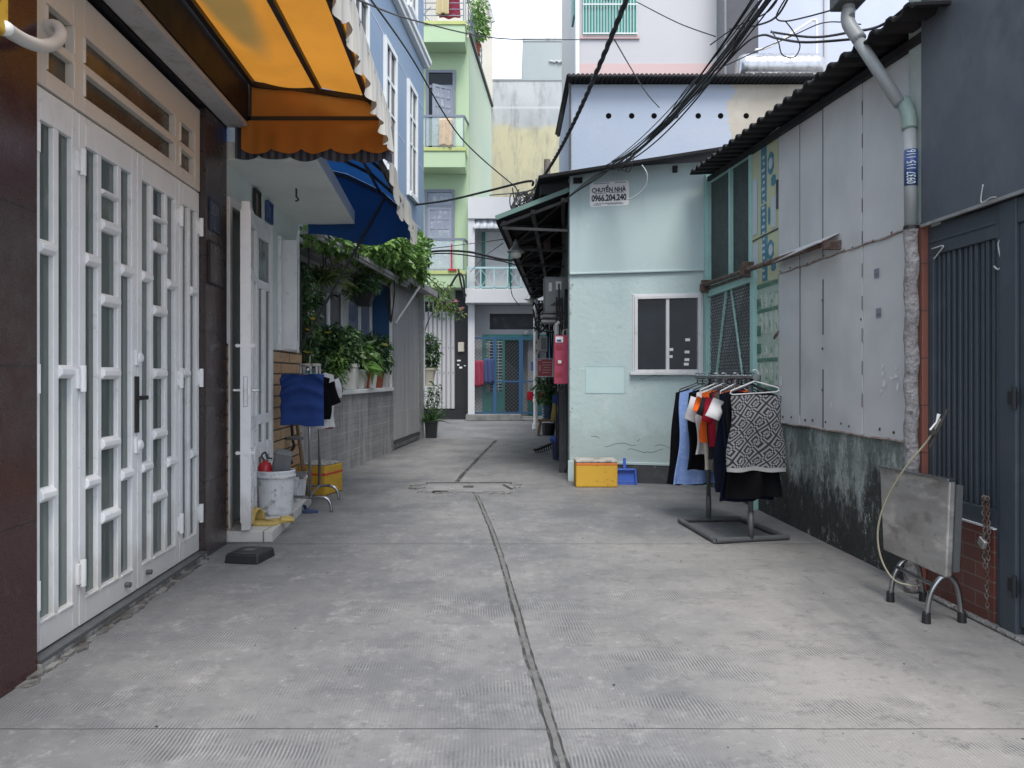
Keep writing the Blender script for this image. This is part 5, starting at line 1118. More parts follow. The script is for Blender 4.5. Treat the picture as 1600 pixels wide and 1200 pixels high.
q0, q1 = at(866, 600, 9.2), at(890.5, 524, 9.2)
b = MB(); b.box(q0.x, q1.x, 9.2, 9.34, q0.z, q1.z); b.build('cover', m_pink, t, bevel=.006)
b = MB(); b.box(q0.x+.015, q0.x+.105, 9.194, 9.199, q1.z-.085, q1.z-.015); b.build('sticker', m_paper, t); b = MB(); b.box(q0.x+.03, q0.x+.085, 9.190, 9.193, q1.z-.075, q1.z-.05); b.build('sticker_mark', m_bluesticker, t)
b = MB()
for z in (.17, .36, .50): b.box(q0.x+.018, q0.x+.10, 9.196, 9.1995, q1.z-z, q1.z-z+.055)
b.build('louvre_patch', m_signred, t)
b = MB(); b.box(q0.x+.045, q0.x+.085, 9.192, 9.1955, q1.z-.335, q1.z-.30); b.build('small_sticker', m_paper, t)
t = thing('red_notice_sign', 'dark red rectangular notice with pale lines and grey frame by the magenta cover', 'sign', (.45, 10.5, 1.2))
q0, q1 = at(838.5, 589, 10.5), at(864, 560, 10.5)
MB().box(q0.x+.012, q1.x-.012, 10.5, 10.51, q0.z+.012, q1.z-.012).build('board', m_signred, t)
b = MB(); b.box(q0.x, q1.x, 10.492, 10.515, q1.z-.012, q1.z); b.box(q0.x, q1.x, 10.492, 10.515, q0.z, q0.z+.012); b.box(q0.x, q0.x+.012, 10.492, 10.515, q0.z+.012, q1.z-.012); b.box(q1.x-.012, q1.x, 10.492, 10.515, q0.z+.012, q1.z-.012); b.build('frame', m_greyshutter, t)
b = MB()
for k, (a_, w_) in enumerate(((.075, .13), (.08, .12), (.10, .085), (.08, .12), (.075, .11))): z = q1.z-.055-k*.035; b.box(q0.x+a_, q0.x+a_+w_, 10.496, 10.4995, z-.006, z+.006)
b.box(q0.x+.035, q0.x+.052, 10.496, 10.4995, q0.z+.08, q0.z+.16); b.box(q0.x+.022, q0.x+.062, 10.496, 10.4995, q1.z-.035, q1.z-.02)
b.build('faded_lines', mat('faded pink lettering', (.45, .25, .27), .7), t)
t = thing('meter_cabinet', 'small grey meter cabinet above the dark red notice', 'electric meter', (.48, 11.2, 1.6)); q0, q1 = at(843, 549, 11.2), at(855.5, 525, 11.2)
MB().box(q0.x, q1.x, 11.2, 11.34, q0.z, q1.z).build('case', m_greyshutter, t, bevel=.01); MB().box(q0.x+.02, q1.x-.02, 11.194, 11.2, q0.z+.03, q1.z-.03).build('cover', m_greyplastic, t)
t = thing('socket_box', 'cream socket box with two dark holes on the white pipe', 'socket box', (.4, 11.4, 1.6)); q0, q1 = at(836.5, 553, 11.4), at(842.5, 530, 11.4)
MB().box(q0.x, q1.x, 11.4, 11.5, q0.z, q1.z).build('case', m_potbeige, t, bevel=.008)
b = MB(); [b.lathe([(0, 0), (.013, 0), (.013, -.006), (0, -.006)], ((q0.x+q1.x)/2-.01, 11.4, z), 10, 'y') for z in (q0.z+.05, q1.z-.05)]; b.build('socket_hole', m_blackplastic, t)
q = at(837, 650, 17.6); b = MB(); b.tube([(q.x, q.y, 0), (q.x, q.y, 3.0)], .05, 12); b.tube([(q.x, q.y, .0), (q.x, q.y, .12)], .08, 10)
b.lathe([(0, 0), (.065, 0), (.065, .06), (0, .06)], (q.x, q.y, .62), 12); tag(b.build('white_pipe_post', m_pvcwhite, smooth=False), 'slim white pipe post holding up the far end of the eave', 'post')
q = at(855, 300, 11.2); b = MB(); b.tube([(q.x, q.y, 3.05), (q.x, q.y, 4.36)], [.055, .048], 10); tag(b.build('cable_post', m_utility), 'short weathered wooden post on the eave carrying the cables beside the mint roof', 'post')
b = MB(); rnd = random.Random(8)
for i in range(15):
    p = [at(rnd.uniform(832, 880), rnd.uniform(470, 520), 10.6+rnd.random()*1.5) for _ in range(4)]; p.sort(key=lambda v: v.x); b.tube(smooth_path(p, 5), rnd.uniform(.008, .018), 6)
for i in range(7):
    x = rnd.uniform(862, 889); b.tube(smooth_path([at(x, rnd.uniform(440, 470), 9.6), at(x+rnd.uniform(-2, 2), 560, 9.6), at(x+rnd.uniform(-2, 3), 660, 9.6), at(x, 715, 9.75)], 4), .012, 6)
for i in range(6): x = rnd.uniform(840, 864); b.tube(smooth_path([at(x, 470, 12), at(x+rnd.uniform(-3, 3), 520, 12), at(x, 600, 12)], 4), .015, 6)
tag(b.build('cable_tangle', m_cable, smooth=True), 'dark tangle of cables running down the wall behind the cabinets', 'cables')
b = MB(); b.box(at(874, 0, 9.55).x, at(889, 0, 9.55).x, 9.56, 9.62, .0, 1.08); b.box(at(882, 0, 9.5).x, at(885, 0, 9.5).x, 9.5, 9.54, 0.05, 1.1); tag(b.build('leaning_boards', m_slate), 'dark boards leaning on the wall below the magenta cover', 'boards')
b = MB(); b.tube([at(869, 523, 9.35), at(869, 508, 9.35), at(874, 503, 9.35)], .022, 8); b.tube([at(879, 523, 9.3), at(880, 517, 9.3), at(886, 514, 9.3), at(886, 523, 9.3)], .01, 6); tag(b.build('conduit_stub', m_pvc), 'short grey conduit stubs above the magenta cover', 'conduit')
# stool, plant, bin, broom
c = at(856, 655, 15.6); st = thing('wooden_stool', 'low worn wooden stool carrying the ribbed blue pot', 'stool', (c.x, c.y, 0))
b = MB(); b.cbox((c.x, c.y, .31), (.42, .30, .045)); b.build('seat', m_wood, st, bevel=.012)
for sx in (-1, 1):
    for sy in (-1, 1):
        b = MB(); b.bar((c.x+sx*.15, c.y+sy*.1, .29), (c.x+sx*.2, c.y+sy*.12, 0), .05); b.build('leg', m_wood, st, bevel=.008)
t = thing('blue_pot_plant', 'round leafy plant in a ribbed dark blue pot on the stool', 'pot plant', (c.x, c.y, .335)); b = MB()
b.lathe([(0, 0)]+[(.11+.02*z/.26+.006*math.sin(z*110), z) for z in [i*.013 for i in range(21)]]+[(.14, .27), (.12, .27), (.115, .24), (0, .24)], (c.x, c.y, .335), 24); b.build('pot', mat('dark blue glaze', (.02, .05, .10), .35), t, smooth=True)
foliage([(c.x, c.y, .335+.55, .25, .22, .24), (c.x-.05, c.y, .335+.78, .18, .18, .14), (c.x+.1, c.y, .335+.42, .16, .16, .14)], 750, .11, .055, 61).build('foliage', m_leafdark, t, recalc=False); stems((c.x, c.y, .58), [(c.x, c.y, .9), (c.x-.05, c.y, 1.1)], .014, 1).build('stem', m_bark, t)
b = MB(); pot(b, (c.x+.02, c.y+.1, 0), .12, .14, .24); tag(b.build('dark_tub', m_blackplastic), 'dark tub stored under the wooden stool', 'tub')
c = at(872, 0, 11.1); t = thing('waste_bin', 'narrow navy dustpan bin with blue lip on the ground by the wall', 'bin', (c.x, c.y, 0)); b = MB(); sqpot(b, (c.x, c.y, 0), .15, .18, .27, .16); b.build('bin', m_slipper, t, bevel=.01); b = MB(); b.cbox((c.x-.01, c.y-.02, .30), (.22, .2, .05), rx=.15); b.build('lip', m_blueplastic, t, bevel=.01)
b = MB(); b.bar((c.x+.03, c.y+.03, .25), (c.x+.02, c.y+.12, 1.05), .022); b.build('handle', m_blackplastic, t)
t = thing('push_broom', 'black broom head lying on the ground beside the navy bin', 'broom', gnd(848, 704)); p0, p1 = gnd(836, 708)+Vector((0, 0, .05)), gnd(866, 704)+Vector((0, 0, .13)); b = MB(); b.bar(p0, p1, .07, .035); b.build('head', m_blackplastic, t, bevel=.008)
b = MB()
for k in range(9): q = p0.lerp(p1, k/9)+Vector((.0, 0, -.01)); b.bar(q, Vector((q.x+.02, q.y-.03, max(.0, q.z-.07))), .014)
b.build('bristles', m_blackplastic, t)
b = MB(); q = at(873, 640, 12); b.grid(lambda u, v: (q.x-.09+.18*u, q.y+.03*math.sin(u*9), q.z-.22+.45*v), 8, 6); tag(b.build('blue_rag', m_blueplastic, smooth=True, solid=.015), 'bright blue cloth hanging by the wall under the magenta cover', 'rag')
b = MB(); q = at(866, 648, 12)
for k in range(3): b.tube([(q.x+.03*k, q.y, q.z+.18-.02*k), (q.x+.03*k-.03, q.y-.01, q.z), (q.x+.03*k-.045, q.y-.01, q.z-.12)], [.02, .022, .012], 8)
tag(b.build('work_gloves', m_straw, smooth=True), 'pair of tan work gloves hanging beside the blue cloth', 'gloves')

# foam crate and dustpan at the mint wall
x0, x1, y0, y1 = .690, 1.142, 8.29, 8.60
t = thing('foam_crate', 'battered yellow foam crate with a grubby white lid against the mint wall', 'crate', (.9, 8.4, 0))
MB().box(x0, x1, y0, y1, 0, .265).build('box', m_yellow, t, bevel=.014)
MB().box(x0+.004, x1-.004, y0-.003, y1, .238, .262).build('tape', m_orange_tape, t, bevel=.004)
MB().box(x0-.002, x1+.002, y0-.004, y1+.002, .264, .292).build('lid', m_foamwhite, t, bevel=.012)
t = thing('dustpan', 'bright blue plastic dustpan standing against the dark plinth', 'dustpan', (1.25, 8.45, 0))
yb = 8.52; q = lambda x, z, d=0: (1.15+x, yb-d+z*.18, z)
b = MB(); b.prism([(0, 0), (.235, 0), (.225, .16), (.205, .175), (.02, .175), (.0, .165)], 0, .012, lambda x, z, d: q(x, z, d)); b.prism([(.215, 0), (.235, 0), (.225, .17), (.205, .175)], .012, .05, lambda x, z, d: q(x, z, d)); b.prism([(-.003, 0), (.012, 0), (.014, .17), (0, .17)], .012, .05, lambda x, z, d: q(x, z, d)); b.prism([(.014, .158), (.205, .158), (.205, .175), (.014, .175)], .012, .05, lambda x, z, d: q(x, z, d)); b.prism([(.012, .03), (.215, .03), (.215, .036), (.012, .036)], .012, .017, lambda x, z, d: q(x, z, d)); b.build('pan', m_blueplastic, t, bevel=.003)
b = MB(); b.prism([(.085, .176), (.12, .176), (.118, .285), (.11, .292), (.092, .292), (.086, .285)], 0, .02, lambda x, z, d: q(x, z, d)); b.build('handle', m_blueplastic, t, bevel=.004)

# ------------------------------------------------------------------ sheet metal shed
sh = thing('metal_shed', 'shed clad in grey metal sheets over a mouldy wall base under a corrugated eave', 'shed', tR(0, 6, 0))
MB().box(0, .2, 4.40, 8.5, 0, .825, tR).build('wall_base', m_mould, sh)
MB().box(.03, 3.5, 4.40, 8.5, .825, 3.24, tR).build('shed_core', m_greyplastic, sh)
m_rustseam = mat('rusty sealant', (.28, .2, .17), .9, layers=[(20, .45, .6, (.42, .38, .36), .8)])
def zt(y): return 3.13+(y-4.4)*.062        # wall top follows the eave
b = MB()
cuts = [4.42, 4.968, 5.54, 5.96, 6.39]
for i in range(4):
    y0, y1 = cuts[i]+.004, cuts[i+1]-.004; dd = (-.012, -.016, -.011, -.014)[i]
    for z0, z1 in ((.815, 2.045), (2.051, None)):
        dz = dd-.003 if z1 is None else dd; b.add([tR(dz, y0, z0), tR(dz, y1, z0), tR(dz, y1, z1 or zt(y1)), tR(dz, y0, z1 or zt(y0)), tR(.02, y0, z0), tR(.02, y1, z0), tR(.02, y1, z1 or zt(y1)), tR(.02, y0, z1 or zt(y0))], [(0, 1, 2, 3), (7, 6, 5, 4), (0, 4, 5, 1), (1, 5, 6, 2), (2, 6, 7, 3), (3, 7, 4, 0)])
b.build('metal_cladding', m_metalwall, sh, bevel=.002)
b = MB(); rnd = random.Random(3)
for y in (4.6, 4.8, 5.1, 5.25, 5.5, 5.7, 5.82, 6.1, 6.3):
    for z in (.86+rnd.uniform(0, .02), 2.06+rnd.uniform(-.01, .01)): b.lathe([(0, 0), (.011, 0), (.006, -.006), (0, -.006)], tR(-.015, y+rnd.uniform(-.05, .05), z), 8, 'x')
for z in (1.1, 1.4, 1.75): b.lathe([(0, 0), (.011, 0), (.006, -.006), (0, -.006)], tR(-.013, 5.56, z), 8, 'x')
b.lathe([(0, 0), (.013, 0), (.006, -.006), (0, -.006)], tR(-.014, 4.985, 1.57), 8, 'x'); b.build('cladding_screw', m_rust, sh)
b = MB(); b.tube([tR(-.018, 4.42+i*.1, 2.048+.006*math.sin(i*1.7)) for i in range(20)], .006, 5); b.build('rust_seam', m_rustseam, sh)
b = MB(); b.tube([tR(-.012, 4.45+i*.2, .818+.004*math.sin(i*2.1)) for i in range(10)], .008, 5); b.build('rust_seam', m_rustseam, sh)
b = MB()
for y in (5.545,):
    for z0, z1 in ((.83, 1.25), (1.5, 1.9), (2.06, 3.22)): b.box(-.0185, -.0155, y-.006, y+.006, z0, z1, tR)
for z0, z1 in ((.9, 3.15),): b.box(-.016, -.0135, 5.955, 5.961, z0, z1, tR)
for z0 in [1.0+.21*i for i in range(10)]: b.box(-.019, -.0165, 4.965, 4.971, z0, z0+.09, tR)
b.build('seam_gap', mat('dark seam strip', (.1, .1, .1), .9), sh)  # thin dark strips laid along the sheet seams
b = MB(); rnd = random.Random(4)
for zc in (1.985-.39, 1.985-.0):
    pass
for (px, py) in ((1369, 427), (1372, 489)):
    Y = ypx(px, tR, -.02); z = at(px, py, Y).z; y_ = Y
    for k in range(5): b.box(-.0185, -.017, y_-.028+k*.013, y_-.022+k*.013, z-.03, z+.03, tR)
    b.box(-.0185, -.017, y_-.02, y_+.02, z-.012, z-.004, tR)
b.build('stencil_stamp', m_inkgrey, sh)
b = MB(); rnd = random.Random(14)
for (px, py, rx, rz) in ((1378, 572, .022, .02), (1379, 584, .022, .03), (1381, 600, .03, .04), (1376, 612, .02, .03), (1392, 591, .04, .014), (1399, 588, .035, .025), (1402, 605, .03, .05), (1400, 575, .02, .015), (1298, 633, .022, .05)):
    Y = ypx(px, tR, -.02); z = at(px, py, Y).z; pl_ = [(Y+rx*.6*math.cos(k*.9)*rnd.uniform(.6, 1.3), z+rz*.6*math.sin(k*.9)*rnd.uniform(.6, 1.3)) for k in range(7)]
    b.prism(pl_, -.0185, -.0172, lambda y, z, d: tR(d, y, z))
b.build('paper_scrap', m_paper, sh)
b = MB(); Y = ypx(1219, tR, -.02); b.box(-.02, -.017, Y-.03, Y+.03, 1.12, 1.2, tR); Y = ypx(1240, tR, -.02); b.build('small_label', m_paper, sh)
# posters
b = MB(); b.box(-.014, .02, 6.40, 7.02, 2.02, 3.28, tR); po = b.build('printed_sheet', m_poster_base, sh)
b = MB()
for z0, z1, y0, y1 in ((2.72, 3.24, 6.66, 6.79), (2.45, 2.70, 6.66, 6.80), (2.03, 2.42, 6.64, 6.76)): b.box(-.017, -.0145, y0, y1, z0, z1, tR)
for (yc, zc, ry, rz) in ((6.56, 3.02, .075, .10), (6.50, 2.86, .06, .05), (6.57, 2.28, .08, .09), (6.5, 2.14, .06, .05), (6.6, 2.58, .03, .08)):
    b.prism([(yc+ry*math.cos(k*.52)*(1.1 if k % 2 else .85), zc+rz*math.sin(k*.52)) for k in range(12)], -.017, -.0145, lambda y, z, d: tR(d, y, z))
b.build('blue_print', m_poster_blue, po)
b = MB()
for z0, z1, y0, y1 in ((2.48, 2.98, 6.88, 7.0), (2.05, 2.4, 6.86, 7.0), (2.46, 2.72, 6.44, 6.54)): b.box(-.0195, -.0172, y0, y1, z0, z1, tR)
for i in range(20):
    z = 2.06+.055*i; b.box(-.0195, -.0172, 6.70, 6.70+.035+.03*((i*7) % 3)/2, z, z+.022, tR)
for zc in (3.02, 2.28):
    b.prism([(6.56+.045*math.cos(k*.7), zc+.05*math.sin(k*.7)) for k in range(9)], -.0195, -.0172, lambda y, z, d: tR(d, y, z))
b.build('white_print', m_poster_white, po)
b = MB(); b.box(-.02, -.012, 6.40, 7.0, 2.425, 2.437, tR); b.box(-.022, -.01, 6.39, 6.43, 2.6, 2.84, tR); b.build('torn_edge', m_slate, po)
gs = MB().box(-.008, .02, 6.40, 6.94, .82, 2.02, tR).build('green_sheet', mat('pale green print', (.36, .47, .40), .6, layers=[(5, .45, .7, (.45, .54, .46), .7), (16, .6, .75, (.2, .34, .27), .5)]), sh)
b = MB(); rnd = random.Random(19)
for r_ in range(5):
    for k in range(4):
        y = 6.45+k*.12; z = .9+r_*.225; hh = .19 if r_ % 2 else .12
        pl_ = [(y-.035, z), (y+.035, z), (y+.04, z+hh*.6), (y+.018, z+hh*.75), (y+.018, z+hh), (y-.018, z+hh), (y-.018, z+hh*.75), (y-.04, z+hh*.6)]
        b.prism(pl_, -.0125, -.0085, lambda y, z, d: tR(d, y, z))
tag(b.build('bottle_print', mat('white bottle print', (.50, .56, .50), .6, layers=[(12, .5, .6, (.12, .25, .18), .75)]), gs), kind='stuff')
b = MB()
for z in (1.08, 1.33, 1.76, 1.98): b.box(-.0135, -.0126, 6.42, 6.9, z, z+.03, tR)
for z in (1.12, 1.4, 1.56, 1.8): b.box(-.0135, -.0128, 6.8, 6.93, z, z+.09, tR)
b.build('dark_print', mat('bottle green print', (.06, .17, .12), .6, layers=[(18, .5, .65, (.3, .4, .33), .8)]), gs)
# mesh windows
b = MB()
for y in (7.04, 7.62, 8.36): b.box(-.035, .01, y-.022, y+.022, 2.16, zt(y)-.03, tR)
b.box(-.03, .01, 7.06, 8.34, 2.14, 2.19, tR); b.add([tR(-.03, 7.0, 3.22), tR(-.03, 8.4, 3.3), tR(-.03, 8.4, 3.36), tR(-.03, 7.0, 3.28), tR(.01, 7.0, 3.22), tR(.01, 8.4, 3.3), tR(.01, 8.4, 3.36), tR(.01, 7.0, 3.28)], [(0, 1, 2, 3), (7, 6, 5, 4), (0, 4, 5, 1), (1, 5, 6, 2), (2, 6, 7, 3), (3, 7, 4, 0)])
b.box(-.05, .0, 8.36, 8.46, .0, 3.4, tR); b.build('upper_frame', m_mintpost, sh)
b = MB(); b.box(-.0, .015, 7.04, 8.36, 2.18, 3.3, tR); b.build('dark_mesh', mat('dark insect mesh', (.03, .045, .043), .7, layers=[(60, .5, .62, (.09, .11, .105), .7), (3, .45, .7, (.02, .028, .03), .6)]), sh)
b = MB(); b.box(-.05, -.0, 6.90, 6.985, 0, 2.2, tR); b.box(-.045, -.0, 6.985, 8.38, 2.06, 2.13, tR); b.box(-.04, 0, 8.33, 8.36, 0.5, 2.06, tR); b.build('lower_frame', m_mintpost, sh, bevel=.004)
s = N('wire mesh over lath'); v = s.n('ShaderNodeTexBrick'); p_ = s.xyz(); cm = s.n('ShaderNodeCombineXYZ'); s.l(p_[1], cm.inputs[0]); s.l(p_[2], cm.inputs[1]); s.l(cm.outputs[0], v.inputs[0])
v.inputs['Scale'].default_value = 1; v.inputs['Brick Width'].default_value = .075; v.inputs['Row Height'].default_value = .032; v.inputs['Mortar Size'].default_value = .006; v.inputs['Color1'].default_value = c4((.24, .25, .255)); v.inputs['Color2'].default_value = c4((.34, .345, .35)); v.inputs['Mortar'].default_value = c4((.06, .075, .07))
s.l(s.mix(v.outputs['Color'], (.10, .13, .12), s.math('MULTIPLY', s.noise(3, .45, .7), .6)), s.b.inputs['Base Color']); s.b.inputs['Roughness'].default_value = .7
MB().box(.0, .02, 6.98, 8.36, .82, 2.08, tR).build('lath_screen', s.m, sh)
b = MB(); b.bar(tR(-.02, 8.2, .9), tR(-.02, 7.75, 2.06), .022); b.bar(tR(-.02, 7.6, 2.06), tR(-.02, 7.15, .9), .016); b.build('brace', m_mintpost, sh)
b = MB(); st_ = .075
for i in range(-16, 20):
    for sg_ in (1, -1):
        ya_ = 6.98+i*st_; t0 = max(0, (6.98-ya_)/1.24 if sg_ > 0 else (ya_-8.33)/1.24); t1 = min(1, (8.33-ya_)/1.24 if sg_ > 0 else (ya_-6.98)/1.24)
        if t1-t0 > .04: b.bar(tR(-.012-.004*sg_, ya_+sg_*1.24*t0, .82+1.24*t0), tR(-.012-.004*sg_, ya_+sg_*1.24*t1, .82+1.24*t1), .005)
b.build('chain_link', m_wire, sh)
# corrugated eave
b = MB()
def ef(u, v):
    y = 3.95+(8.32-3.95)*v; zc = 3.12+(y-3.98)*.062; z = zc+.10*u; w = (v*24) % 1
    ridge = .030*max(0, min(1, 1.9-abs(w-.5)*7))
    return tR(-.24+2.4*u, y, z+ridge)
b.grid(ef, 2, 340); b.build('corrugated_eave', m_roofdark, sh, solid=.016, recalc=False)
b = MB(); b.bar(tR(-.03, 4.0, 3.06), tR(-.03, 8.3, 3.33), .05); b.build('eave_purlin', m_roofdark, sh)
rl = thing('rusty_rail', 'rusty pipe rail on brackets along the grey shed wall', 'rail', tR(-.08, 6.8, 2.1)); b = MB(); b.tube([tR(-.09, 8.4, 2.19), tR(-.09, 5.35, 2.125)], .022, 10); b.tube([tR(-.06, 8.35, 2.15), tR(-.06, 7.0, 2.13)], .014, 8); b.build('pipe', m_rust, rl, smooth=True)
for y in (8.3, 6.98): b = MB(); b.box(-.12, 0, y-.02, y+.02, 2.1, 2.24, tR); b.box(-.13, -.09, y-.035, y+.035, 2.12, 2.2, tR); b.build('bracket', m_rust, rl, bevel=.004)
b = MB(); b.add([tR(-.16, 5.28, 2.12), tR(-.02, 5.28, 2.19), tR(-.015, 6.35, 2.20), tR(-.10, 6.35, 2.13)], [(0, 1, 2, 3)]); b.build('bent_strip', m_metalwall, rl, solid=.008); b = MB(); b.box(-.14, -.02, 5.25, 5.29, 2.07, 2.13, tR); b.build('end_block', m_rust, rl)
b = MB(); q = tR(-.03, 6.36, 1.55); b.tube([q, (q[0]-.04, q[1]-.02, q[2]-.04), (q[0]-.05, q[1]-.06, q[2]-.02), (q[0]-.02, q[1]-.08, q[2]+.02)], .007, 6); tag(b.build('wall_hook', m_rust), 'small rusty hook on the left edge of the grey sheet', 'hook')

# drain pipe
dp = thing('drain_pipe', 'grey plastic downpipe bending from the gutter hopper to the cement wrapped foot', 'drain pipe', tR(-.08, 4.27, 0))
pA = [Vector((2.02, 4.62, 3.95)), Vector((2.02, 4.61, 3.34)), Vector((2.025, 4.59, 3.25))]
pe = Vector(tR(-.085, 4.29, 2.66)); pB = Vector(tR(-.085, 4.275, 2.30))
b = MB(); b.tube(pA[:2], .036, 16); b.tube(smooth_path([pA[1]+Vector((0, 0, .06)), pA[1]+Vector((0, -.0, -.02)), pA[2]+Vector((.03, -.05, -.06))], 5), .040, 16); b.tube([pA[2]+Vector((.01, -.01, 0)), pe+Vector((-.03, .05, .08))], .034, 16); b.build('pipe', m_pvc, dp, smooth=True)
b = MB(); b.tube(smooth_path([pe+Vector((.0, .07, .10)), pe+Vector((0, .015, .01)), pe+Vector((0, 0, -.08))], 5), .040, 16); b.build('elbow', m_pvcgreen, dp, smooth=True)
b = MB(); b.tube([pe+Vector((0, 0, -.06)), Vector(tR(-.085, 4.275, 2.02))], .034, 18); b.build('pipe', m_pvc, dp, smooth=True)
rnd = random.Random(6); pts = []; rr = []
for i in range(60): z = 2.03-i*2.03/59; pts.append(Vector(tR(-.083, 4.275+.008*math.sin(i*.8), z))); rr.append(.036+rnd.uniform(-.002, .0035))
b = MB(); b.tube(pts, rr, 14); b.build('cement_wrap', m_stonepipe, dp, smooth=True)
b = MB(); q = Vector(tR(-.085, 4.275, 2.02)); b.lathe([(.034, 0), (.040, 0), (.040, .016), (.034, .016)], q, 16); b.build('pipe_clip', m_black_metal, dp)
c = Vector(tR(-.085, 4.277, 2.36))
b = MB(); b.tube([c+Vector((0, 0, -.10)), c+Vector((0, 0, .10))], .0350, 18); b.build('phone_sticker', m_bluesticker, dp, smooth=True)
def wrp(a, bb): # number climbs the pipe, letters wrapped on the side that faces the alley
    th = 4.24+.75-bb/.036; return c+Vector((.0366*math.cos(th), .0366*math.sin(th), -.094+a))
text('0937 115 116', .188, .05, (0, 0, 0), (1, 0, 0), (0, 1, 0), 'sticker_lettering', m_poster_white, dp, .015, wrp)
b = MB(); q = pA[0]; b.cbox((2.02, 4.62, 3.47), (.16, .16, .09)); b.cbox((2.5, 4.62, 3.60), (1.2, .2, .14)); tag(b.build('gutter_hopper', m_greytube, bevel=.01), 'dark gutter hopper at the top of the grey downpipe', 'gutter')

# ------------------------------------------------------------------ navy gate house at the right edge
gt = thing('gate_house', 'house front with navy slatted gate, steel panel above and red brown tiles below', 'house', tR(0, 3.9, 0))
MB().box(.06, 3, 1.6, 4.395, 0, 6, tR).build('wall', m_greyplastic, gt)
MB().box(-.035, .06, 4.235, 4.395, 0, 3.9, tR).build('pillar', m_pillarmint, gt, bevel=.006)
MB().box(-.052, .0, 4.225, 4.33, 0, 2.04, tR).build('tile_strip', m_redstrip, gt, bevel=.003)
b = MB(); b.box(-.058, -.05, 1.7, 4.225, 2.045, 4.2, tR); b.box(-.062, -.04, 1.7, 4.228, 2.035, 2.045, tR); pa = b.build('steel_panel', m_panel, gt, bevel=.002)
b = MB(); b.box(-.064, -.046, 1.7, 4.226, 2.018, 2.0345, tR); b.build('panel_edge', m_stainless, pa)
b = MB(); b.box(-.02, .05, 3.66, 4.225, 1.86, 2.015, tR); b.box(-.02, .05, 4.175, 4.225, .51, 1.86, tR); b.box(-.02, .05, 3.62, 3.66, 0, 2.015, tR); b.box(-.02, .05, 3.66, 4.175, .475, .56, tR); b.box(-.026, -.02, 3.66, 4.21, 1.925, 1.94, tR); fr = b.build('gate_frame', m_gate, gt, bevel=.004)
b = MB()
for i in range(11): y = 3.685+i*.0455+rnd.uniform(-.002, .002); dd_ = rnd.uniform(-.003, .003); b.box(-.008+dd_, .02, y, y+.020, .56, 1.86, tR)
b.build('slats', m_gate, fr, bevel=.003)
s = N('ribbed backing sheet'); p_ = s.xyz(); w_ = s.math('SINE', s.math('MULTIPLY', p_[2], 2*math.pi/.024)); s.set(s.b.inputs['Base Color'], s.mix((.003, .004, .005), (.022, .027, .036), s.ramp(w_, .3, .9))); s.b.inputs['Roughness'].default_value = .6; s.bump(w_, .4, .004)
MB().box(.022, .04, 3.66, 4.175, .56, 1.86, tR).build('ribbed_sheet', s.m, fr)
b = MB(); b.box(-.03, .06, 3.66, 4.225, 0, .468, tR); b.build('tile_base', m_redtile, gt, bevel=.002)
b = MB(); b.box(-.036, .06, 3.655, 4.226, .468, .476, tR); b.build('tile_cap', m_metalwall, gt)
b = MB(); b.box(-.035, .05, 3.505, 3.615, 0, 2.015, tR); b.box(-.03, .05, 2.3, 3.505, 1.9, 2.015, tR); b.build('door_post', m_gate, gt, bevel=.004)
b = MB(); b.box(-.02, .03, 3.42, 3.50, .06, 1.9, tR); b.box(-.02, .03, 2.3, 3.42, .06, .14, tR); b.box(-.02, .03, 2.3, 3.42, .78, .86, tR); b.box(-.02, .03, 2.3, 3.42, 1.8, 1.9, tR); dd = b.build('gate_door', m_gate, gt, bevel=.005); MB().box(.0, .012, 2.3, 3.42, .14, 1.8, tR).build('door_panel', mat('blue door sheet', (.035, .085, .14), .5), dd)
for z in (.24, 1.1): b = MB(); b.tube([tR(-.04, 3.505, z-.05), tR(-.04, 3.505, z+.05)], .011, 10); b.box(-.042, -.033, 3.485, 3.55, z-.03, z+.03, tR); b.build('door_hinge', m_gatedark, dd)
b = MB(); b.box(-.06, .02, 3.4, 4.42, 0, .022, tR); b.build('cement_foot', m_rubble, gt, bevel=.01)
# wire hooks on the gate
def wireobj(name, pts, label, cat, m=m_cablegrey, r=.004):
    b = MB(); b.tube(smooth_path([Vector(p) for p in pts], 5), r, 6); return tag(b.build(name, m, smooth=True), label, cat)
def onR(px, py, d): Y = ypx(px, tR, d); return at(px, py, Y)
wireobj('wire_hook', [onR(p, q_, -.03) for p, q_ in ((1573, 382), (1567, 374), (1560, 380), (1563, 400), (1567, 412), (1560, 421), (1553, 416))], 'white S shaped wire hook on the upper navy slats', 'wire hook')
wireobj('wire_hook', [onR(p, q_, -.03) for p, q_ in ((1456, 389), (1474, 384), (1466, 396), (1459, 405))], 'short bent white wire at the left of the navy slats', 'wire hook')
wireobj('wire_hook', [onR(p, q_, -.075) for p, q_ in ((1536, 288), (1533, 316), (1548, 309), (1556, 308))], 'thin white wire sticking on the steel panel', 'wire hook', r=.003)
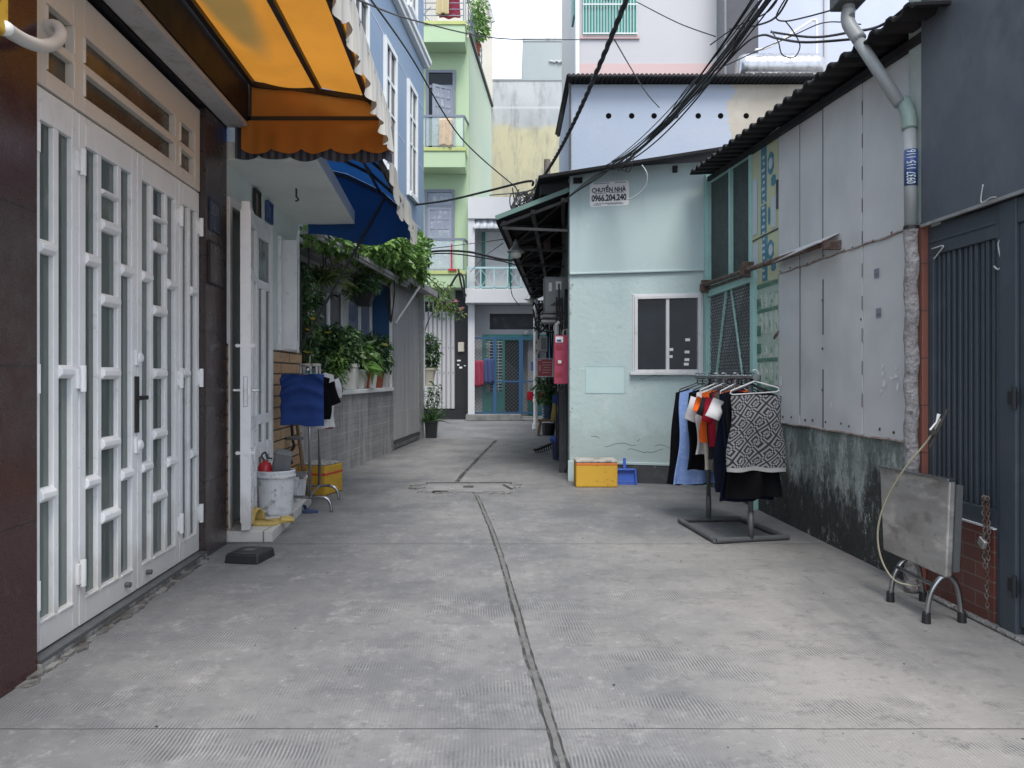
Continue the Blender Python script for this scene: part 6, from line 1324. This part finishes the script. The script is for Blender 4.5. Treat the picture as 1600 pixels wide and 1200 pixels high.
# chain with padlock
ch = thing('lock_chain', 'rusty chain with a steel padlock hanging on the red brown tiles', 'chain', onR(1540, 780, -.05)); b = MB()
top = onR(1541, 782, -.05); 
def link(m, c, a, L=.026, w=.013, r=.0035):
    pts = []
    for k in range(12):
        t_ = 2*math.pi*k/12; u_ = math.cos(t_)*w/2+ (0); v_ = math.sin(t_)*L/2
        pts.append(c+Vector((math.sin(a)*u_, math.cos(a)*u_, v_)))
    m.tube(pts, r, 5, closed=True)
for strand, (dy, n, dz0) in enumerate(((.014, 16, 0), (-.014, 14, -.0), (.004, 25, -.02))):
    for k in range(n): link(b, Vector((top.x-.002+.004*strand, top.y+dy+.004*math.sin(k*.7), top.z+dz0-.021*k)), (k % 2)*1.57+.4)
for k in range(5): link(b, Vector((top.x-.003, top.y-.02+.01*k, top.z+.012)), (k % 2)*1.5, .018, .022)
b.build('links', m_rust, ch, smooth=True)
q = onR(1535, 848, -.07); b = MB(); b.cbox(q, (.02, .05, .042), rx=.5); b.build('padlock', m_stainless, ch, bevel=.005); b = MB(); b.tube([q+Vector((0, -.014, .02)), q+Vector((0, -.008, .042)), q+Vector((0, .016, .036)), q+Vector((0, .02, .014))], .004, 6); b.build('shackle', m_steel, ch)
# ------------------------------------------------------------------ clothes
def garment(name, label, cat, c, u, hw0, hw1, h, m, group=None, sleeves=0, t=.045, neck=.06, slope=.25, seed=1, fold=.026, k=16, sl_len=.2, uv=False, straps=False, sm=None, tilt=0, swoop=0):
    rnd = random.Random(seed); ph = rnd.random()*6; c = Vector(c); u = Vector(u).normalized(); n = Vector((u.y, -u.x, 0)); nu, nv = 40, 26
    b = MB(); uvs = []
    def P(th, v):
        x = math.cos(th); w = hw0+(hw1-hw0)*v**1.2; X = w*x
        top = -slope*abs(X)**1.25/(hw0**.25) - (neck*max(0, 1-(abs(X)/(.42*hw0))**2) if abs(X) < .42*hw0 else 0)
        hem = -h+.007*math.sin(X*11+ph)+.004*math.sin(X*29+ph)
        z = top+(hem-top)*v
        tt = t*(.25+.75*min(1, v*3.2))*math.sin(th)
        f = fold*v**.7*(math.sin(X*k*1.7+ph+v*1.5)+.6*math.sin(X*k*3.1+ph*2))+.008*math.sin(z*9+X*5+ph)
        side = .012*math.sin(v*7+ph)*abs(x)
        if swoop: q_ = z+.75*X*X/(hw0*1.2)*(1-v); f += swoop*math.sin(q_*42)*(1-v)**1.2*(1 if math.sin(th) > 0 else .3); side = 0
        return c+u*(X+side*(1 if x > 0 else -1)+tilt*v)+n*(tt+f)+Vector((0, 0, z)), X, z
    for j in range(nv+1):
        for i in range(nu):
            p, X, z = P(2*math.pi*i/nu, j/nv); b.v.append(p); uvs.append((X/.5+(.022*math.sin(j*.55+X*9)+.015*math.sin(X*21+ph) if uv else 0), (j/nv)*h/.5+(.02*math.sin(X*15+j*.2) if uv and j < nv-3 else 0)))
    for j in range(nv):
        for i in range(nu): b.f.append((j*nu+i, j*nu+(i+1) % nu, (j+1)*nu+(i+1) % nu, (j+1)*nu+i))
    def sleeve(bb, s):
        n0 = len(bb.v); rings = 9; seg = 14
        for r_ in range(rings):
            q = r_/(rings-1); cx = s*(hw0*.90+sl_len*(.30+.10*math.sin(ph*3+s))*q); cz = -slope*hw0*.95-.05-sl_len*(.75+.25*math.sin(ph*5))*q
            a = .07-.012*q+.006*math.sin(q*4+ph); tk = .026+.008*math.sin(q*6+ph)
            for g_ in range(seg):
                th = 2*math.pi*g_/seg; ox = math.cos(th)*a; bb.v.append(c+u*(cx+ox*.86)+n*(math.sin(th)*tk+.012*math.sin(q*5+ph))+Vector((0, 0, cz+s*ox*.35*(1)))); uvs.append((0, 0))
        for r_ in range(rings-1):
            for g_ in range(seg): bb.f.append((n0+r_*seg+g_, n0+r_*seg+(g_+1) % seg, n0+(r_+1)*seg+(g_+1) % seg, n0+(r_+1)*seg+g_))
    if sleeves and sm is None:
        for s in (-1, 1): sleeve(b, s)
    o = b.build(name, m, None, smooth=True, uvf=uvs if uv else None)
    if sleeves and sm is not None:
        for s in (-1, 1): b2 = MB(); sleeve(b2, s); b2.build('sleeve', sm, o, smooth=True)
    tag(o, label, cat, group); return o
def hanger(label, c, u, m, group=None, w=.19):
    t = thing('clothes_hanger', label, 'hanger', c, group); c = Vector(c); u = Vector(u).normalized(); b = MB()
    b.tube([c-u*w+Vector((0, 0, -.005)), c-u*(w*.96)+Vector((0, 0, .014)), c+Vector((0, 0, .07)), c+u*(w*.96)+Vector((0, 0, .014)), c+u*w+Vector((0, 0, -.005)), c+u*(w*.9)+Vector((0, 0, -.016)), c-u*(w*.9)+Vector((0, 0, -.016))], .0058, 6, closed=True); b.build('shoulder_bar', m, t, smooth=True)
    b = MB(); pts = [c+Vector((0, 0, .068)), c+Vector((0, 0, .10))]+[c+Vector((0, 0, .125))+u*(.026*math.sin(a))+Vector((0, 0, -.026*math.cos(a))) for a in [R(20+22*k) for k in range(10)]]; b.tube(pts, .004, 6); b.build('hook', m, t, smooth=True)

# right rack
rk = thing('clothes_rack', 'grey steel clothes rack on a floor frame by the shed, full of clothes', 'clothes rack', (1.68, 5.95, 0))
b = MB(); z = .022
c1, c2, c3, c4_ = (1.375, 6.30, z), (1.89, 6.36, z), (2.0, 5.63, z), (1.46, 5.50, z)
b.tube([c1, c2], .02, 10); b.tube([c2, c3], .02, 10); b.tube([(2.03, 5.635, z), c4_], .02, 10); b.tube([c4_, c1], .02, 10); b.build('base_frame', m_greytube, rk)
r0, r1 = Vector((1.585, 6.62, 1.195)), Vector((1.735, 5.47, 1.195)); up0, up1 = Vector((1.62, 6.33, 0)), Vector((1.73, 5.565, 0))
for p in (up0, up1):
    b = MB(); b.tube([p+Vector((0, 0, .02)), p+Vector((0, 0, .22))], .022, 10); b.tube([p+Vector((0, 0, .2)), p+Vector((0, 0, 1.19))], .018, 10); b.build('upright', m_greytube, rk, smooth=True)
rdv = (r1-r0); 
b = MB(); pts = [r0.lerp(r1, i/120) for i in range(121)]; b.tube(pts, [.0145+.0035*(i % 4 < 2) for i in range(121)], 10); b.tube([r0+Vector((.02, 0, -.035)), r1+Vector((.02, 0, -.035))], .007, 8); b.lathe([(0, -.02), (.024, -.02), (.024, .02), (0, .02)], r1, 12, 'y'); b.build('rail', m_steel, rk, smooth=False)
uu = Vector((rdv.y, -rdv.x, 0)).normalized()*-1; uu = uu if uu.x > 0 else -uu
GR = 'clothes hanging on the grey rack'
items = [
 (.03, 'coat', 'long black coat hanging at the back end of the right rack', 'coat', .20, .27, .80, m_black_cloth, 0, 0),
 (.13, 'lace_dress', 'light blue lace dress hanging next to the black coat', 'dress', .19, .235, .78, m_sky_cloth, 0, -.015),
 (.27, 'dress', 'black dress hanging between the light blue lace and the white tee', 'dress', .18, .20, .64, m_black_cloth, 0, 0),
 (.38, 'tee_shirt', 'white short sleeved tee with a sleeve poking out of the rack', 'tee shirt', .17, .19, .50, m_white_cloth, 1, 0),
 (.45, 'long_top', 'beige long top hanging behind the orange tee', 'top', .13, .15, .62, m_beige_cloth, 0, 0),
 (.51, 'tee_shirt', 'bright orange short sleeved tee on the right rack', 'tee shirt', .17, .185, .40, m_orange_cloth, 1, 0),
 (.58, 'tee_shirt', 'dark charcoal tee just in front of the orange tee', 'tee shirt', .165, .18, .52, m_charcoal_cloth, 1, 0),
 (.64, 'blouse', 'dark red blouse between charcoal and navy clothes', 'blouse', .16, .185, .42, m_red_cloth, 1, 0),
 (.70, 'tunic', 'grey olive tunic showing below the dark red blouse', 'tunic', .15, .17, .60, m_olive_cloth, 0, 0),
 (.745, 'long_top', 'orange long top whose hem shows low on the rack', 'top', .14, .16, .70, m_orange_cloth, 0, 0),
 (.80, 'tee_shirt', 'navy tee with white sleeves behind the patterned knit', 'tee shirt', .175, .21, .74, m_navy_cloth, 2, 0),
 (.90, 'skirt', 'long navy skirt hanging lowest behind the patterned knit', 'skirt', .18, .20, .78, m_navy_cloth, 0, -.02),
 (.95, 'skirt', 'black skirt hanging just behind the patterned knit', 'skirt', .19, .205, .75, m_black_cloth, 0, .01)]
for i, (t_, nm, lb, cat, w0, w1, h, m, slv, tl) in enumerate(items):
    c = r0.lerp(r1, t_)+Vector((0, 0, -.085))
    garment(nm, lb, cat, c, uu+Vector((0, .05*math.sin(i*2.3), 0)), w0, w1, h+.03, m, GR, bool(slv), neck=.03, seed=20+i, sm=m_white_cloth if slv == 2 else None, tilt=tl)
    hanger('plastic clothes hanger carrying a garment on the rail of the right rack', c+Vector((0, 0, -.035)), uu, m_white_cloth if i in (3, 5, 8) else m_blackplastic, 'hangers on the right rack', w0*.8)
c = Vector((1.735, 5.46, 1.07))
garment('knit_vest', 'black and grey key patterned knit hanging at the front of the rack', 'knitwear', c, (1, .10, 0), .185, .225, .545, m_knit, GR, 0, t=.05, neck=.0, slope=.06, seed=44, fold=.020, k=7, uv=True)
hanger('white hanger at the front end of the right rack holding the patterned knit', c+Vector((-.01, 0, .025)), (1, .10, .06), m_white_cloth, None, .18)

# left stand
ls = thing('drying_stand', 'slim steel drying stand with arched feet in front of the tiled wall', 'clothes stand', (-1.83, 7.15, 0))
for y, x in ((6.8, -1.79), (7.5, -1.88)):
    b = MB(); xe = (-1.595, -1.69)[y > 7]; xl = x-.22
    b.tube(smooth_path([(xl-.04, y, 0), (xl-.02, y, .07), (xl+.04, y, .125), (x, y, .13), (xe-.08, y, .13), (xe-.02, y, .09), (xe, y, .0)], 6), .014, 10); b.build('foot', m_steel, ls, smooth=True)
    b = MB(); b.tube([(x, y, .13), (x, y, 1.26)], .014, 10); b.build('upright', m_steel, ls, smooth=True)
b = MB(); b.tube([(-1.79, 6.8, .135), (-1.88, 7.5, .135)], .012, 8); b.tube([(-1.78, 6.7, 1.26), (-1.89, 7.6, 1.26)], .012, 8); b.build('crossbar', m_steel, ls)
GL = 'clothes on the slim drying stand'
garment('tank_top', 'royal blue tank top hung wide on the slim steel stand', 'tank top', (-1.835, 6.72, 1.225), (1, .06, 0), .185, .188, .455, m_blue_cloth, GL, 0, t=.045, neck=.012, slope=.05, seed=61, fold=.012, k=6, swoop=.045)
garment('tee_shirt', 'white tee with printed sleeve behind the blue tank top', 'tee shirt', (-1.77, 6.98, 1.25), (.85, .5, 0), .16, .17, .52, m_white_cloth, GL, 1, seed=62)
garment('tee_shirt', 'black tee hanging between the blue tank and the white tee', 'tee shirt', (-1.79, 6.86, 1.22), (.93, .35, 0), .155, .165, .40, m_black_cloth, GL, 1, seed=63)
garment('sleeveless_shirt', 'red top with only its hem showing under the blue tank', 'top', (-1.80, 7.1, 1.22), (.95, .3, 0), .13, .14, .50, m_red_cloth, GL, 0, seed=64)
ph_ = thing('peg_hanger', 'round clear plastic peg hanger on top of the slim stand', 'peg hanger', (-1.82, 6.9, 1.28)); c = Vector((-1.815, 6.9, 1.30))
b = MB(); b.lathe([(.03, 0), (.095, -.012), (.10, 0), (.095, .014), (.03, .012)], c, 22); b.tube([c, c+Vector((0, 0, .08)), c+Vector((.02, 0, .10)), c+Vector((.03, 0, .08))], .005, 6); b.build('ring', m_foamwhite, ph_)
b = MB()
for k in range(10): a = k*.628; p = c+Vector((.088*math.cos(a), .088*math.sin(a), -.04)); b.cbox(p, (.012, .02, .07), rz=a)
b.build('peg', m_greyshutter, ph_)

# left clutter
bk = thing('paint_bucket', 'dirty white paint bucket on the door step holding a tin and red bottle', 'bucket', (-1.94, 6.3, .08)); c = Vector((-1.94, 6.3, .079)); b = MB()
b.lathe([(0, 0), (.13, 0), (.136, .012), (.15, .29), (.162, .292), (.162, .318), (.155, .322), (.158, .35), (.152, .356), (.145, .35), (.14, .30), (.125, .03), (0, .03)], c, 30); b.build('bucket', m_bucket, bk, smooth=False)
b = MB(); b.tube([c+Vector((.162*math.cos(a), .162*math.sin(a)-.0, .30-.05*math.sin(a*1.0) if a < 3.2 else .30)) for a in [R(180+180*k/14) for k in range(15)]], .004, 6); b.build('handle', m_steel, bk)
t = thing('cooking_tin', 'grey rounded tin standing upright in the white bucket', 'tin', c+Vector((.05, .0, .2))); m_ = Matrix.Translation(c+Vector((.055, -.01, .40))) @ Matrix.Rotation(R(12), 4, 'Y') @ Matrix.Rotation(R(8), 4, 'X')
b = MB(); b.box(-.068, .068, -.035, .035, -.16, .125, lambda x, y, z: m_ @ Vector((x, y, z))); b.build('tin', m_greyplastic, t, bevel=.022)
b = MB(); b.box(-.072, .072, -.039, .039, .092, .104, lambda x, y, z: m_ @ Vector((x, y, z))); b.box(-.076, -.07, -.01, .01, -.1, .09, lambda x, y, z: m_ @ Vector((x, y, z))); b.build('rim', m_stainless, t, bevel=.004)
t = thing('red_bottle', 'short red bottle with a black strap poking out of the white bucket', 'bottle', c+Vector((-.07, 0, .2))); b = MB(); b.lathe([(0, -.2), (.052, -.2), (.055, .02), (.045, .05), (.022, .06), (.02, .075), (0, .075)], c+Vector((-.078, -.02, .36)), 18); b.build('bottle', m_red, t, smooth=True)
b = MB(); q = c+Vector((-.078, -.02, .43)); b.tube(smooth_path([q, q+Vector((-.03, 0, .04)), q+Vector((0, 0, .07)), q+Vector((.02, -.01, .03)), q+Vector((.06, -.01, .02))], 4), .007, 6); b.build('strap', m_blackplastic, t, smooth=True)
t = thing('foam_box', 'yellow foam box with red tape band standing beyond the drying stand', 'crate', (-1.98, 7.9, 0)); m_ = Matrix.Translation((-1.975, 7.92, 0)) @ Matrix.Rotation(R(-14), 4, 'Z'); fnb = lambda x, y, z: m_ @ Vector((x, y, z))
MB().box(-.155, .155, -.19, .19, 0, .30, fnb).build('box', m_yellow, t, bevel=.016); MB().box(-.157, .157, -.192, .192, .20, .225, fnb).build('tape', m_redtape, t, bevel=.004); MB().box(-.152, .152, -.187, .187, .299, .315, fnb).build('lid', m_foamwhite, t, bevel=.006)
t = thing('white_bin', 'small white open bin beside the bucket at the end of the step', 'bin', (-1.98, 6.95, .08)); b = MB(); sqpot(b, (-1.99, 6.97, .079), .16, .19, .22, .16, R(-10)); b.build('bin', m_bucket, t, bevel=.006); b = MB(); b.cbox((-1.97, 6.955, .305), (.2, .17, .02), rx=R(12)); b.build('lid', m_greyplastic, t, bevel=.006)
b = MB(); b.tube([(-2.0, 7.5, 0), (-2.13, 7.62, .72)], .019, 10); b.lathe([(0, 0), (.022, 0), (.022, .01), (0, .01)], (-2.05, 7.546, .28), 8); tag(b.build('bamboo_stick', m_wood, smooth=True), 'short bamboo stick leaning on the tan cladding behind the drying stand', 'stick')
b = MB(); b.lathe([(0, 0), (.075, 0), (.08, .02), (.06, .03), (0, .03)], (-2.06, 7.3, .60), 16, sx=1.1); b.bar((-2.16, 7.32, .61), (-2.02, 7.3, .61), .03); tag(b.build('wall_tray', m_greyplastic), 'dark round tray fixed low on the tan cladding behind the blue tank', 'tray')
b = MB(); b.tube(smooth_path([(-2.135, 7.42, .80), (-2.12, 7.42, .6), (-2.10, 7.40, .52), (-2.14, 7.38, .46), (-2.12, 7.40, .36)], 6), .014, 8); tag(b.build('black_hose', m_cable, smooth=True), 'black hose dangling on the tan cladding under the tray', 'hose')
# slippers
def slipper(name, label, c, rz, m, L=.27, w=.10, arch=.055, fluff=False, group=None):
    t = thing(name, label, 'slipper', c, group); mx = Matrix.Translation(c) @ Matrix.Rotation(rz, 4, 'Z'); poly = []
    for k in range(22): a = 2*math.pi*k/22; x = L/2*math.cos(a); y = w/2*math.sin(a)*(1.0+.22*math.cos(a)-.12*math.cos(2*a)); poly.append((x, y))
    b = MB(); b.prism(poly, 0, .024, lambda x, y, z: mx @ Vector((x, y, z))); b.build('sole', m, t, bevel=.005)
    b = MB(); b.grid(lambda u_, v_: mx @ Vector((.02+.10*v_, (w*.56-.01*v_)*math.cos(math.pi*u_), .015+(arch+.012*math.sin(3*v_)-.012*v_)*math.sin(math.pi*u_))), 14, 5); b.build('band', m, t, smooth=True, solid=.012 if fluff else .006, recalc=False)
slipper('plush_slipper', 'yellow plush slipper on the step nearest the open door', Vector((-1.895, 5.82, .078)), R(165), m_straw, .28, .13, .10, True)
slipper('plush_slipper', 'flattened yellow slipper partly under the rim of the bucket', Vector((-1.80, 5.90, .078)), R(14), m_straw, .25, .11, .02, True)
slipper('rubber_slipper', 'navy rubber slipper on the ground at the end of the step', gnd(479, 801), R(170), m_slipper, .22, .09, .05)
# black plastic base
t = thing('black_stand_base', 'low black plastic base block lying on the concrete by the step', 'plastic base', gnd(395, 876)); c = Vector((-1.715, 5.03, 0)); mx = Matrix.Translation(c) @ Matrix.Rotation(R(-8), 4, 'Z')
b = MB(); vs = []
for z, s in ((0, 1), (.05, .95), (.062, .88)): vs += [mx @ Vector((sx*.115*s, sy*.125*s, z)) for sx, sy in ((-1, -1), (1, -1), (1, 1), (-1, 1))]
b.add(vs, [(0, 1, 2, 3), (8, 9, 10, 11)]+[(i*4+k, i*4+(k+1) % 4, i*4+4+(k+1) % 4, i*4+4+k) for i in range(2) for k in range(4)]); b.build('base', m_blackplastic, t, bevel=.006)
b = MB(); b.box(-.035, .035, -.03, .03, .0625, .067, lambda x, y, z: mx @ Vector((x, y, z))); b.build('socket', m_greytube, t)

# ------------------------------------------------------------------ folding table and hose
tb = thing('folding_table', 'small stainless folding table folded upright on arched legs by the tiles', 'folding table', (2.08, 3.9, 0))
TL, TR_, BL, BR_ = Vector((1.99, 4.16, .705)), Vector((2.085, 3.66, .70)), Vector((2.005, 4.15, .262)), Vector((2.075, 3.675, .235))
nx = Vector((.035, .006, 0)); b = MB(); b.add([TL, TR_, BR_, BL, TL+nx, TR_+nx, BR_+nx, BL+nx], [(0, 1, 2, 3), (7, 6, 5, 4), (0, 4, 5, 1), (1, 5, 6, 2), (2, 6, 7, 3), (3, 7, 4, 0)]); b.build('tabletop', m_stainless, tb, bevel=.008)
b = MB(); o_ = Vector((-.004, 0, 0)); b.bar(TL+Vector((.012, 0, .004)), TR_+Vector((.012, 0, .004)), .044, .016); b.build('rim', m_steel, tb, bevel=.004)
for p_, q_ in ((TR_, BR_), (TL, BL)): b = MB(); b.bar(p_+nx*1.35+Vector((0, 0, -.02)), q_+nx*1.35+Vector((0, 0, .03)), .03, .03); b.build('under_frame', m_greytube, tb)
for y, xo in ((4.09, .0), (3.735, .0)):
    b = MB(); b.tube(smooth_path([(2.015, y, .0), (2.025, y, .10), (2.045, y-.005, .17), (2.085, y-.01, .225), (2.125, y-.01, .23), (2.165, y, .18), (2.185, y+.01, .10), (2.195, y+.012, 0)], 6), .0135, 12); lg = b.build('leg_arch', m_steel, tb, smooth=True)
    for p in ((2.015, y), (2.195, y+.012)):
        b = MB(); b.lathe([(0, 0), (.021, 0), (.019, .05), (.016, .055), (0, .055)], (p[0], p[1], 0), 14); b.build('rubber_foot', m_blackplastic, lg)
b = MB(); b.tube([(2.05, 4.085, .185), (2.05, 3.73, .185)], .011, 8); b.build('leg_brace', m_steel, tb)
pts = [at(1470, 655, 3.73), at(1448, 690, 3.76), at(1415, 730, 3.83), at(1386, 778, 3.93), at(1372, 825, 3.98), at(1376, 870, 3.98), at(1396, 905, 3.95), at(1425, 915, 3.93), at(1438, 914, 3.92)]
t = thing('looped_hose', 'thin yellowish hose looping beside the folding table up to a metal clamp', 'hose', pts[-1]); b = MB(); b.tube(smooth_path(pts, 8), .0048, 8); b.build('hose', m_rope, t, smooth=True)
b = MB(); b.bar(at(1452, 700, 3.74), at(1480, 640, 3.72), .022, .014); b.bar(at(1455, 678, 3.74), at(1462, 672, 3.73), .05, .03); b.build('clamp', m_black_metal, t, bevel=.003); b = MB(); b.tube([at(1453, 672, 3.715), at(1463, 660, 3.71), at(1467, 647, 3.71)], [.005, .004, .009], 8); b.build('bright_tip', m_trim, t)

# ------------------------------------------------------------------ overhead cables
def cable(pts, r, label, n=8, m=None, name='overhead_cable'):
    b = MB(); b.tube(smooth_path([Vector(p) for p in pts], 8), r, n); return tag(b.build(name, m or m_cable, smooth=True), label, 'cable')
# thick twisted cable
b = MB(); A_, B2 = at(850, 274, 10.4), at(990, -30, 5.2); ax = arc(A_, B2, .12, 120)
for s_ in range(3):
    pts = []
    for i, p in enumerate(ax): a = i*.55+s_*2.094; pts.append(p+Vector((.011*math.cos(a), 0, .011*math.sin(a))))
    b.tube(pts, .0115, 6)
tag(b.build('twisted_cable', m_cable, smooth=True), 'thick twisted black cable rising steeply from the pole past the green window', 'cable')
# bundle
rnd = random.Random(77); b = MB(); A_, B2 = at(958, 258, 8.45), at(1215, -40, 4.6)
for s_ in range(12):
    o1 = Vector((rnd.gauss(0, .04), 0, rnd.gauss(0, .025))); o2 = Vector((rnd.gauss(0, .065), 0, rnd.gauss(0, .04))); o3 = Vector((rnd.gauss(0, .035), 0, rnd.gauss(0, .03)))
    ps = arc(A_, B2, .16+rnd.gauss(0, .03), 16); L = len(ps); pts = []
    for i, p in enumerate(ps):
        f = i/(L-1); w = o1*(1-f)**2+o2*f*f+o3*2*f*(1-f); pts.append(p+w)
    b.tube(smooth_path(pts, 2), rnd.uniform(.004, .0085), 6)
tag(b.build('cable_bundle', m_cable, smooth=True), 'thick loose bundle of black cables from the mint roof up to the top right', 'cables')
b = MB()
for k in range(4):
    p = at(962+k*3, 262, 8.35); b.tube(smooth_path([at(975+6*k, 245-4*k, 8.2), at(968+k*5, 262+k*2, 8.25), at(955+3*k, 262, 8.4), at(940-4*k, 275, 8.5), at(900-8*k, 300+6*k, 8.7)], 5), .005, 5)
tag(b.build('loose_wires', m_cable, smooth=True), 'thin wires fraying from the bundle over the mint roof edge to the notice', 'wires')
cable([at(1003, 258, 8.3), at(1011, 272, 8.3), at(1008, 292, 8.35), at(990, 308, 8.42), at(978, 312, 8.46)], .006, 'pale cable end curling down beside the white notice', 6, m_cablegrey)
cable([at(1345, 60, 5.0), at(1260, 66, 5.4), at(1215, 60, 5.8), at(1190, 55, 6.1), at(1160, 72, 6.6), at(1100, 135, 7.4), at(1050, 180, 8.0)], .009, 'dark violet service cable drooping across to the grey downpipe')
cable([at(1440, -10, 4.4), at(1380, 38, 4.7), at(1330, 50, 5.2), at(1270, 58, 5.8), at(1205, 50, 6.4)], .009, 'dark cable crossing in front of the downpipe top')
cable([at(1320, 10, 5.2), at(1262, 26, 5.6), at(1226, 33, 5.9), at(1213, 25, 6.0), at(1232, -10, 5.8)], .006, 'thin wire tied in a knot near the lavender tower')
cable([at(1205, 48, 6.2), at(1216, 65, 6.1), at(1222, 85, 6.1), at(1240, 90, 6.1), at(1250, 72, 6.1), at(1240, 50, 6.0), at(1228, 34, 5.9)], .005, 'loose wire loop hanging before the steel water tank')
cable([at(1240, -20, 5.4), at(1214, 25, 5.8), at(1180, 40, 6.2), at(1140, 45, 6.8)], .008, 'short dark wire fanning out of the bundle to the upper right')
cable([at(1225, -20, 5.4), at(1200, 18, 5.8), at(1150, 42, 6.4), at(1110, 70, 7.0)], .006, 'second wire fanning out of the bundle across the charcoal wall')
cable([at(1345, 38, 7.0), at(1290, 35, 7.4), at(1240, 55, 7.8), at(1150, 95, 8.6), at(1080, 130, 9.4), at(1040, 190, 10)], .006, 'thin wire running from the charcoal wall toward the vent holes')
cable([at(995, 3, 12), at(1060, 36, 11), at(1118, 57, 10)], .008, 'thin wire from the green window to the cable bundle')
cable([at(960, 62, 8), at(985, 105, 9.5), at(1010, 145, 10.5), at(1030, 168, 11)], .007, 'thin wire dropping from the twisted cable over the lavender wall')
cable([at(905, 62, 16), at(780, 60, 12), at(655, 34, 9), at(560, 0, 6), at(500, -30, 5)], .009, 'long thin wire high across the pale sky gap')
cable([at(565, -20, 5.2), at(640, 85, 7.2), at(720, 215, 9.4), at(805, 292, 11)], .008, 'thin black wire sloping down across the green house')
cable([at(650, 320, 14.0), at(700, 313, 13), at(760, 299, 12), at(826, 283, 11.2), at(832, 290, 11.2)], .018, 'stout black cable reaching from the blue house to the pole')
cable([at(652, 396, 14.6), at(690, 392, 14.2), at(735, 394, 13.8), at(790, 406, 13.2), at(826, 402, 12.8)], .02, 'black cable bunch drooping across the teal balcony')
cable([at(655, 398, 14.6), at(700, 396, 14.2), at(750, 402, 13.8), at(800, 412, 13.2), at(840, 430, 12.8)], .012, 'lower black cable under the drooping bunch at the teal balcony')
cable([at(660, 390, 16), at(725, 382, 15.5), at(784, 374, 11), at(800, 370, 9.6)], .008, 'thin wire from the green balcony to the eave edge')
cable([at(735, 425, 16), at(756, 402, 14), at(786, 380, 10.4)], .006, 'fine wire rising past the teal door frame to the eave')
cable([at(795, 400, 13.4), at(797, 430, 14), at(800, 460, 15), at(812, 478, 16)], .008, 'thin wire hanging down before the white balcony slab')
cable([at(765, 305, 18), at(800, 302, 15), at(832, 296, 11.4), at(838, 280, 11.3)], .012, 'short black cable joining the stained wall to the pole')
b = MB(); rnd = random.Random(31)
for k in range(12):
    c0 = at(rnd.uniform(800, 850), rnd.uniform(290, 318), 11.0); b.tube(smooth_path([c0, at(rnd.uniform(798, 815), rnd.uniform(300, 330), 11.0), at(rnd.uniform(800, 835), rnd.uniform(322, 335), 11.0), at(rnd.uniform(838, 852), rnd.uniform(285, 300), 11.2), at(852, 275, 11.3)], 6), .009, 5)
for k in range(7): p = at(rnd.uniform(820, 846), rnd.uniform(300, 318), 11.1); b.cbox(p, (.06, .04, .05), rz=rnd.random())
tag(b.build('wire_cluster', m_cable, smooth=False), 'messy cluster of wire loops and clips on the pole above the eave', 'wires')
b = MB(); b.tube(smooth_path([at(702, 450, 20.6), at(716, 428, 20.5), at(724, 436, 20.5), at(726, 470, 20.6)], 6), .03, 6); b.tube(smooth_path([at(716, 420, 20.6), at(722, 450, 20.6), at(728, 462, 20.6)], 5), .03, 6); tag(b.build('balcony_cables', m_cable, smooth=True), 'black cables looping at the corner of the lowest green balcony', 'cables')
b = MB(); b.bar((-1.63, 20.75, 4.07), (-1.63, 20.75, 4.78), .04); b.bar((-1.72, 20.75, 4.08), (-1.5, 20.75, 4.08), .05); tag(b.build('red_pole', m_red), 'red pole standing on the lowest green balcony', 'pole')

# ------------------------------------------------------------------ light, sky, camera
w = bpy.data.worlds.new('World'); sc.world = w; w.use_nodes = True; nt = w.node_tree; nt.nodes.clear()
sky = nt.nodes.new('ShaderNodeTexSky'); sky.sky_type = 'NISHITA'; sky.sun_disc = False
EL, AZ = R(60), R(168)          # azimuth measured from +Y clockwise, as the sky node does
sky.sun_elevation = EL; sky.sun_rotation = AZ; sky.air_density = 1.0; sky.dust_density = 2.0
mx = nt.nodes.new('ShaderNodeMix'); mx.data_type = 'RGBA'; mx.inputs[0].default_value = .62; mx.inputs[7].default_value = (9.3, 9.9, 10.9, 1)
bg = nt.nodes.new('ShaderNodeBackground'); bg.inputs[1].default_value = .10; ow = nt.nodes.new('ShaderNodeOutputWorld')
nt.links.new(sky.outputs[0], mx.inputs[6]); nt.links.new(mx.outputs[2], bg.inputs[0]); nt.links.new(bg.outputs[0], ow.inputs[0])
L = bpy.data.lights.new('sun', 'SUN'); L.energy = 1.6; L.angle = R(26); L.color = (1, .96, .9); lo = bpy.data.objects.new('sun', L); col.objects.link(lo)
d = Vector((math.sin(AZ)*math.cos(EL), math.cos(AZ)*math.cos(EL), math.sin(EL))); lo.rotation_euler = d.to_track_quat('Z', 'Y').to_euler(); lo.location = (0, 0, 30)
cam = bpy.data.cameras.new('camera'); co = bpy.data.objects.new('camera', cam); col.objects.link(co); sc.camera = co
co.location = (0, 0, H); co.rotation_euler = (R(90), 0, 0); cam.sensor_width = 36; cam.lens = 27; cam.shift_y = -12/1600; cam.clip_start = .05; cam.clip_end = 500
sc.view_settings.view_transform = 'Standard'; sc.view_settings.look = 'None'; sc.view_settings.exposure = 1.25; sc.view_settings.gamma = 1
sc.cycles.max_bounces = 8; sc.cycles.diffuse_bounces = 4; sc.cycles.use_denoising = True; sc.cycles.sample_clamp_indirect = 6
